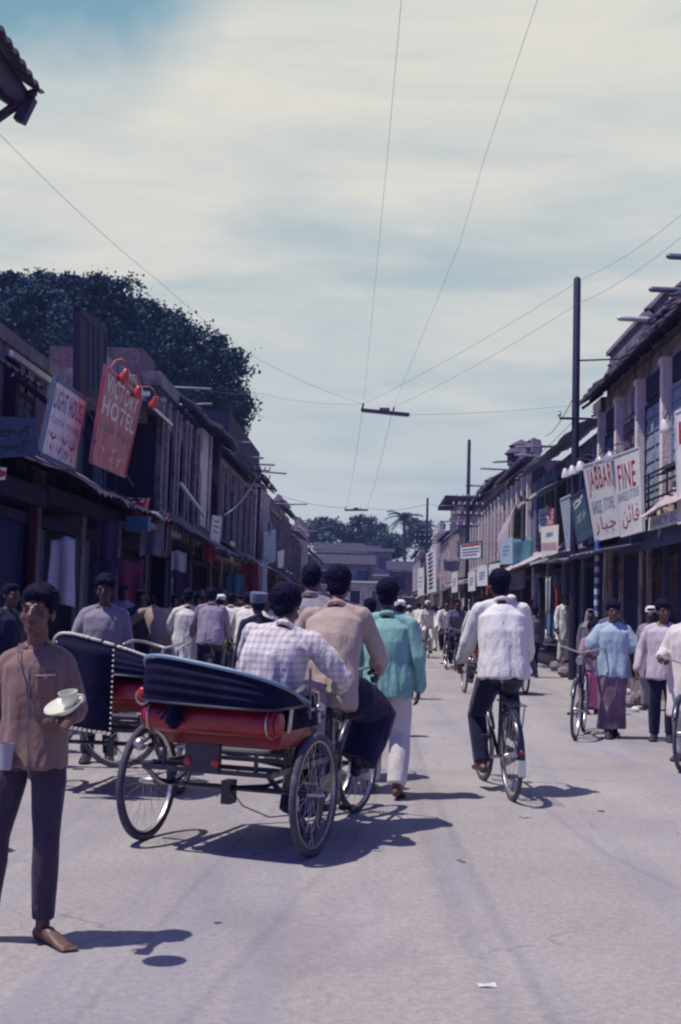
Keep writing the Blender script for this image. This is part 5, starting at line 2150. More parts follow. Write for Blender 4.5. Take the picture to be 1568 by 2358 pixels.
p1 = gnd(1318, 1566)
t1 = at(1338, 645, p1.y)
pole('tall bare steel pole by the bangle shops, nearest of the right-hand poles', p1.x, p1.y, t1.z, arms=[(at(1330, 965, p1.y).z, .38, 2)], r=.10, rr=.085)
tp = at(1333, 830, p1.y)
MB().tube([tp, tp + V((1.1, 0, .06))], .02, 6).build('stay_rod', IRON, bpy.data.objects['utility_pole'], world=True)
p2 = at(1073, 1400, 57.6)
pole('middle steel pole crowded with rows of white insulators', p2.x, 57.6, at(1078, 1015, 57.6).z, arms=[(at(1073, 1146, 57.6).z, .55, 5), (at(1073, 1165, 57.6).z, .7, 6), (at(1073, 1187, 57.6).z, .7, 6), (at(1073, 1212, 57.6).z, .5, 4)], r=.11, rr=.08)
p3 = at(979, 1400, 95)
pole('farthest thin steel pole near the street end', p3.x, 95, at(981, 1148, 95).z, arms=[(at(980, 1235, 95).z, .9, 6), (at(980, 1250, 95).z, .9, 6)], r=.12, rr=.09)
# left bracket of insulators
lp = at(598, 1100, 50)
root = thing('insulator_bracket', 'bracket with rows of insulators standing off the left house fronts', 'electrical bracket', (lp.x, 50, 0))
MB().tube([(0, 0, 0), (0, 0, lp.z + .4)], [.07, .06], 10).build('post', IRON, root)
for dz in (.3, -.05, -.45):
    mb = MB()
    pts = insulator_arm(mb, V((0, -.06, lp.z + dz)), .42, 5)
    a = mb.build('cross_arm', IRON, root, smooth=False)
    for q in pts:
        MB().lathe(q, [(.012, 0), (.035, .03), (.045, .07), (.028, .10), (.038, .13), (.01, .16)], n=10).build('insulator', PORC, a)


def tray(label, px0, py0, px1, py1, Y):
    a, b_ = at(px0, py0, Y), at(px1, py1, Y)
    c = (a + b_) / 2
    root = thing('street_light', label, 'street light', tuple(c), 0, 'tube lights strung over the street')
    d = (b_ - a)
    mb = MB()
    sd, up = _frame(d, V((0, 1, 0)))
    mb.obox(c, d / 2, V((0, .10, 0)), V((0, 0, .035)))
    mb.build('lamp_trough', mat('lamp_trough_paint', (.05, .03, .07), rough=.5), root, world=True, smooth=False)
    MB().tube([a + V((.06, 0, -.05)), b_ + V((-.06, 0, -.05))], .018, 8).build('tube_lamp', ENAM, root, world=True)
    MB().box(c.x - .16, c.x + .12, c.y - .05, c.y + .05, c.z + .04, c.z + .12).build('ballast_box', STEELD, root, world=True, smooth=False)
    MB().tube([a + V((.04, 0, .03)), a + V((.06, 0, .17))], .025, 8).build('hanger', IRON, root, world=True)
    q = lerp(a, b_, .66)
    MB().tube([q + V((0, 0, .03)), q + V((.03, 0, .15))], .02, 8).build('hanger', IRON, root, world=True)
    return a, b_


ta, tb = tray('near hanging tube light, the larger of the two over the street', 831, 944, 943, 955, 32)
tc_, td = tray('far hanging tube light over the middle of the street', 793, 1174, 848, 1174, 66)
WIRE = mat('wire', (.16, .16, .20), rough=.6, var=.1)


def wire(label, pts, r=.006, sag=0.0, n=16, group='overhead wires', m=WIRE):
    P_ = [V(p) for p in pts]
    Q = []
    for i in range(len(P_) - 1):
        for k in range(n):
            t = k / n
            q = lerp(P_[i], P_[i + 1], t)
            q.z -= sag * 4 * t * (1 - t)
            Q.append(q)
    Q.append(P_[-1])
    c0 = Q[len(Q) // 2].copy()
    o = MB().tube([q - c0 for q in Q], r, 5, cap=False).build('wire', m)
    o.location = c0
    tag(o, label, 'wire', group)
    return o


wa = lerp(ta, tb, .05) + V((0, 0, .17))
wb = lerp(ta, tb, .66) + V((0, 0, .15))
wire('left wire of the long pair running down the street to the near tube light', [at(920, 0, 11.2) + (at(920, 0, 11.2) - wa) * .5, at(893, 350, 14.8), wa], r=.0026)
wire('right wire of the long pair running down the street to the near tube light', [at(1222, 0, 11.2) + (at(1222, 0, 11.2) - wb) * .5, at(1120, 350, 14.9), at(1057, 565, 19.2), wb], r=.0026)
wire('wire between the two hanging tube lights, left one', [wa, tc_ + V((.1, 0, .1))], r=.005, sag=.3)
wire('wire between the two hanging tube lights, right one', [wb, td + V((-.1, 0, .1))], r=.005, sag=.3)
wire('span wire from the tree side down to the near tube light', [at(-60, 255, 15), at(0, 310, 16), at(375, 655, 22), at(600, 830, 27), wa], r=.0036, sag=.08)
wire('level span wire from the left houses to the near tube light', [at(430, 885, 32), at(600, 907, 32), wa], r=.0036, sag=.1)
wire('level span wire from the near tube light to the right houses', [tb, at(1300, 935, 31), at(1400, 928, 30)], r=.0045, sag=.05)
wire('upper slanting wire from the top right down to the near tube light', [at(1600, 472, 20), at(1568, 495, 20.5), at(1345, 640, 24.5), wa], r=.0036, sag=.1)
wire('lower slanting wire from the top right down to the near tube light', [at(1600, 525, 20), at(1568, 547, 20.5), at(1330, 700, 24.5), wb], r=.0036, sag=.1)
wire('span wire from left houses to the far tube light', [at(610, 1128, 66), tc_ + V((0, 0, .1))], r=.012, sag=.2)
wire('span wire from the far tube light to the right houses', [td + V((0, 0, .1)), at(985, 1160, 64), at(1100, 1150, 62)], r=.012, sag=.2)
wire('wire from the nearest steel pole down towards the right roofs', [at(1325, 905, p1.y), at(1255, 1005, 42)], r=.012, sag=.2)
PALEW = mat('pale_wire', (.42, .45, .55), rough=.5, var=.1)
wire('pale slack cable from the insulator bracket, upper', [at(590, 1093, 50), at(470, 1150, 42)], r=.018, sag=.3, m=PALEW)
wire('pale slack cable from the insulator bracket, lower', [at(592, 1096, 50), at(505, 1190, 36)], r=.018, sag=.3, m=PALEW)
wire('wire from the middle pole back to the nearest pole', [V((p2.x, 57.6, at(1073, 1146, 57.6).z)), V((p1.x, p1.y, at(1330, 965, p1.y).z))], r=.008, sag=.4)

# ================================================================= SIGNS
# --- right: JABBAR
q = [at(1343, 1072, 25.6), at(1408, 1053, 23.3), at(1429, 1232, 23.3), at(1371, 1246, 25.6)]
rt, q = board('white painted board reading JABBAR in tall crimson letters', q, SGW, frame=SGW, fw=.03, group='white bangle shop boards')
text_on(q, 'JABBAR', .08, .06, .95, .44, INKR, rt, bold=.008)
text_on(q, 'BANGLES', .10, .49, .47, .66, INKB, rt, bold=.01)
text_on(q, 'STORE', .56, .48, .92, .64, INKB, rt, bold=.01)
text_on(q, '\ufe9f\ufe92\ufe8e\ufead'[::-1], .10, .70, .90, .93, INKR, rt)
# --- FINE
q = [at(1409, 1052, 23.2), at(1473, 1029, 21.0), at(1480, 1222, 21.0), at(1431, 1236, 23.2)]
rt, q = board('white painted board reading FINE above smaller blue lettering', q, SGW, frame=SGW, fw=.03, group='white bangle shop boards')
text_on(q, 'FINE', .16, .13, .82, .44, INKR, rt, bold=.008)
text_on(q, 'BANGLES', .06, .47, .50, .58, INKB, rt, bold=.008)
text_on(q, 'STORE', .55, .46, .92, .57, INKB, rt, bold=.008)
text_on(q, '\ufed3\ufe8e\ufe8b\ufee6'[::-1], .15, .64, .88, .92, INKR, rt)
# neighbouring boards
q = [at(1291, 1150, 29.0), at(1314, 1139, 28.0), at(1331, 1262, 28.0), at(1306, 1268, 29.0)]
rt, q = board('narrow pale blue board with a pink panel, left of the teal board', q, mat('sign_pale_blue', (.33, .42, .50), var=.15), frame=SGW, fw=.03)
MB().slab([bil(q, .25, .25) , bil(q, .75, .25), bil(q, .75, .48), bil(q, .25, .48)], -.006).build('pink_panel', PINKW, rt, world=True, smooth=False)
MB().slab([bil(q, .15, .55), bil(q, .8, .55), bil(q, .8, .70), bil(q, .15, .70)], -.006).build('dark_panel', SGT, rt, world=True, smooth=False)
q = [at(1313, 1147, 27.2), at(1344, 1127, 25.8), at(1366, 1232, 25.8), at(1330, 1253, 27.2)]
rt, q = board('teal board with pale brushed lettering over a maroon band', q, SGT, frame=WDB, fw=.03)
text_on(q, '\u0c2e\u0c4b\u0c24\u0c40', .22, .40, .8, .60, INKW, rt)
strokes_on(q, [[(.15, .2), (.35, .14), (.6, .16), (.85, .1)], [(.2, .27), (.45, .24), (.7, .2)]], .05, INKW, rt)
MB().slab([bil(q, .03, .80), bil(q, .97, .78), bil(q, .97, .97), bil(q, .03, .97)], -.006).build('maroon_band', mat('maroon_band', (.11, .05, .11)), rt, world=True, smooth=False)
q = [at(1245, 1214, 33.5), at(1286, 1208, 31.8), at(1284, 1295, 31.8), at(1248, 1296, 33.5)]
rt, q = board('cream hanging banner with a pink band, low under the awning', q, mat('banner_cream', (.66, .65, .56), var=.1), name='hanging_banner', cat='banner', th=.01)
MB().slab([bil(q, .02, .45), bil(q, .95, .43), bil(q, .95, .68), bil(q, .02, .70)], -.006).build('pink_band', PINKW, rt, world=True, smooth=False)
strokes_on(q, [[(.3, .22), (.7, .20)], [(.3, .27), (.68, .25)], [(.3, .84), (.6, .83)]], .07, INKB, rt)
q = [at(1240, 1174, 35.5), at(1258, 1168, 34.6), at(1258, 1222, 34.6), at(1241, 1226, 35.5)]
rt, q = board('small pale board behind the cream banner', q, mat('sign_pale_blue', (.33, .42, .50)))
strokes_on(q, [[(.2, .3), (.8, .28)], [(.2, .5), (.8, .48)], [(.2, .7), (.8, .68)]], .07, INKG, rt)
q = [at(1256, 1160, 34.4), at(1275, 1175, 33.4), at(1275, 1210, 33.4), at(1256, 1220, 34.4)]
rt, q = board('crimson board with a column of white letters, beside the small pale board', q, SGR)
text_on(q, 'SHOE', .1, .15, .9, .85, INKW, rt)
q = [at(1494, 1192, 21.0), at(1600, 1160, 17.8), at(1600, 1192, 17.8), at(1492, 1222, 21.0)]
rt, q = board('white lettered strip board under the pale cloth awning', q, SGG)
text_on(q, 'FANCY GOODS', .04, .2, .96, .85, INKB, rt, bold=.01)
q = [at(1556, 950, 18.6), at(1600, 930, 17.8), at(1604, 1190, 17.8), at(1563, 1205, 18.6)]
rt, q = board('white board cut by the right edge of the view', q, SGW, frame=SGW)
text_on(q, 'K', .15, .1, .9, .3, INKR, rt)


def goose(label, p, tip, m, shade=.13, col=IRON, down=V((0, 0, -1)), group=None):
    root = thing('sign_lamp', label, 'lamp', tuple(p), 0, group)
    p, tip = V(p), V(tip)
    mid = lerp(p, tip, .7) + V((0, 0, .18))
    MB().tube([p, lerp(p, mid, .5) + V((0, 0, .06)), mid, lerp(mid, tip, .6) + V((0, 0, .05)), tip], .012, 6).build('arm', col, root, world=True)
    MB().lathe(tip, [(.02, -.02), (.045, .0), (shade * .6, .05), (shade * .95, .13), (shade, .19), (shade * .97, .195)], ax=down, n=20).build('lamp_shade', m, root, world=True)
    MB().ell(tip + V(down).normalized() * .15, .05).build('bulb', ENAM, root, world=True)
    return root


GL1 = 'goose-neck lamps over the right shop boards'
GREYE = mat('grey_enamel', (.30, .27, .36), rough=.4)
dn = V((.25, .1, -1))
goose('grey shaded lamp above the end of the FINE board nearest JABBAR', at(1470, 1050, 21.4), at(1404, 1040, 23.2), GREYE, shade=.17, group=GL1, down=dn)
goose('grey shaded lamp above the middle of the JABBAR board', at(1440, 1060, 22.6), at(1380, 1050, 24.6), GREYE, shade=.17, group=GL1, down=dn)
goose('white globe-like lamp at the far end of the JABBAR board', at(1400, 1070, 24.4), at(1335, 1063, 26.2), ENAM, shade=.13, group=GL1, down=dn)
goose('white globe-like lamp above the teal board', at(1380, 1075, 25.2), at(1317, 1073, 27.2), ENAM, shade=.13, group=GL1, down=dn)
goose('white globe-like lamp above the narrow pale blue board', at(1365, 1085, 26.5), at(1301, 1080, 28.2), ENAM, shade=.12, group=GL1, down=dn)
goose('white lamp above the board at the right edge', at(1566, 985, 18.5), at(1530, 968, 19.6), ENAM, shade=.11, group=GL1, down=dn)

# --- left: white board
q = [at(129, 871, 16.4), at(199, 921, 18.0), at(173, 1084, 18.0), at(92, 1045, 16.4)]
FBL = mat('frame_blue_grey', (.13, .18, .26), var=.2)
rt, q = board('grey-white board with faded violet capitals over fine rows of script, leaning out', q, SGG, frame=FBL, fw=.06)
text_on(q, 'LIGHT HOUSE', .07, .10, .95, .36, INKG, rt, bold=.018)
text_on(q, 'CLOTH  STORES', .08, .46, .92, .54, INKB, rt, bold=.0)
strokes_on(q, [[(.15, .68), (.22, .74), (.3, .70)], [(.5, .68), (.56, .74), (.6, .69)], [(.72, .72), (.78, .77), (.84, .72)], [(.2, .83), (.24, .88)], [(.47, .80), (.44, .90)], [(.63, .82), (.60, .92)], [(.70, .84), (.67, .93)], [(.84, .86), (.82, .94)]], .035, INKR, rt)
strokes_on(q, [[(.1 + .09 * i, .66), (.09 + .09 * i, .72)] for i in range(9)] + [[(.1 + .09 * i, .80), (.12 + .09 * i, .86)] for i in range(9)], .018, INKR, rt)
# --- left: red board
q = [at(204, 842, 17.6), at(326, 918, 20.8), at(287, 1097, 20.8), at(212, 1063, 17.6)]
q = [at(245, 843, 17.6), at(326, 917, 20.9), at(287, 1097, 20.9), at(211, 1063, 17.6)]
rt, q = board('tall crimson board with white streaky lettering, hung with red lamps', q, SGR, frame=SGR, fw=.05)
text_on(q, 'VICTORY', .06, .04, .94, .24, INKW, rt, bold=.02)
text_on(q, 'HOTEL', .04, .28, .96, .48, INKW, rt, bold=.02)
text_on(q, 'MEALS  READY', .08, .54, .92, .63, INKG, rt, bold=.01)
strokes_on(q, [[(.12, .5), (.12, .82)], [(.60, .60), (.58, .76)], [(.80, .55), (.78, .80)], [(.35, .62), (.36, .70)]], .03, INKW, rt)
strokes_on(q, [[(.45, .76), (.5, .80), (.58, .75)], [(.2, .80), (.26, .84)], [(.42, .87), (.45, .92), (.5, .86)], [(.65, .84), (.7, .88), (.76, .83)], [(.66, .93), (.72, .9)], [(.82, .80), (.86, .84)]], .03, INKW, rt)
GL2 = 'red lamps over the crimson board'
dl = V((-.35, .2, -1))
goose('red enamel lamp over the crimson board, topmost of three', at(250, 852, 17.8), at(292, 852, 18.6), REDL, shade=.10, col=REDL, group=GL2, down=dl)
goose('red enamel lamp over the crimson board, middle of three', at(283, 885, 19.0), at(321, 891, 19.8), REDL, shade=.10, col=REDL, group=GL2, down=dl)
goose('red enamel lamp over the crimson board, lowest, at the end of a long arm', at(300, 908, 20.0), at(360, 915, 21.0), REDL, shade=.09, col=REDL, group=GL2, down=dl)
# --- far left dark blue board with script
q = [at(-70, 955, 13.6), at(84, 963, 14.6), at(84, 1050, 14.6), at(-70, 1058, 13.6)]
rt, q = board('dark blue board with two rows of rounded black script, in the shade at far left', q, SGN)
for (t0, t1, sh) in ((.20, .50, 0.0), (.58, .90, -.05)):
    text_on(q, '\u0c32\u0c3e\u0c32\u0c4d', .42 + sh, t0, .93 + sh, t1, INKD, rt, bold=.01)
    text_on(q, '\u0c40', .22, t0, .38, t1, INKD, rt)
q = [at(-20, 1075, 14.2), at(15, 1077, 14.5), at(12, 1105, 14.5), at(-22, 1104, 14.2)]
rt, q = board('small pale plate with a red mark, under the dark blue board', q, SGG)
strokes_on(q, [[(.6, .3), (.9, .6)], [(.6, .7), (.9, .35)]], .05, INKR, rt)
# --- tall timber hoarding seen from behind
q = [at(184, 716, 19.6), at(243, 762, 22.6), at(243, 905, 22.6), at(183, 905, 19.6)]
rt, q = board('tall dark timber hoarding standing on the left roofs', q, WDD, name='roof_hoarding', cat='hoarding', frame=WDD, fw=.14, th=.1)
for s_ in (.3, .5, .7):
    MB().bar(bil(q, s_, 0), bil(q, s_, 1), .05).build('batten', WDB, rt, world=True, smooth=False)
# hanging board on left further on
q = [at(490, 1186, 34.2), at(511, 1190, 35.6), at(506, 1254, 35.6), at(484, 1243, 34.2)]
rt, q = board('mauve hanging board past the sagging roofs on the left', q, SGG, th=.03)
strokes_on(q, [[(.2, .2), (.8, .22)], [(.2, .4), (.8, .42)], [(.2, .6), (.7, .62)]], .05, INKG, rt)
q = [at(532, 1245, 41), at(541, 1250, 42), at(538, 1296, 42), at(530, 1292, 41)]
board('thin white hanging board on the left, beyond the mauve one', q, SGW)
q = [at(608, 1228, 54), at(634, 1220, 57), at(634, 1290, 57), at(608, 1300, 54)]
rt, q = board('pale blue framed board with a round top ornament on the left', q, mat('sign_pale_blue', (.33, .42, .50)), frame=SGG)
MB().torus(bil(q, .5, -.1), (1, .2, 0), .28, .07, 24, 8).build('ring_ornament', mat('sign_pale_blue', (.33, .42, .50)), rt, world=True)
q = [at(640, 1270, 60), at(655, 1266, 63), at(652, 1306, 63), at(640, 1310, 60)]
board('small white board beside the ring-topped one on the left', q, SGW)
# --- centre-right boards near the poles
q = [at(981, 1275, 62), at(1003, 1262, 58), at(1004, 1362, 58), at(984, 1366, 62)]
rt, q = board('tall narrow grey board with a column of dark letters by the far poles', q, SGG)
strokes_on(q, [[(.2, .08 + .1 * i), (.7, .07 + .1 * i), (.3, .12 + .1 * i)] for i in range(9)], .08, INKD, rt)
q = [at(1060, 1252, 50), at(1108, 1246, 48), at(1108, 1285, 48), at(1060, 1288, 50)]
rt, q = board('white notice board with three ruled lines of lettering over the right awnings', q, SGG, frame=SGT, fw=.04)
strokes_on(q, [[(.08, .18), (.92, .16)]], .09, INKR, rt)
strokes_on(q, [[(.1, .42), (.9, .40)], [(.1, .60), (.9, .58)], [(.1, .78), (.8, .76)]], .06, INKG, rt)
for k, (x0, y0, x1, y1, Y, mm, lb) in enumerate([
        (1078, 1318, 1094, 1362, 44, SGW, 'white poster hung under the right awnings, leftmost of the cluster'),
        (1098, 1305, 1122, 1350, 42, SGG, 'grey framed poster in the cluster under the right awnings'),
        (1126, 1300, 1150, 1340, 40, SGW, 'white poster with a square picture in the cluster under the right awnings'),
        (1152, 1240, 1180, 1300, 38, mat('sign_pale_blue', (.33, .42, .50)), 'pale blue tall banner above the cyclist in the white shirt'),
        (1040, 1320, 1053, 1365, 50, SGW, 'bright white vertical strip sign in the middle distance'),
        (1012, 1322, 1026, 1345, 52, PINKW, 'tilted pinkish placard left of the bright white strip'),
        (962, 1310, 976, 1372, 64, SGW, 'white banner far down the right side beside the column-lettered board')]):
    q = [at(x0, y0, Y + 1), at(x1, y0 - 4, Y), at(x1, y1 - 2, Y), at(x0, y1, Y + 1)]
    rt, q = board(lb, q, mm, name='poster', cat='poster', th=.02)
    strokes_on(q, [[(.25, .35), (.75, .34)], [(.25, .5), (.75, .49)], [(.25, .65), (.6, .64)]], .07, INKB, rt)

# ================================================================= GOODS AND CLUTTER
def bag_goods(px, py, Y, w, h, m, lb, **k):
    p = at(px, py, Y)
    return hanging(lb, tuple(p), w, h, m, ang=rnd.uniform(-.5, .5), **k)


G1 = 'goods hanging in front of the left shops'
bag_goods(322, 1150, 25, .42, .52, CLO[0], 'rose cloth bundle hanging above the blue tray on the left', group=G1)
p = at(317, 1207, 24)
root = thing('tray', 'blue box tray hung under the rose cloth bundle', 'tray', tuple(p))
MB().box(-.22, .24, -.14, .14, -.14, .14).build('box', mat('box_blue', (.07, .17, .34), var=.2), root)
MB().box(-.24, .26, -.16, .16, .14, .16).build('lid', mat('box_blue', (.07, .17, .34)), root)
bag_goods(352, 1180, 26, .5, .95, CLO[2], 'grey-blue garments hung in folds right of the blue tray', group=G1)
bag_goods(372, 1185, 26.6, .35, .95, CLO[5], 'red striped garment hung beside the grey-blue garments', group=G1)
bag_goods(385, 1190, 27.2, .22, .9, CLO[2], 'narrow pale garment hung at the edge of the red one', group=G1)
bag_goods(420, 1300, 28, .45, .9, CLO[3], 'violet cloth hanging deep in the left shops', group=G1)
bag_goods(482, 1258, 30, .35, .4, CLO[5], 'small red bundle hung under the mauve board', group=G1)
bag_goods(250, 1200, 22, .4, 1.3, CLO[3], 'long dark violet garment hung in a left shop doorway', group=G1)
bag_goods(300, 1290, 22.5, .5, .8, CLO[0], 'dull rose garment low in a left shop doorway', group=G1)
bag_goods(238, 1290, 20.5, .4, .9, CLO[3], 'plum coloured cloth hung behind the man in the grey shirt', group=G1)
bag_goods(575, 1300, 40, .6, .9, CLO[5], 'red cloth hung far along the left shops', group=G1)
bag_goods(545, 1320, 37, .5, .9, CLO[7], 'teal cloth hung far along the left shops', group=G1)
bag_goods(600, 1290, 42, .5, 1.3, CLO[4], 'white cloth hung far along the left shops', group=G1)
bag_goods(145, 1240, 16.6, .34, .95, CLO[4], 'white long-sleeved shirt hung up at the doorway left of the bearded shelves'.replace('bearded ', 'dark '), name='hanging_shirt', group=G1)
G2 = 'goods hanging in front of the right shops'
bag_goods(1262, 1330, 30, .12, .9, CLO[4], 'string of white packets hanging at a right shop door', group=G2)
bag_goods(1283, 1345, 30, .14, .75, CLO[5], 'string of red packets hanging beside the white ones', group=G2)
bag_goods(1185, 1310, 36, .7, .6, CLO[2], 'grey sheet hanging under the right awnings above the white-shirted cyclist', group=G2)
bag_goods(1040, 1290, 56, .9, .5, CLO[2], 'grey cloth valance far along the right awnings', group=G2)
bag_goods(1005, 1330, 66, .9, .8, CLO[4], 'white cloth far along the right awnings', group=G2)
bag_goods(1200, 1240, 40, .8, .9, CLO[7], 'teal patterned cloth hung over the patched awning', group=G2)

# small indistinct goods massed under both rows of awnings
def small_goods(side, n, y0, y1, label, group):
    rg = random.Random(5 + side)
    base = None
    protos_ = []
    for i in range(n):
        y = y0 + (y1 - y0) * (i + rg.random() * .7) / n
        z = rg.uniform(1.55, 2.75)
        v = rg.uniform(.1, 1.15)
        loc = (side * (XF - v), y, z)
        if len(protos_) < 6:
            t = hanging(label, loc, rg.uniform(.18, .5), rg.uniform(.3, .8), rg.choice(CLO), name='hanging_goods', cat='goods', group=group, ang=rg.uniform(-.6, .6) + (PI / 2 if rg.random() < .3 else 0))
            protos_.append(t)
        else:
            t = copy_tree(rg.choice(protos_))
            t.location = loc
            t.rotation_euler = (0, 0, rg.uniform(-.8, .8))
            s_ = rg.uniform(.7, 1.3)
            t.scale = (s_, s_, s_)
small_goods(-1, 34, 21, 74, 'small cloth bundle hanging among the massed goods under the left awnings', 'massed goods under the left awnings')
small_goods(1, 30, 31, 84, 'small cloth bundle hanging among the massed goods under the right awnings', 'massed goods under the right awnings')

# striped post in front of the bangle shops
p = at(1375, 1246, 24)
root = thing('striped_post', 'thin blue and white banded post holding up the bangle shop boards', 'post', (p.x, 24, 0))
MB().tube([(0, 0, .0), (0, 0, p.z)], .045, 10).build('shaft', mat('post_blue', (.06, .11, .38)), root)
for k in range(6):
    MB().tube([(0, 0, 2.55 - .22 * k), (0, 0, 2.66 - .22 * k)], .048, 10, round_=False).build('white_band', WHT, root)

# stones, planks and carts at the right kerb
p = gnd(1480, 1585)
root = thing('plank_bench', 'low plank platform resting on rough stone blocks, right of the lungi-clad man', 'bench', (p.x + .2, p.y, 0))
for i in range(4):
    MB().box(-.9, .9, -.35 + .18 * i, -.19 + .18 * i, .42 + .01 * (i % 2), .47 + .01 * (i % 2)).build('plank', PWOOD, root, smooth=False)
for sx in (-.7, .65):
    MB().box(sx - .16, sx + .16, -.3, .3, 0, .41).build('stone_support', STN, root, smooth=False)
def stone(label, px, py, s, seedk, m=STN):
    p = gnd(px, py)
    mb = MB().ell((0, 0, s * .35), (s * .6, s * .45, s * .42), nu=8, nv=6)
    mb.v = [tuple(V(v) + V((noise.noise((v[0] * 5, v[1] * 5, seedk)), noise.noise((v[0] * 5, seedk, v[2] * 5)), 0)) * s * .3) for v in mb.v]
    mb.v = [(v[0], v[1], max(0, v[2])) for v in mb.v]
    o = mb.build('stone', m, smooth=False)
    o.location = p
    o.rotation_euler = (0, 0, seedk)
    tag(o, label, 'stone', 'stones along the right kerb')
stone('largest kerb stone, in front of the plank platform', 1485, 1624, .38, 1)
stone('flat stone by the foot of the nearest steel pole', 1300, 1560, .36, 2)
stone('squarish stone left of the nearest steel pole', 1283, 1545, .34, 3)
stone('rough stone at the end of the plank platform', 1452, 1630, .22, 4)
stone('pale stone chip on the road edge by the plank platform', 1462, 1640, .12, 5, WHT)
stone('whitish rubble lump behind the man in the lungi', 1443, 1600, .16, 6, WHT)
p = gnd(1280, 1540)
root = thing('handcart', 'low wooden handcart carrying a white bundle, left of the nearest steel pole', 'cart', (p.x, p.y + 1.0, 0))
for i in range(5):
    MB().box(-.55, .55, -.7 + .28 * i, -.46 + .28 * i, .62, .66).build('plank', PWOOD, root, smooth=False)
for sx in (-.5, .5):
    for sy in (-.6, .55):
        MB().bar((sx, sy, 0), (sx, sy, .62), .06).build('leg', WDD, root, smooth=False)
for sx in (-.6, .6):
    MB().torus((sx, 0, .3), (1, 0, 0), .27, .03, 24, 6).tube([(sx, 0, .03), (sx, 0, .57)], .02, 6).tube([(sx, -.27, .3), (sx, .27, .3)], .02, 6).build('wheel', WDD, root)
root2 = thing('cloth_bundle', 'white tied cloth bundle lying on the wooden handcart', 'bundle', (p.x - .15, p.y + .7, .66))
mb = MB().ell((0, 0, .18), (.34, .28, .2))
mb.ell((.12, 0, .34), (.12, .1, .1))
mb.blob('bundle', CLO[4], root2, .02, 3, wr=(.02, 7, 1))
p = gnd(1540, 1560)
root = thing('market_stall', 'low stall counter with cloth-covered goods behind the man in the beige shirt', 'stall', (p.x + .3, p.y + .5, 0))
MB().box(-.5, .8, -.4, .4, .55, .6).build('counter_top', PWOOD, root, smooth=False)
for sx in (-.45, .75):
    for sy in (-.35, .35):
        MB().bar((sx, sy, 0), (sx, sy, .55), .06).build('leg', WDD, root, smooth=False)

# paper scraps and chips on the road
def scrap(label, px, py, w, h, m, rz):
    p = gnd(px, py)
    o = MB().grid(lambda u, v: V(((u - .5) * w, (v - .5) * h, .009 + .003 * math.sin(u * 4 + v * 3))), 6, 4, th=.003).build('paper_scrap', m)
    o.location = p
    o.rotation_euler = (0, 0, rz)
    tag(o, label, 'litter', 'litter on the road')
scrap('white paper scrap lying nearest the camera on the wheel track', 1121, 2273, .075, .05, WHT, .1)
scrap('small pale paper scrap right of the wheel track, beyond the white one', 1208, 1883, .06, .08, PINKW, .3)
scrap('dark dry leaf on the open road right of the cyclist', 1385, 1870, .05, .035, LEATH, .5)
scrap('reddish leaf chip on the road by the boy', 502, 2128, .035, .015, mat('dry_leaf', (.22, .11, .13)), .2)
scrap('brown twig chip left of the wheel track', 1062, 1985, .025, .08, mat('dry_leaf', (.22, .11, .13)), .4)
scrap('tiny pale chip under the cyclist shadow', 955, 1790, .07, .04, WHT, .4)

# ================================================================= AWNING CORNER (top left, overhead)
tip = at(102, 216, 3.2)
root = thing('tin_awning', 'dark corrugated awning corner with its strut, overhead at top left', 'awning', (tip.x, tip.y, tip.z))
sl = math.tan(R(33))
def aw(u, v):
    y = tip.y - 2.8 * v
    x = tip.x - 1.2 * u
    return V((x, y, tip.z + 1.2 * u * sl + .008 * math.sin(2 * PI * (y) / .06)))
MB().grid(aw, 6, 190, th=.008).build('corrugated_sheet', mat('dark_tin', (.05, .04, .07), rough=.6, var=.3), root, world=True, ang=70)
b0 = tip + V((-.10, .01, -.0))
MB().bar(tip + V((-.07, -.04, -.035)), tip + V((-1.2, -.04, -.035 + 1.13 * sl)), .04).build('end_rafter', IRON, root, world=True, smooth=False)
MB().bar(tip + V((-.06, .0, -.02)), tip + V((-.06, -2.8, -.02)), .04).build('purlin', IRON, root, world=True, smooth=False)
e1 = at(80, 222, 3.2)
e2 = at(0, 279, 3.2)
MB().tube([e1 + V((.0, -.02, 0)), e1 + (e2 - e1) * 4.5 + V((0, -.02, 0))], .0135, 8).build('strut', IRON, root, world=True)
MB().bar(tip + V((-.03, -.02, -.02)), tip + V((-.06, -.02, -.09)), .03).build('bracket_lug', IRON, root, world=True, smooth=False)

# ================================================================= FOREGROUND
def px_of(p):
    d = RC.transposed() @ (V(p) - V((0, 0, CAMZ)))
    return 784 + d.x / -d.z * F, 1179 - d.y / -d.z * F


c_tan = cloth('cloth_tan', (.40, .31, .26))
c_brown = cloth('cloth_brown', (.21, .13, .115), stain=((.14, .08, .085), 4, .55))
c_plum = cloth('cloth_plum', (.050, .034, .062))
c_navy = cloth('cloth_navy', (.009, .008, .040))
c_white = cloth('cloth_white', (.68, .65, .60), fold=.5)
c_teal = cloth('cloth_teal', (.22, .43, .37))
c_cream = cloth('cloth_cream', (.62, .57, .52))
c_grey = cloth('cloth_grey', (.24, .21, .24))
c_dgrey = cloth('cloth_dark_grey', (.12, .12, .17))
c_plaid = plaid('cloth_plaid', (.68, .62, .57), (.34, .30, .36), freq=46)
c_blue = cloth('cloth_pale_blue', (.34, .44, .50))
c_pink = cloth('cloth_pink', (.52, .14, .24))
c_mauve = cloth('cloth_mauve', (.27, .22, .30))
c_khaki = cloth('cloth_khaki', (.32, .23, .19))
c_beige = cloth('cloth_beige', (.50, .43, .45))
c_rose = cloth('cloth_rose', (.34, .20, .24))
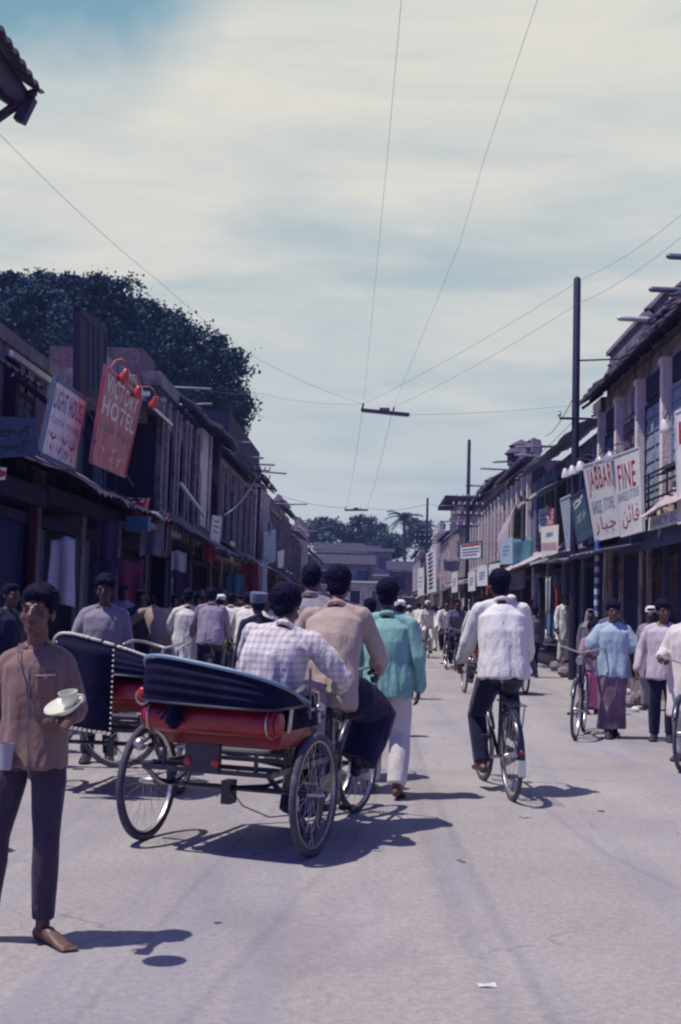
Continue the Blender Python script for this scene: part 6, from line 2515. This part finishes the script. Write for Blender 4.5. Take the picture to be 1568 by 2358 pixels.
c_lungi = cloth('cloth_lungi', (.17, .105, .15), var=.5, stain=((.42, .30, .34), 7, .56, (1, 1, .5)))
GP = 'people in the street'

# ---- the boy with the saucer
fb = gnd(112, 2172)


def boy_extra(root, J, M):
    # open placket, pocket, neck cord
    hd, ch, pe = J['head'], J['chest'], J['pelvis']
    cord = MB()
    cord.tube([(-.065, .05, 1.425), (-.02, .125, 1.34), (-.005, .14, 1.28), (-.015, .145, 1.12), (-.02, .15, .98), (-.03, .15, .80)], .0035, 6)
    cord.tube([(.075, .045, 1.43), (.06, .11, 1.36), (.01, .14, 1.25), (-.012, .147, 1.12)], .0035, 6)
    cord.build('neck_cord', c_dgrey, root)
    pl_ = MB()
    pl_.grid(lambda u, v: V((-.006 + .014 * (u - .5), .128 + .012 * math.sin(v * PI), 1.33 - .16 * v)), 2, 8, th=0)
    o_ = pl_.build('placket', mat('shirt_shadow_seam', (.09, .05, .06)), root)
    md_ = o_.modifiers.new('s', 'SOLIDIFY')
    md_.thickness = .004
    pk = MB()
    pk.grid(lambda u, v: V((-.125 + .085 * u, .133 - .028 * abs(u - 1) ** 1.5 + .006 * (1 - v), 1.285 - .10 * v)), 6, 6)
    o_ = pk.build('breast_pocket', c_brown, root)
    md_ = o_.modifiers.new('s', 'SOLIDIFY')
    md_.thickness = .006
    MB().tube([(-.125, .112, 1.288), (-.08, .136, 1.286), (-.04, .142, 1.284)], .004, 6).build('pocket_hem', mat('shirt_light_hem', (.34, .24, .22)), root)


def boy_pose():
    return P(pelvis=(0, 0, .95), chest=(0, .0, 1.22), neck=(0, -.01, 1.42), head=(0, .025, 1.575), hy=4, hp=-5,
             shR=(.136, -.01, 1.345), shL=(-.136, -.01, 1.345),
             elL=(-.190, -.05, 1.10), wrL=(-.185, .16, 1.035), hdL=V((.25, .95, .12)), nL=V((.1, -.1, 1.0)),
             elR=(.225, -.03, 1.09), wrR=(.235, .08, .86), hdR=V((.02, .25, -1)), nR=V((-1, .3, .1)), curl=.9,
             hipR=(.085, 0, .92), hipL=(-.085, 0, .92), knR=(.15, .02, .50), anR=(.19, -.02, .075), knL=(-.10, .03, .50), anL=(-.085, -.02, .075),
             toR=(.24, .13, .022), toL=(-.235, .11, .022))


boy = person('smiling barefoot boy in a brown shirt facing the camera, holding out a cup and saucer', (fb.x - .108, fb.y - .01, 0), face=180, h=1.52,
             pose=boy_pose(), skin=SKIN, top=dict(m=c_brown, hem=.11, sleeve='elbow', flare=.02, inf=.018, wr=.009, wf=9, ws=.25, name='shirt'),
             low=dict(m=c_plum, end=.90, inf=.014, wr=.007), lod=0, hero_face=True, extra=boy_extra, slim=.82, hair=.006, group=GP)
# cup and saucer held by the boy (rests in his hand: own things)
bsc = 1.52 / 1.7
def boyw(p):
    q = Matrix.Rotation(PI, 3, 'Z') @ (V(p) * bsc)
    return q + V(boy.location)
CHINA = mat('china', (.66, .66, .52), rough=.25, var=.08, scale=12, coat=.4, stain=((.5, .5, .38), 5, .62, (1, 1, 1)))
sp = boyw((-.115, .30, 1.05))
sp = at(150, 1632, fb.y - .33)
root = thing('saucer', 'tilted white china saucer in the hand of the boy', 'saucer', tuple(sp))
tilt = V((-.30, -.42, 1)).normalized()
MB().lathe((0, 0, 0), [(.02, -.012), (.036, -.012), (.038, -.004), (.068, .006), (.084, .020), (.082, .024), (.062, .011), (.02, .002)], ax=tilt, n=32).build('dish', CHINA, root)
cpos = sp + V((.018, .0, .004))
root = thing('teacup', 'white china teacup standing on the saucer of the boy', 'cup', tuple(cpos))
tcx_ = V((-.12, -.25, 1)).normalized()
MB().lathe((0, 0, .008), [(.018, 0), (.022, .004), (.030, .014), (.037, .034), (.040, .060), (.037, .060), (.033, .034), (.022, .012), (.002, .010)], ax=tcx_, n=28).build('bowl', CHINA, root)
MB().torus((.045, .0, .040), (0, 1, .1), .014, .0045, 16, 6).build('handle', CHINA, root)
# glass in the other hand
gp = boyw((.24, .16, .775))
gp = at(14, 1742, fb.y - .16)
root = thing('drinking_glass', 'ribbed tea glass hanging from the fingers of the boy at the left edge', 'glass', tuple(gp))
GLS = mat('glass_grey', (.30, .30, .36), rough=.15, var=.1)
MB().lathe((0, 0, -.055), [(.022, 0), (.026, .004), (.034, .11), (.030, .11), (.023, .012), (.002, .010)], n=20).build('tumbler', GLS, root)

# ---- second boy just out of frame
person('person in a pale blue shirt half hidden at the left edge behind the boy', (-2.75, 6.9, 0), face=180, h=1.5, pose=P(), top=dict(m=c_blue, sleeve='short'), low=dict(m=c_navy), lod=1, group=GP)

# ---- main rickshaw
RL = V((-.85, 7.37, 0))
hd1 = 18.6
rk = rickshaw('black-hooded cycle rickshaw with a red tin back, nearest the camera', tuple(RL), hd1, steer=14, rise=(29, 3), sag=.14, L=.62)


def rk_w(p, o=RL, h=hd1):
    return Matrix.Rotation(R(-h), 3, 'Z') @ V(p) + V(o)


plaid_pose = P(pelvis=(-.02, .03, .90), chest=(.02, .07, 1.13), neck=(.06, .18, 1.33), head=(.02, .26, 1.455), hy=10, hp=20,
               shR=(.235, .17, 1.255), shL=(-.145, .13, 1.295), elR=(.43, .24, 1.04), wrR=(.34, .46, .98), elL=(-.25, .28, 1.08), wrL=(-.20, .46, .96),
               hipR=(.09, .05, .88), hipL=(-.09, .05, .88), knR=(.14, .46, .92), knL=(-.12, .46, .90), anR=(.13, .50, .61), anL=(-.12, .50, .61), curl=1.0)
pw = rk_w((.16, .12, 0))
person('rickshaw passenger in a pale checked shirt leaning forward from the near rickshaw seat', tuple(pw), face=hd1, h=1.70, pose=plaid_pose,
       top=dict(m=c_plaid, hem=.10, sleeve='long', inf=.038, flare=.03, wr=.012, wf=8, ws=.5, drape=.03), low=dict(m=c_mauve, wide=.02), shoes=LEATH, lod=0, hair=.014, group=GP)

# ---- tan shirted man on a bicycle at its side
bt = V((-.245, 8.27, 0))
bicycle('dark bicycle ridden beside the near rickshaw by the man in the tan shirt', tuple(bt), 13, lod=0, steer=10, crank=20)
tan_pose = P(pelvis=(-.02, -.24, .94), chest=(.00, -.14, 1.22), neck=(.0, -.03, 1.44), head=(-.01, .05, 1.575), hy=-6, hp=14,
             shR=(.18, -.05, 1.385), shL=(-.18, -.04, 1.375), elR=(.27, .04, 1.13), wrR=(.26, .16, 1.03), elL=(-.30, .06, 1.15), wrL=(-.27, .15, 1.03),
             hipR=(.10, -.20, .92), hipL=(-.10, -.20, .92), knR=(.26, .16, .74), anR=(.16, .0, .40), knL=(-.15, -.08, .50), anL=(-.17, -.30, .09), curl=1.2)
person('man in a plain tan shirt and loose dark wrap astride a bicycle beside the rickshaw', tuple(bt), face=9, h=1.74, pose=tan_pose,
       top=dict(m=c_tan, hem=.14, sleeve='long', inf=.022, flare=.018, wr=.011, wf=7, ws=.35, drape=.028), low=dict(m=c_navy, wide=.045, inf=.03, end=.92), shoes=LEATH, lod=0, hair=.004, group=GP)

# ---- teal shirt man walking
ft = gnd(878, 1838)
walk = P(pelvis=(0, 0, .94), chest=(0, .01, 1.22), neck=(-.01, .02, 1.43), head=(-.015, .06, 1.575), hp=8, hy=-6,
         shR=(.178, .0, 1.375), shL=(-.178, .01, 1.375), elR=(.25, -.03, 1.10), wrR=(.255, .03, .86), elL=(-.25, .04, 1.10), wrL=(-.22, .12, .90),
         knR=(.115, .02, .50), anR=(.105, -.14, .10), toR=(.13, .01, .022), knL=(-.11, .15, .52), anL=(-.12, .18, .085), toL=(-.13, .34, .022), curl=.7)
person('man in a teal shirt and baggy white trousers walking away, right of the tan-shirted man', (ft.x + .02, ft.y + .05, 0), face=4, h=1.69, pose=walk,
       top=dict(m=c_teal, hem=.15, sleeve='long', inf=.022, flare=.025, wr=.011, wf=7, ws=.4, drape=.028), low=dict(m=c_cream, wide=.010, inf=.012, wr=.011, wf=7, end=.93), lod=0, hair=.006, group=GP)

# ---- white shirt cyclist
fr = gnd(1178, 1845)
cw_ = V((fr.x - .055, fr.y + .55, 0))
bicycle('black roadster bicycle ridden by the man in the large white shirt', tuple(cw_), -6, lod=0, steer=-3, crank=8, stand=False, lean=-2)
cyc = dict(CYCLE)
cyc.update(neck=(0, -.13, 1.54), head=(0, -.08, 1.665), chest=(0, -.20, 1.28), shR=(.180, -.14, 1.475), shL=(-.180, -.14, 1.475),
           elR=(.245, -.03, 1.22), elL=(-.25, -.03, 1.22), wrR=(.275, .12, 1.06), wrL=(-.29, .10, 1.05), curl=1.2,
           knL=(-.15, .12, .60), anL=(-.13, -.03, .22), knR=(.14, .16, .83), anR=(.12, -.06, .48))
person('cyclist in a large white shirt riding away on the open right side of the road', tuple(cw_), face=-6, h=1.72, pose=cyc,
       top=dict(m=c_white, hem=.09, sleeve='long', inf=.030, flare=.02, wr=.008, wf=6, ws=.4, drape=.02), low=dict(m=c_navy), shoes=mat('brown_shoe', (.10, .04, .045), rough=.5), lod=0, hair=.004, lean=-1, group=GP)

# ---- man in lungi walking his bicycle towards us
fl = gnd(1405, 1700)
lw = P(elR=(.24, -.04, 1.10), wrR=(.30, .16, 1.0), elL=(-.27, -.01, 1.10), wrL=(-.28, .05, .86), knR=(.07, .06, .50), anR=(.05, .06, .09), knL=(-.06, .0, .5), anL=(-.04, -.08, .09), hp=4, hy=0)
lw['elR'] = (.27, .02, 1.12)
lw['wrR'] = (.36, .20, 1.02)
person('curly-haired man in a pale blue shirt and patterned lungi wheeling a bicycle towards the camera', (fl.x + .02, fl.y, 0), face=184, h=1.64, pose=lw, skin=SKIN,
       top=dict(m=c_blue, hem=.16, sleeve='short', inf=.03, flare=.03, wr=.012), low=dict(m=c_lungi, kind='lungi', end=.90, wr=.016, wf=7, hemw=.09), shoes=LEATH, lod=1, hair=.010, hero_face=True, group=GP)
fbk = gnd(1326, 1704)
bicycle('bicycle being wheeled towards the camera by the man in the lungi', (fbk.x + .14, fbk.y + .56, 0), 194, lod=0, steer=4, crank=80, lean=-2)

# ---- girl in pink behind it
fg = gnd(1362, 1645)
person('small girl in a pink dress walking behind the wheeled bicycle', (fg.x, fg.y, 0), face=170, h=1.36, pose=P(elR=(.22, .05, 1.12), wrR=(.12, .2, 1.08)), skin=SKIN_D,
       top=dict(m=c_rose, sleeve='short', hem=.12), low=dict(m=c_pink, kind='skirt', name='skirt', end=.9, hemw=.12), shoes=LEATH, lod=1, hair=.01, group=GP)

# ---- beige shirt man
f9 = gnd(1522, 1708)
person('man in a beige long-sleeved shirt and black trousers standing by the right edge', (f9.x + .02, f9.y, 0), face=196, h=1.66,
       pose=P(elR=(.27, -.02, 1.10), wrR=(.30, .06, .87), elL=(-.24, .03, 1.12), wrL=(-.12, .20, 1.02), anL=(-.08, -.02, .08), hy=-20, hp=4),
       top=dict(m=c_beige, hem=.17, inf=.028, flare=.03, wr=.012), low=dict(m=c_navy), shoes=LEATH, lod=1, hair=.01, hero_face=True, group=GP)

# ---- white kurta rider at the right edge with bicycle
f10 = gnd(1562, 1775)
bicycle('bicycle with its kickstand out, cut by the right edge of the view', (f10.x + .26, f10.y + .50, 0), 205, lod=0, stand=True, steer=0, lamp=False)
person('person in a white kurta cut by the right edge of the view', (f10.x + .30, f10.y + .75, 0), face=215, h=1.68,
       pose=P(elR=(.25, .05, 1.12), wrR=(.22, .25, 1.08), elL=(-.22, .05, 1.12), wrL=(-.2, .2, 1.05), hp=8),
       top=dict(m=c_cream, name='kurta', hem=.46, inf=.03, flare=.06, wr=.012), low=dict(m=c_white, inf=.02), shoes=LEATH, lod=1, group=GP)

# ---- second rickshaw, left, with studded hood
R2 = V((-2.02, 9.45, 0))
rk2 = rickshaw('cycle rickshaw with a white-studded black hood behind the boy', tuple(R2), 6, hood='studded', studs=True, rise=(45, 8), sag=.24, L=.54, steer=10)
# hanging back curtain edged with pale studs
cur = MB().grid(lambda u, v: V((-.30 + .44 * u, -.50 + .03 * math.sin(u * 7), 1.16 - .62 * v - .05 * u)), 12, 12, th=.0)
co = cur.build('back_curtain', HOOD, rk2)
md = co.modifiers.new('s', 'SOLIDIFY')
md.thickness = .012
st_ = MB()
for i in range(17):
    t = i / 16
    for (x, z) in ((.14, 1.11 - .62 * t), (-.30, 1.16 - .62 * t)):
        st_.ell((x, -.515 + .03 * math.sin((x + .3) / .44 * 7), z), .009, nu=8, nv=5)
for i in range(13):
    t = i / 12
    st_.box(-.30 + .44 * t - .012, -.30 + .44 * t + .012, -.54, -.51, .535 - .05 * t, .555 - .05 * t)
st_.build('pale_studs', TRIM, co)

# ---- man looking at us behind it
person('man in a grey shirt with swept hair looking at the camera over the studded hood', (at(240, 1400, 11).x, 11, 0), face=172, h=1.70, skin=SKIN_D,
       pose=P(elR=(.25, .05, 1.12), wrR=(.2, .25, 1.0), head=(.0, .03, 1.575), hp=6, hy=4), top=dict(m=c_grey, inf=.025, flare=.01), low=dict(m=c_navy), lod=0, hair=.008, hero_face=True, shoes=LEATH, group=GP)
person('dark-haired person deep in the shade at the far left, behind the boy', (at(20, 1400, 11.5).x, 11.5, 0), face=120, h=1.62, skin=SKIN_D, top=dict(m=c_navy), low=dict(m=c_navy), lod=1, shoes=LEATH, group=GP)
fx = at(-30, 1400, 9.3)
bicycle('bicycle leaning in the shade behind the boy at the far left', (fx.x + .25, 10.6, 0), 80, lod=1, group='bicycles in the street')

# ---- cyclist with grey shirt, beyond the rickshaw driver
def rider(label, px, Y, face, top, low, hat=None, skin=None, hair=True, lod=1, bl=None, h=1.70, ck=20, lean=0, Yoff=0, pose=None, vest=None):
    x = at(px, 1400, Y).x
    bicycle(bl or (label.split(' ')[0] + ' bicycle'), (x, Y, 0), face, lod=1, crank=ck, lamp=False)
    tp = dict(m=top, inf=.024, flare=.012, wr=.010)
    if vest:
        tp['vest'] = vest
    return person(label, (x, Y, 0), face=face, h=h, pose=pose or dict(CYCLE), top=tp, low=dict(m=low), shoes=LEATH, hat=hat, skin=skin, hair=hair, lod=lod, group=GP)


rider('cyclist in a grey-brown shirt riding ahead, seen over the rickshaw passenger', 716, 9.9, 3, c_grey, c_navy, lod=0, bl='bicycle of the grey-brown-shirted cyclist ahead of the rickshaw', h=1.76)
rider('bushy-haired cyclist directly ahead of the tan-shirted man', 781, 10.6, 2, c_dgrey, c_navy, lod=1, bl='bicycle directly ahead of the tan-shirted man', h=1.72, hair=.016)
KHAKI = cloth('cap_blue_grey', (.10, .11, .20))
person('man in a blue-grey peaked cap with a white badge, left of the rickshaw passenger', (at(595, 1400, 13.2).x, 13.2, 0), face=-25, h=1.60, pose=P(), top=dict(m=c_navy), low=dict(m=c_navy), hat=('peaked', KHAKI), shoes=LEATH, lod=1, group=GP,
       extra=lambda root, J, M: MB().ell(J['head'] + V((-.075, -.075, .10)), (.014, .014, .014)).build('badge', WHT, root))
person('man in a faded pink shirt seen between the tan and teal shirts', (at(852, 1400, 14).x, 14, 0), face=-10, h=1.60, top=dict(m=c_rose), low=dict(m=c_navy), shoes=LEATH, lod=1, group=GP)
person('person in pale cream clothes just right of the teal-shirted man, farther off', (at(921, 1400, 20).x, 20, 0), face=0, h=1.62, top=dict(m=c_cream), low=dict(m=c_cream), hat=('skullcap', c_white), lod=1, shoes=LEATH, group=GP)

# ---- left crowd
bent = P(pelvis=(0, -.1, .95), chest=(-.05, .10, 1.20), neck=(-.10, .26, 1.36), head=(-.12, .36, 1.45), hp=30, shR=(.10, .22, 1.31), shL=(-.28, .22, 1.31),
         elL=(-.42, .38, 1.15), wrL=(-.55, .55, 1.08), elR=(.12, .42, 1.10), wrR=(.0, .6, 1.05))
person('man in a blue-grey top and khaki wrap bending forward with an arm stretched left', (at(377, 1400, 18.5).x, 18.5, 0), face=-25, h=1.72, pose=bent, top=dict(m=c_khaki, inf=.03, hem=.2, flare=.03), low=dict(m=c_mauve, kind='lungi'), skin=SKIN_D, lod=1, shoes=LEATH, group=GP)
person('man in a long white kurta on the left, shoulder to shoulder with the mauve-shirted one', (at(432, 1400, 17.8).x, 17.8, 0), face=-15, h=1.70, pose=P(elL=(-.25, .1, 1.12), wrL=(-.2, .3, 1.0)), top=dict(m=c_white, name='kurta', hem=.5, flare=.06, inf=.03), low=dict(m=c_white), lod=1, shoes=LEATH, group=GP)
rider('cyclist in a short mauve shirt and dark trousers in the left crowd', 486, 17.6, -8, c_mauve, c_navy, lod=1, bl='bicycle of the mauve-shirted cyclist in the left crowd', h=1.66, skin=SKIN_D)
rider('cyclist in loose cream clothes, right of the mauve-shirted one', 532, 20.5, -4, c_cream, c_cream, lod=1, bl='bicycle of the rider in loose cream clothes on the left', h=1.62)
rider('white-clad cyclist partly behind the peaked cap', 572, 18.8, -2, c_white, c_white, lod=1, bl='bicycle of the white-clad cyclist behind the peaked cap', h=1.62)
person('man in a patterned cream shirt squeezed between riders in the left crowd', (at(552, 1400, 22).x, 22, 0), face=160, h=1.66, top=dict(m=c_beige), low=dict(m=c_cream), lod=1, shoes=LEATH, group=GP)
person('dark-clad figure in front of the left shops, beside the khaki-wrapped man', (at(322, 1400, 19.5).x, 19.5, 0), face=150, h=1.68, top=dict(m=c_plum), low=dict(m=c_navy), skin=SKIN_D, lod=1, shoes=LEATH, group=GP)
person('person in dusky rose deep among the left shop goods', (at(430, 1400, 21).x, 21, 0), face=170, h=1.6, top=dict(m=c_rose), low=dict(m=c_navy), skin=SKIN_D, lod=2, shoes=LEATH, group=GP)
person('shopkeeper in dull violet standing in a left doorway', (at(282, 1400, 20.5).x, 20.5, .1), face=150, h=1.66, top=dict(m=c_mauve), low=dict(m=c_navy), skin=SKIN_D, lod=2, shoes=LEATH, group=GP)

# ---- far rickshaw with white-turbaned passenger
fa, fc = gnd(1068, 1592), gnd(1213, 1603)
R3 = V(((fa.x + fc.x) / 2, (fa.y + fc.y) / 2, 0))
rickshaw('distant cycle rickshaw partly hidden by the white-shirted cyclist', tuple(R3), -4, lod=1)
seat = P(pelvis=(0, .12, .92), chest=(0, .06, 1.18), neck=(0, .04, 1.40), head=(0, .06, 1.545), shR=(.19, .04, 1.345), shL=(-.19, .04, 1.345), elR=(.25, .10, 1.10), elL=(-.25, .10, 1.10),
         wrR=(.18, .3, 1.0), wrL=(-.18, .3, 1.0), hipR=(.09, .14, .90), hipL=(-.09, .14, .90), knR=(.10, .52, .88), knL=(-.10, .52, .88), anR=(.10, .55, .60), anL=(-.10, .55, .60))
person('rickshaw passenger in a white turban, seen past the shoulder of the white-shirted cyclist', (R3.x + .28, R3.y, .06), face=-4, h=1.72, pose=seat, top=dict(m=c_white), low=dict(m=c_white), hat=('tall', c_white), lod=1, shoes=LEATH, group=GP)
person('driver of the distant rickshaw, dressed in cream', (R3.x - .25, R3.y + .9, 0), face=-4, h=1.70, pose=dict(CYCLE), top=dict(m=c_cream), low=dict(m=c_navy), lod=2, shoes=LEATH, group=GP)

# ---- right pavement
person('person in a white kurta at a raised shop front left of the nearest steel pole', (at(1299, 1400, 29).x, 29, .30), face=150, h=1.66, top=dict(m=c_white, name='kurta', hem=.35, flare=.04), low=dict(m=c_cream), skin=SKIN_D, lod=1, shoes=LEATH, group=GP)
person('woman with a pale cloth drawn over her head, right of the nearest steel pole', (at(1360, 1400, 23.4).x, 23.4, .0), face=190, h=1.58, top=dict(m=c_dgrey), low=dict(m=c_dgrey, kind='skirt', name='skirt'), hair=True, hat=('veil', c_grey), skin=SKIN_D, lod=1, shoes=LEATH, group=GP)
person('man in a white skullcap and pale kurta standing before the shuttered right shop', (at(1500, 1400, 19.2).x, 19.2, .0), face=205, h=1.62, top=dict(m=c_grey, name='kurta', hem=.4, flare=.05), low=dict(m=c_grey), hat=('skullcap', c_white), skin=SKIN_D, lod=1, shoes=LEATH, group=GP)
person('dark-haired man behind the man in the lungi, in the shade', (at(1409, 1400, 20.5).x, 20.5, 0), face=180, h=1.70, top=dict(m=c_dgrey), low=dict(m=c_navy), skin=SKIN_D, lod=1, shoes=LEATH, group=GP)

# ---- distant riders and walkers
rider('distant cyclist in white with a white cap, coming up the middle of the road', 985, 38, 178, c_white, c_white, hat=('skullcap', c_white), lod=2, bl='bicycle of the white-capped distant cyclist')
rider('distant cyclist in a dark waistcoat over white, right of the white-capped one', 1029, 31, 182, c_white, c_navy, lod=2, bl='bicycle of the distant rider in the dark waistcoat', vest=c_navy)
rider('distant cyclist in dark clothes next to the waistcoated rider', 1054, 29.5, 180, c_dgrey, c_navy, lod=2, bl='bicycle of the distant rider in dark clothes', skin=SKIN_D)
rider('distant cyclist in cream farther beyond the white-capped one', 965, 46, 0, c_cream, c_cream, lod=2, bl='bicycle of the distant rider in cream')
far = [(508, 24, c_white, c_navy, 'white-shirted walker in the left crowd, between the riders and the shops'), (402, 25, c_white, c_white, 'white-clad walker far behind the khaki-wrapped man'), (612, 19, c_cream, c_navy, 'cream-shirted walker just beyond the peaked cap'), (498, 27, c_beige, c_navy, 'beige-clad walker behind the mauve-shirted cyclist'),
       (540, 30, c_cream, c_cream, 'cream-clad walker deep in the left crowd'), (590, 36, c_white, c_white, 'white-clad walker well beyond the peaked cap'), (455, 23, c_dgrey, c_navy, 'grey-clad shopper at the left shop fronts, behind the white kurta'),
       (860, 45, c_cream, c_navy, 'cream-shirted walker between the tan and teal shirts, far off'), (968, 58, c_white, c_navy, 'distant white-shirted walker beside the cream-clad rider'),
       (1010, 72, c_beige, c_navy, 'tiny far walker in beige under the right boards'), (995, 50, c_mauve, c_navy, 'distant walker in mauve behind the waistcoated rider'), (925, 42, c_white, c_cream, 'distant walker in white over cream, centre of the street'),
       (1088, 46, c_cream, c_navy, 'distant cream-shirted shopper at the right shops'), (1110, 30, c_dgrey, c_navy, 'grey shopper at the right shops beside the far rickshaw'),
       (1003, 44, c_white, c_white, 'walker in white between two distant riders'), (942, 52, c_white, c_navy, 'distant walker in a white shirt left of the cream-clad rider'),
       (930, 60, c_rose, c_navy, 'distant walker in dusky rose near the street centre'), (1016, 55, c_cream, c_navy, 'small distant walker in cream under the column-lettered board'),
       (1072, 36, c_mauve, c_navy, 'distant walker in mauve under the right awnings'), (1095, 33, c_white, c_white, 'distant walker in white left of the white-shirted cyclist'),
       (955, 70, c_white, c_white, 'tiny far walker in white by the far poles'), (905, 75, c_dgrey, c_navy, 'tiny far walker in dark grey near the centre'),
       (890, 62, c_white, c_navy, 'tiny far walker in white behind the teal-shirted man'), (975, 85, c_navy, c_navy, 'farthest dark-clad walker on the right'),
       (830, 80, c_beige, c_navy, 'tiny far walker in beige left of the teal-shirted head'), (1040, 64, c_dgrey, c_navy, 'distant walker in grey at the right shops'),
       (670, 24, c_cream, c_cream, 'walker in cream seen left of the grey-brown-shirted cyclist'), (640, 34, c_grey, c_navy, 'grey-clad walker far along the left shops'),
       (612, 27, c_white, c_navy, 'white-shirted walker behind the peaked cap'), (1232, 28, c_dgrey, c_navy, 'dark figure under the awnings right of the white-shirted cyclist'),
       (745, 48, c_dgrey, c_navy, 'dark-clad walker far off between the two cyclists ahead'), (700, 40, c_plum, c_navy, 'plum-clad walker far along the left side')]
protos = {}
for i, (px, Y, t_, l_, lb) in enumerate(far):
    key = (t_.name, l_.name)
    x = at(px, 1400, Y).x
    if key in protos:
        c = copy_tree(protos[key])
        c.location = (x, Y, 0)
        c.rotation_euler = (0, 0, R(rnd.choice([0, 180, 30, 200])))
        c['label'] = lb
    else:
        protos[key] = person(lb, (x, Y, 0), face=rnd.choice([0, 180, 20, 190]), h=1.66, pose=P(knR=(.1, .12, .5), anR=(.1, .1, .1), anL=(-.1, -.2, .1)), top=dict(m=t_), low=dict(m=l_, kind='trousers'), lod=2, shoes=LEATH, group=GP,
                             hat=('skullcap', c_white) if i == 0 else None, skin=SKIN_D)

bpy.data.scenes.remove(TMP)
bpy.context.view_layer.update()

# ================================================================= HAZE
hm_ = bpy.data.materials.new('haze')
hm_.use_nodes = True
hn = hm_.node_tree
hn.nodes.remove(hn.nodes['Principled BSDF'])
pv = hn.nodes.new('ShaderNodeVolumePrincipled')
pv.inputs['Color'].default_value = (.36, .48, .95, 1)
pv.inputs['Density'].default_value = .0006
pv.inputs['Anisotropy'].default_value = .1
hn.links.new(pv.outputs[0], hn.nodes['Material Output'].inputs['Volume'])
hz = MB().box(-420, 420, -80, 920, -1.0, 32).build('haze', hm_, smooth=False)
tag(hz, kind='stuff')
S.cycles.volume_bounces = 0
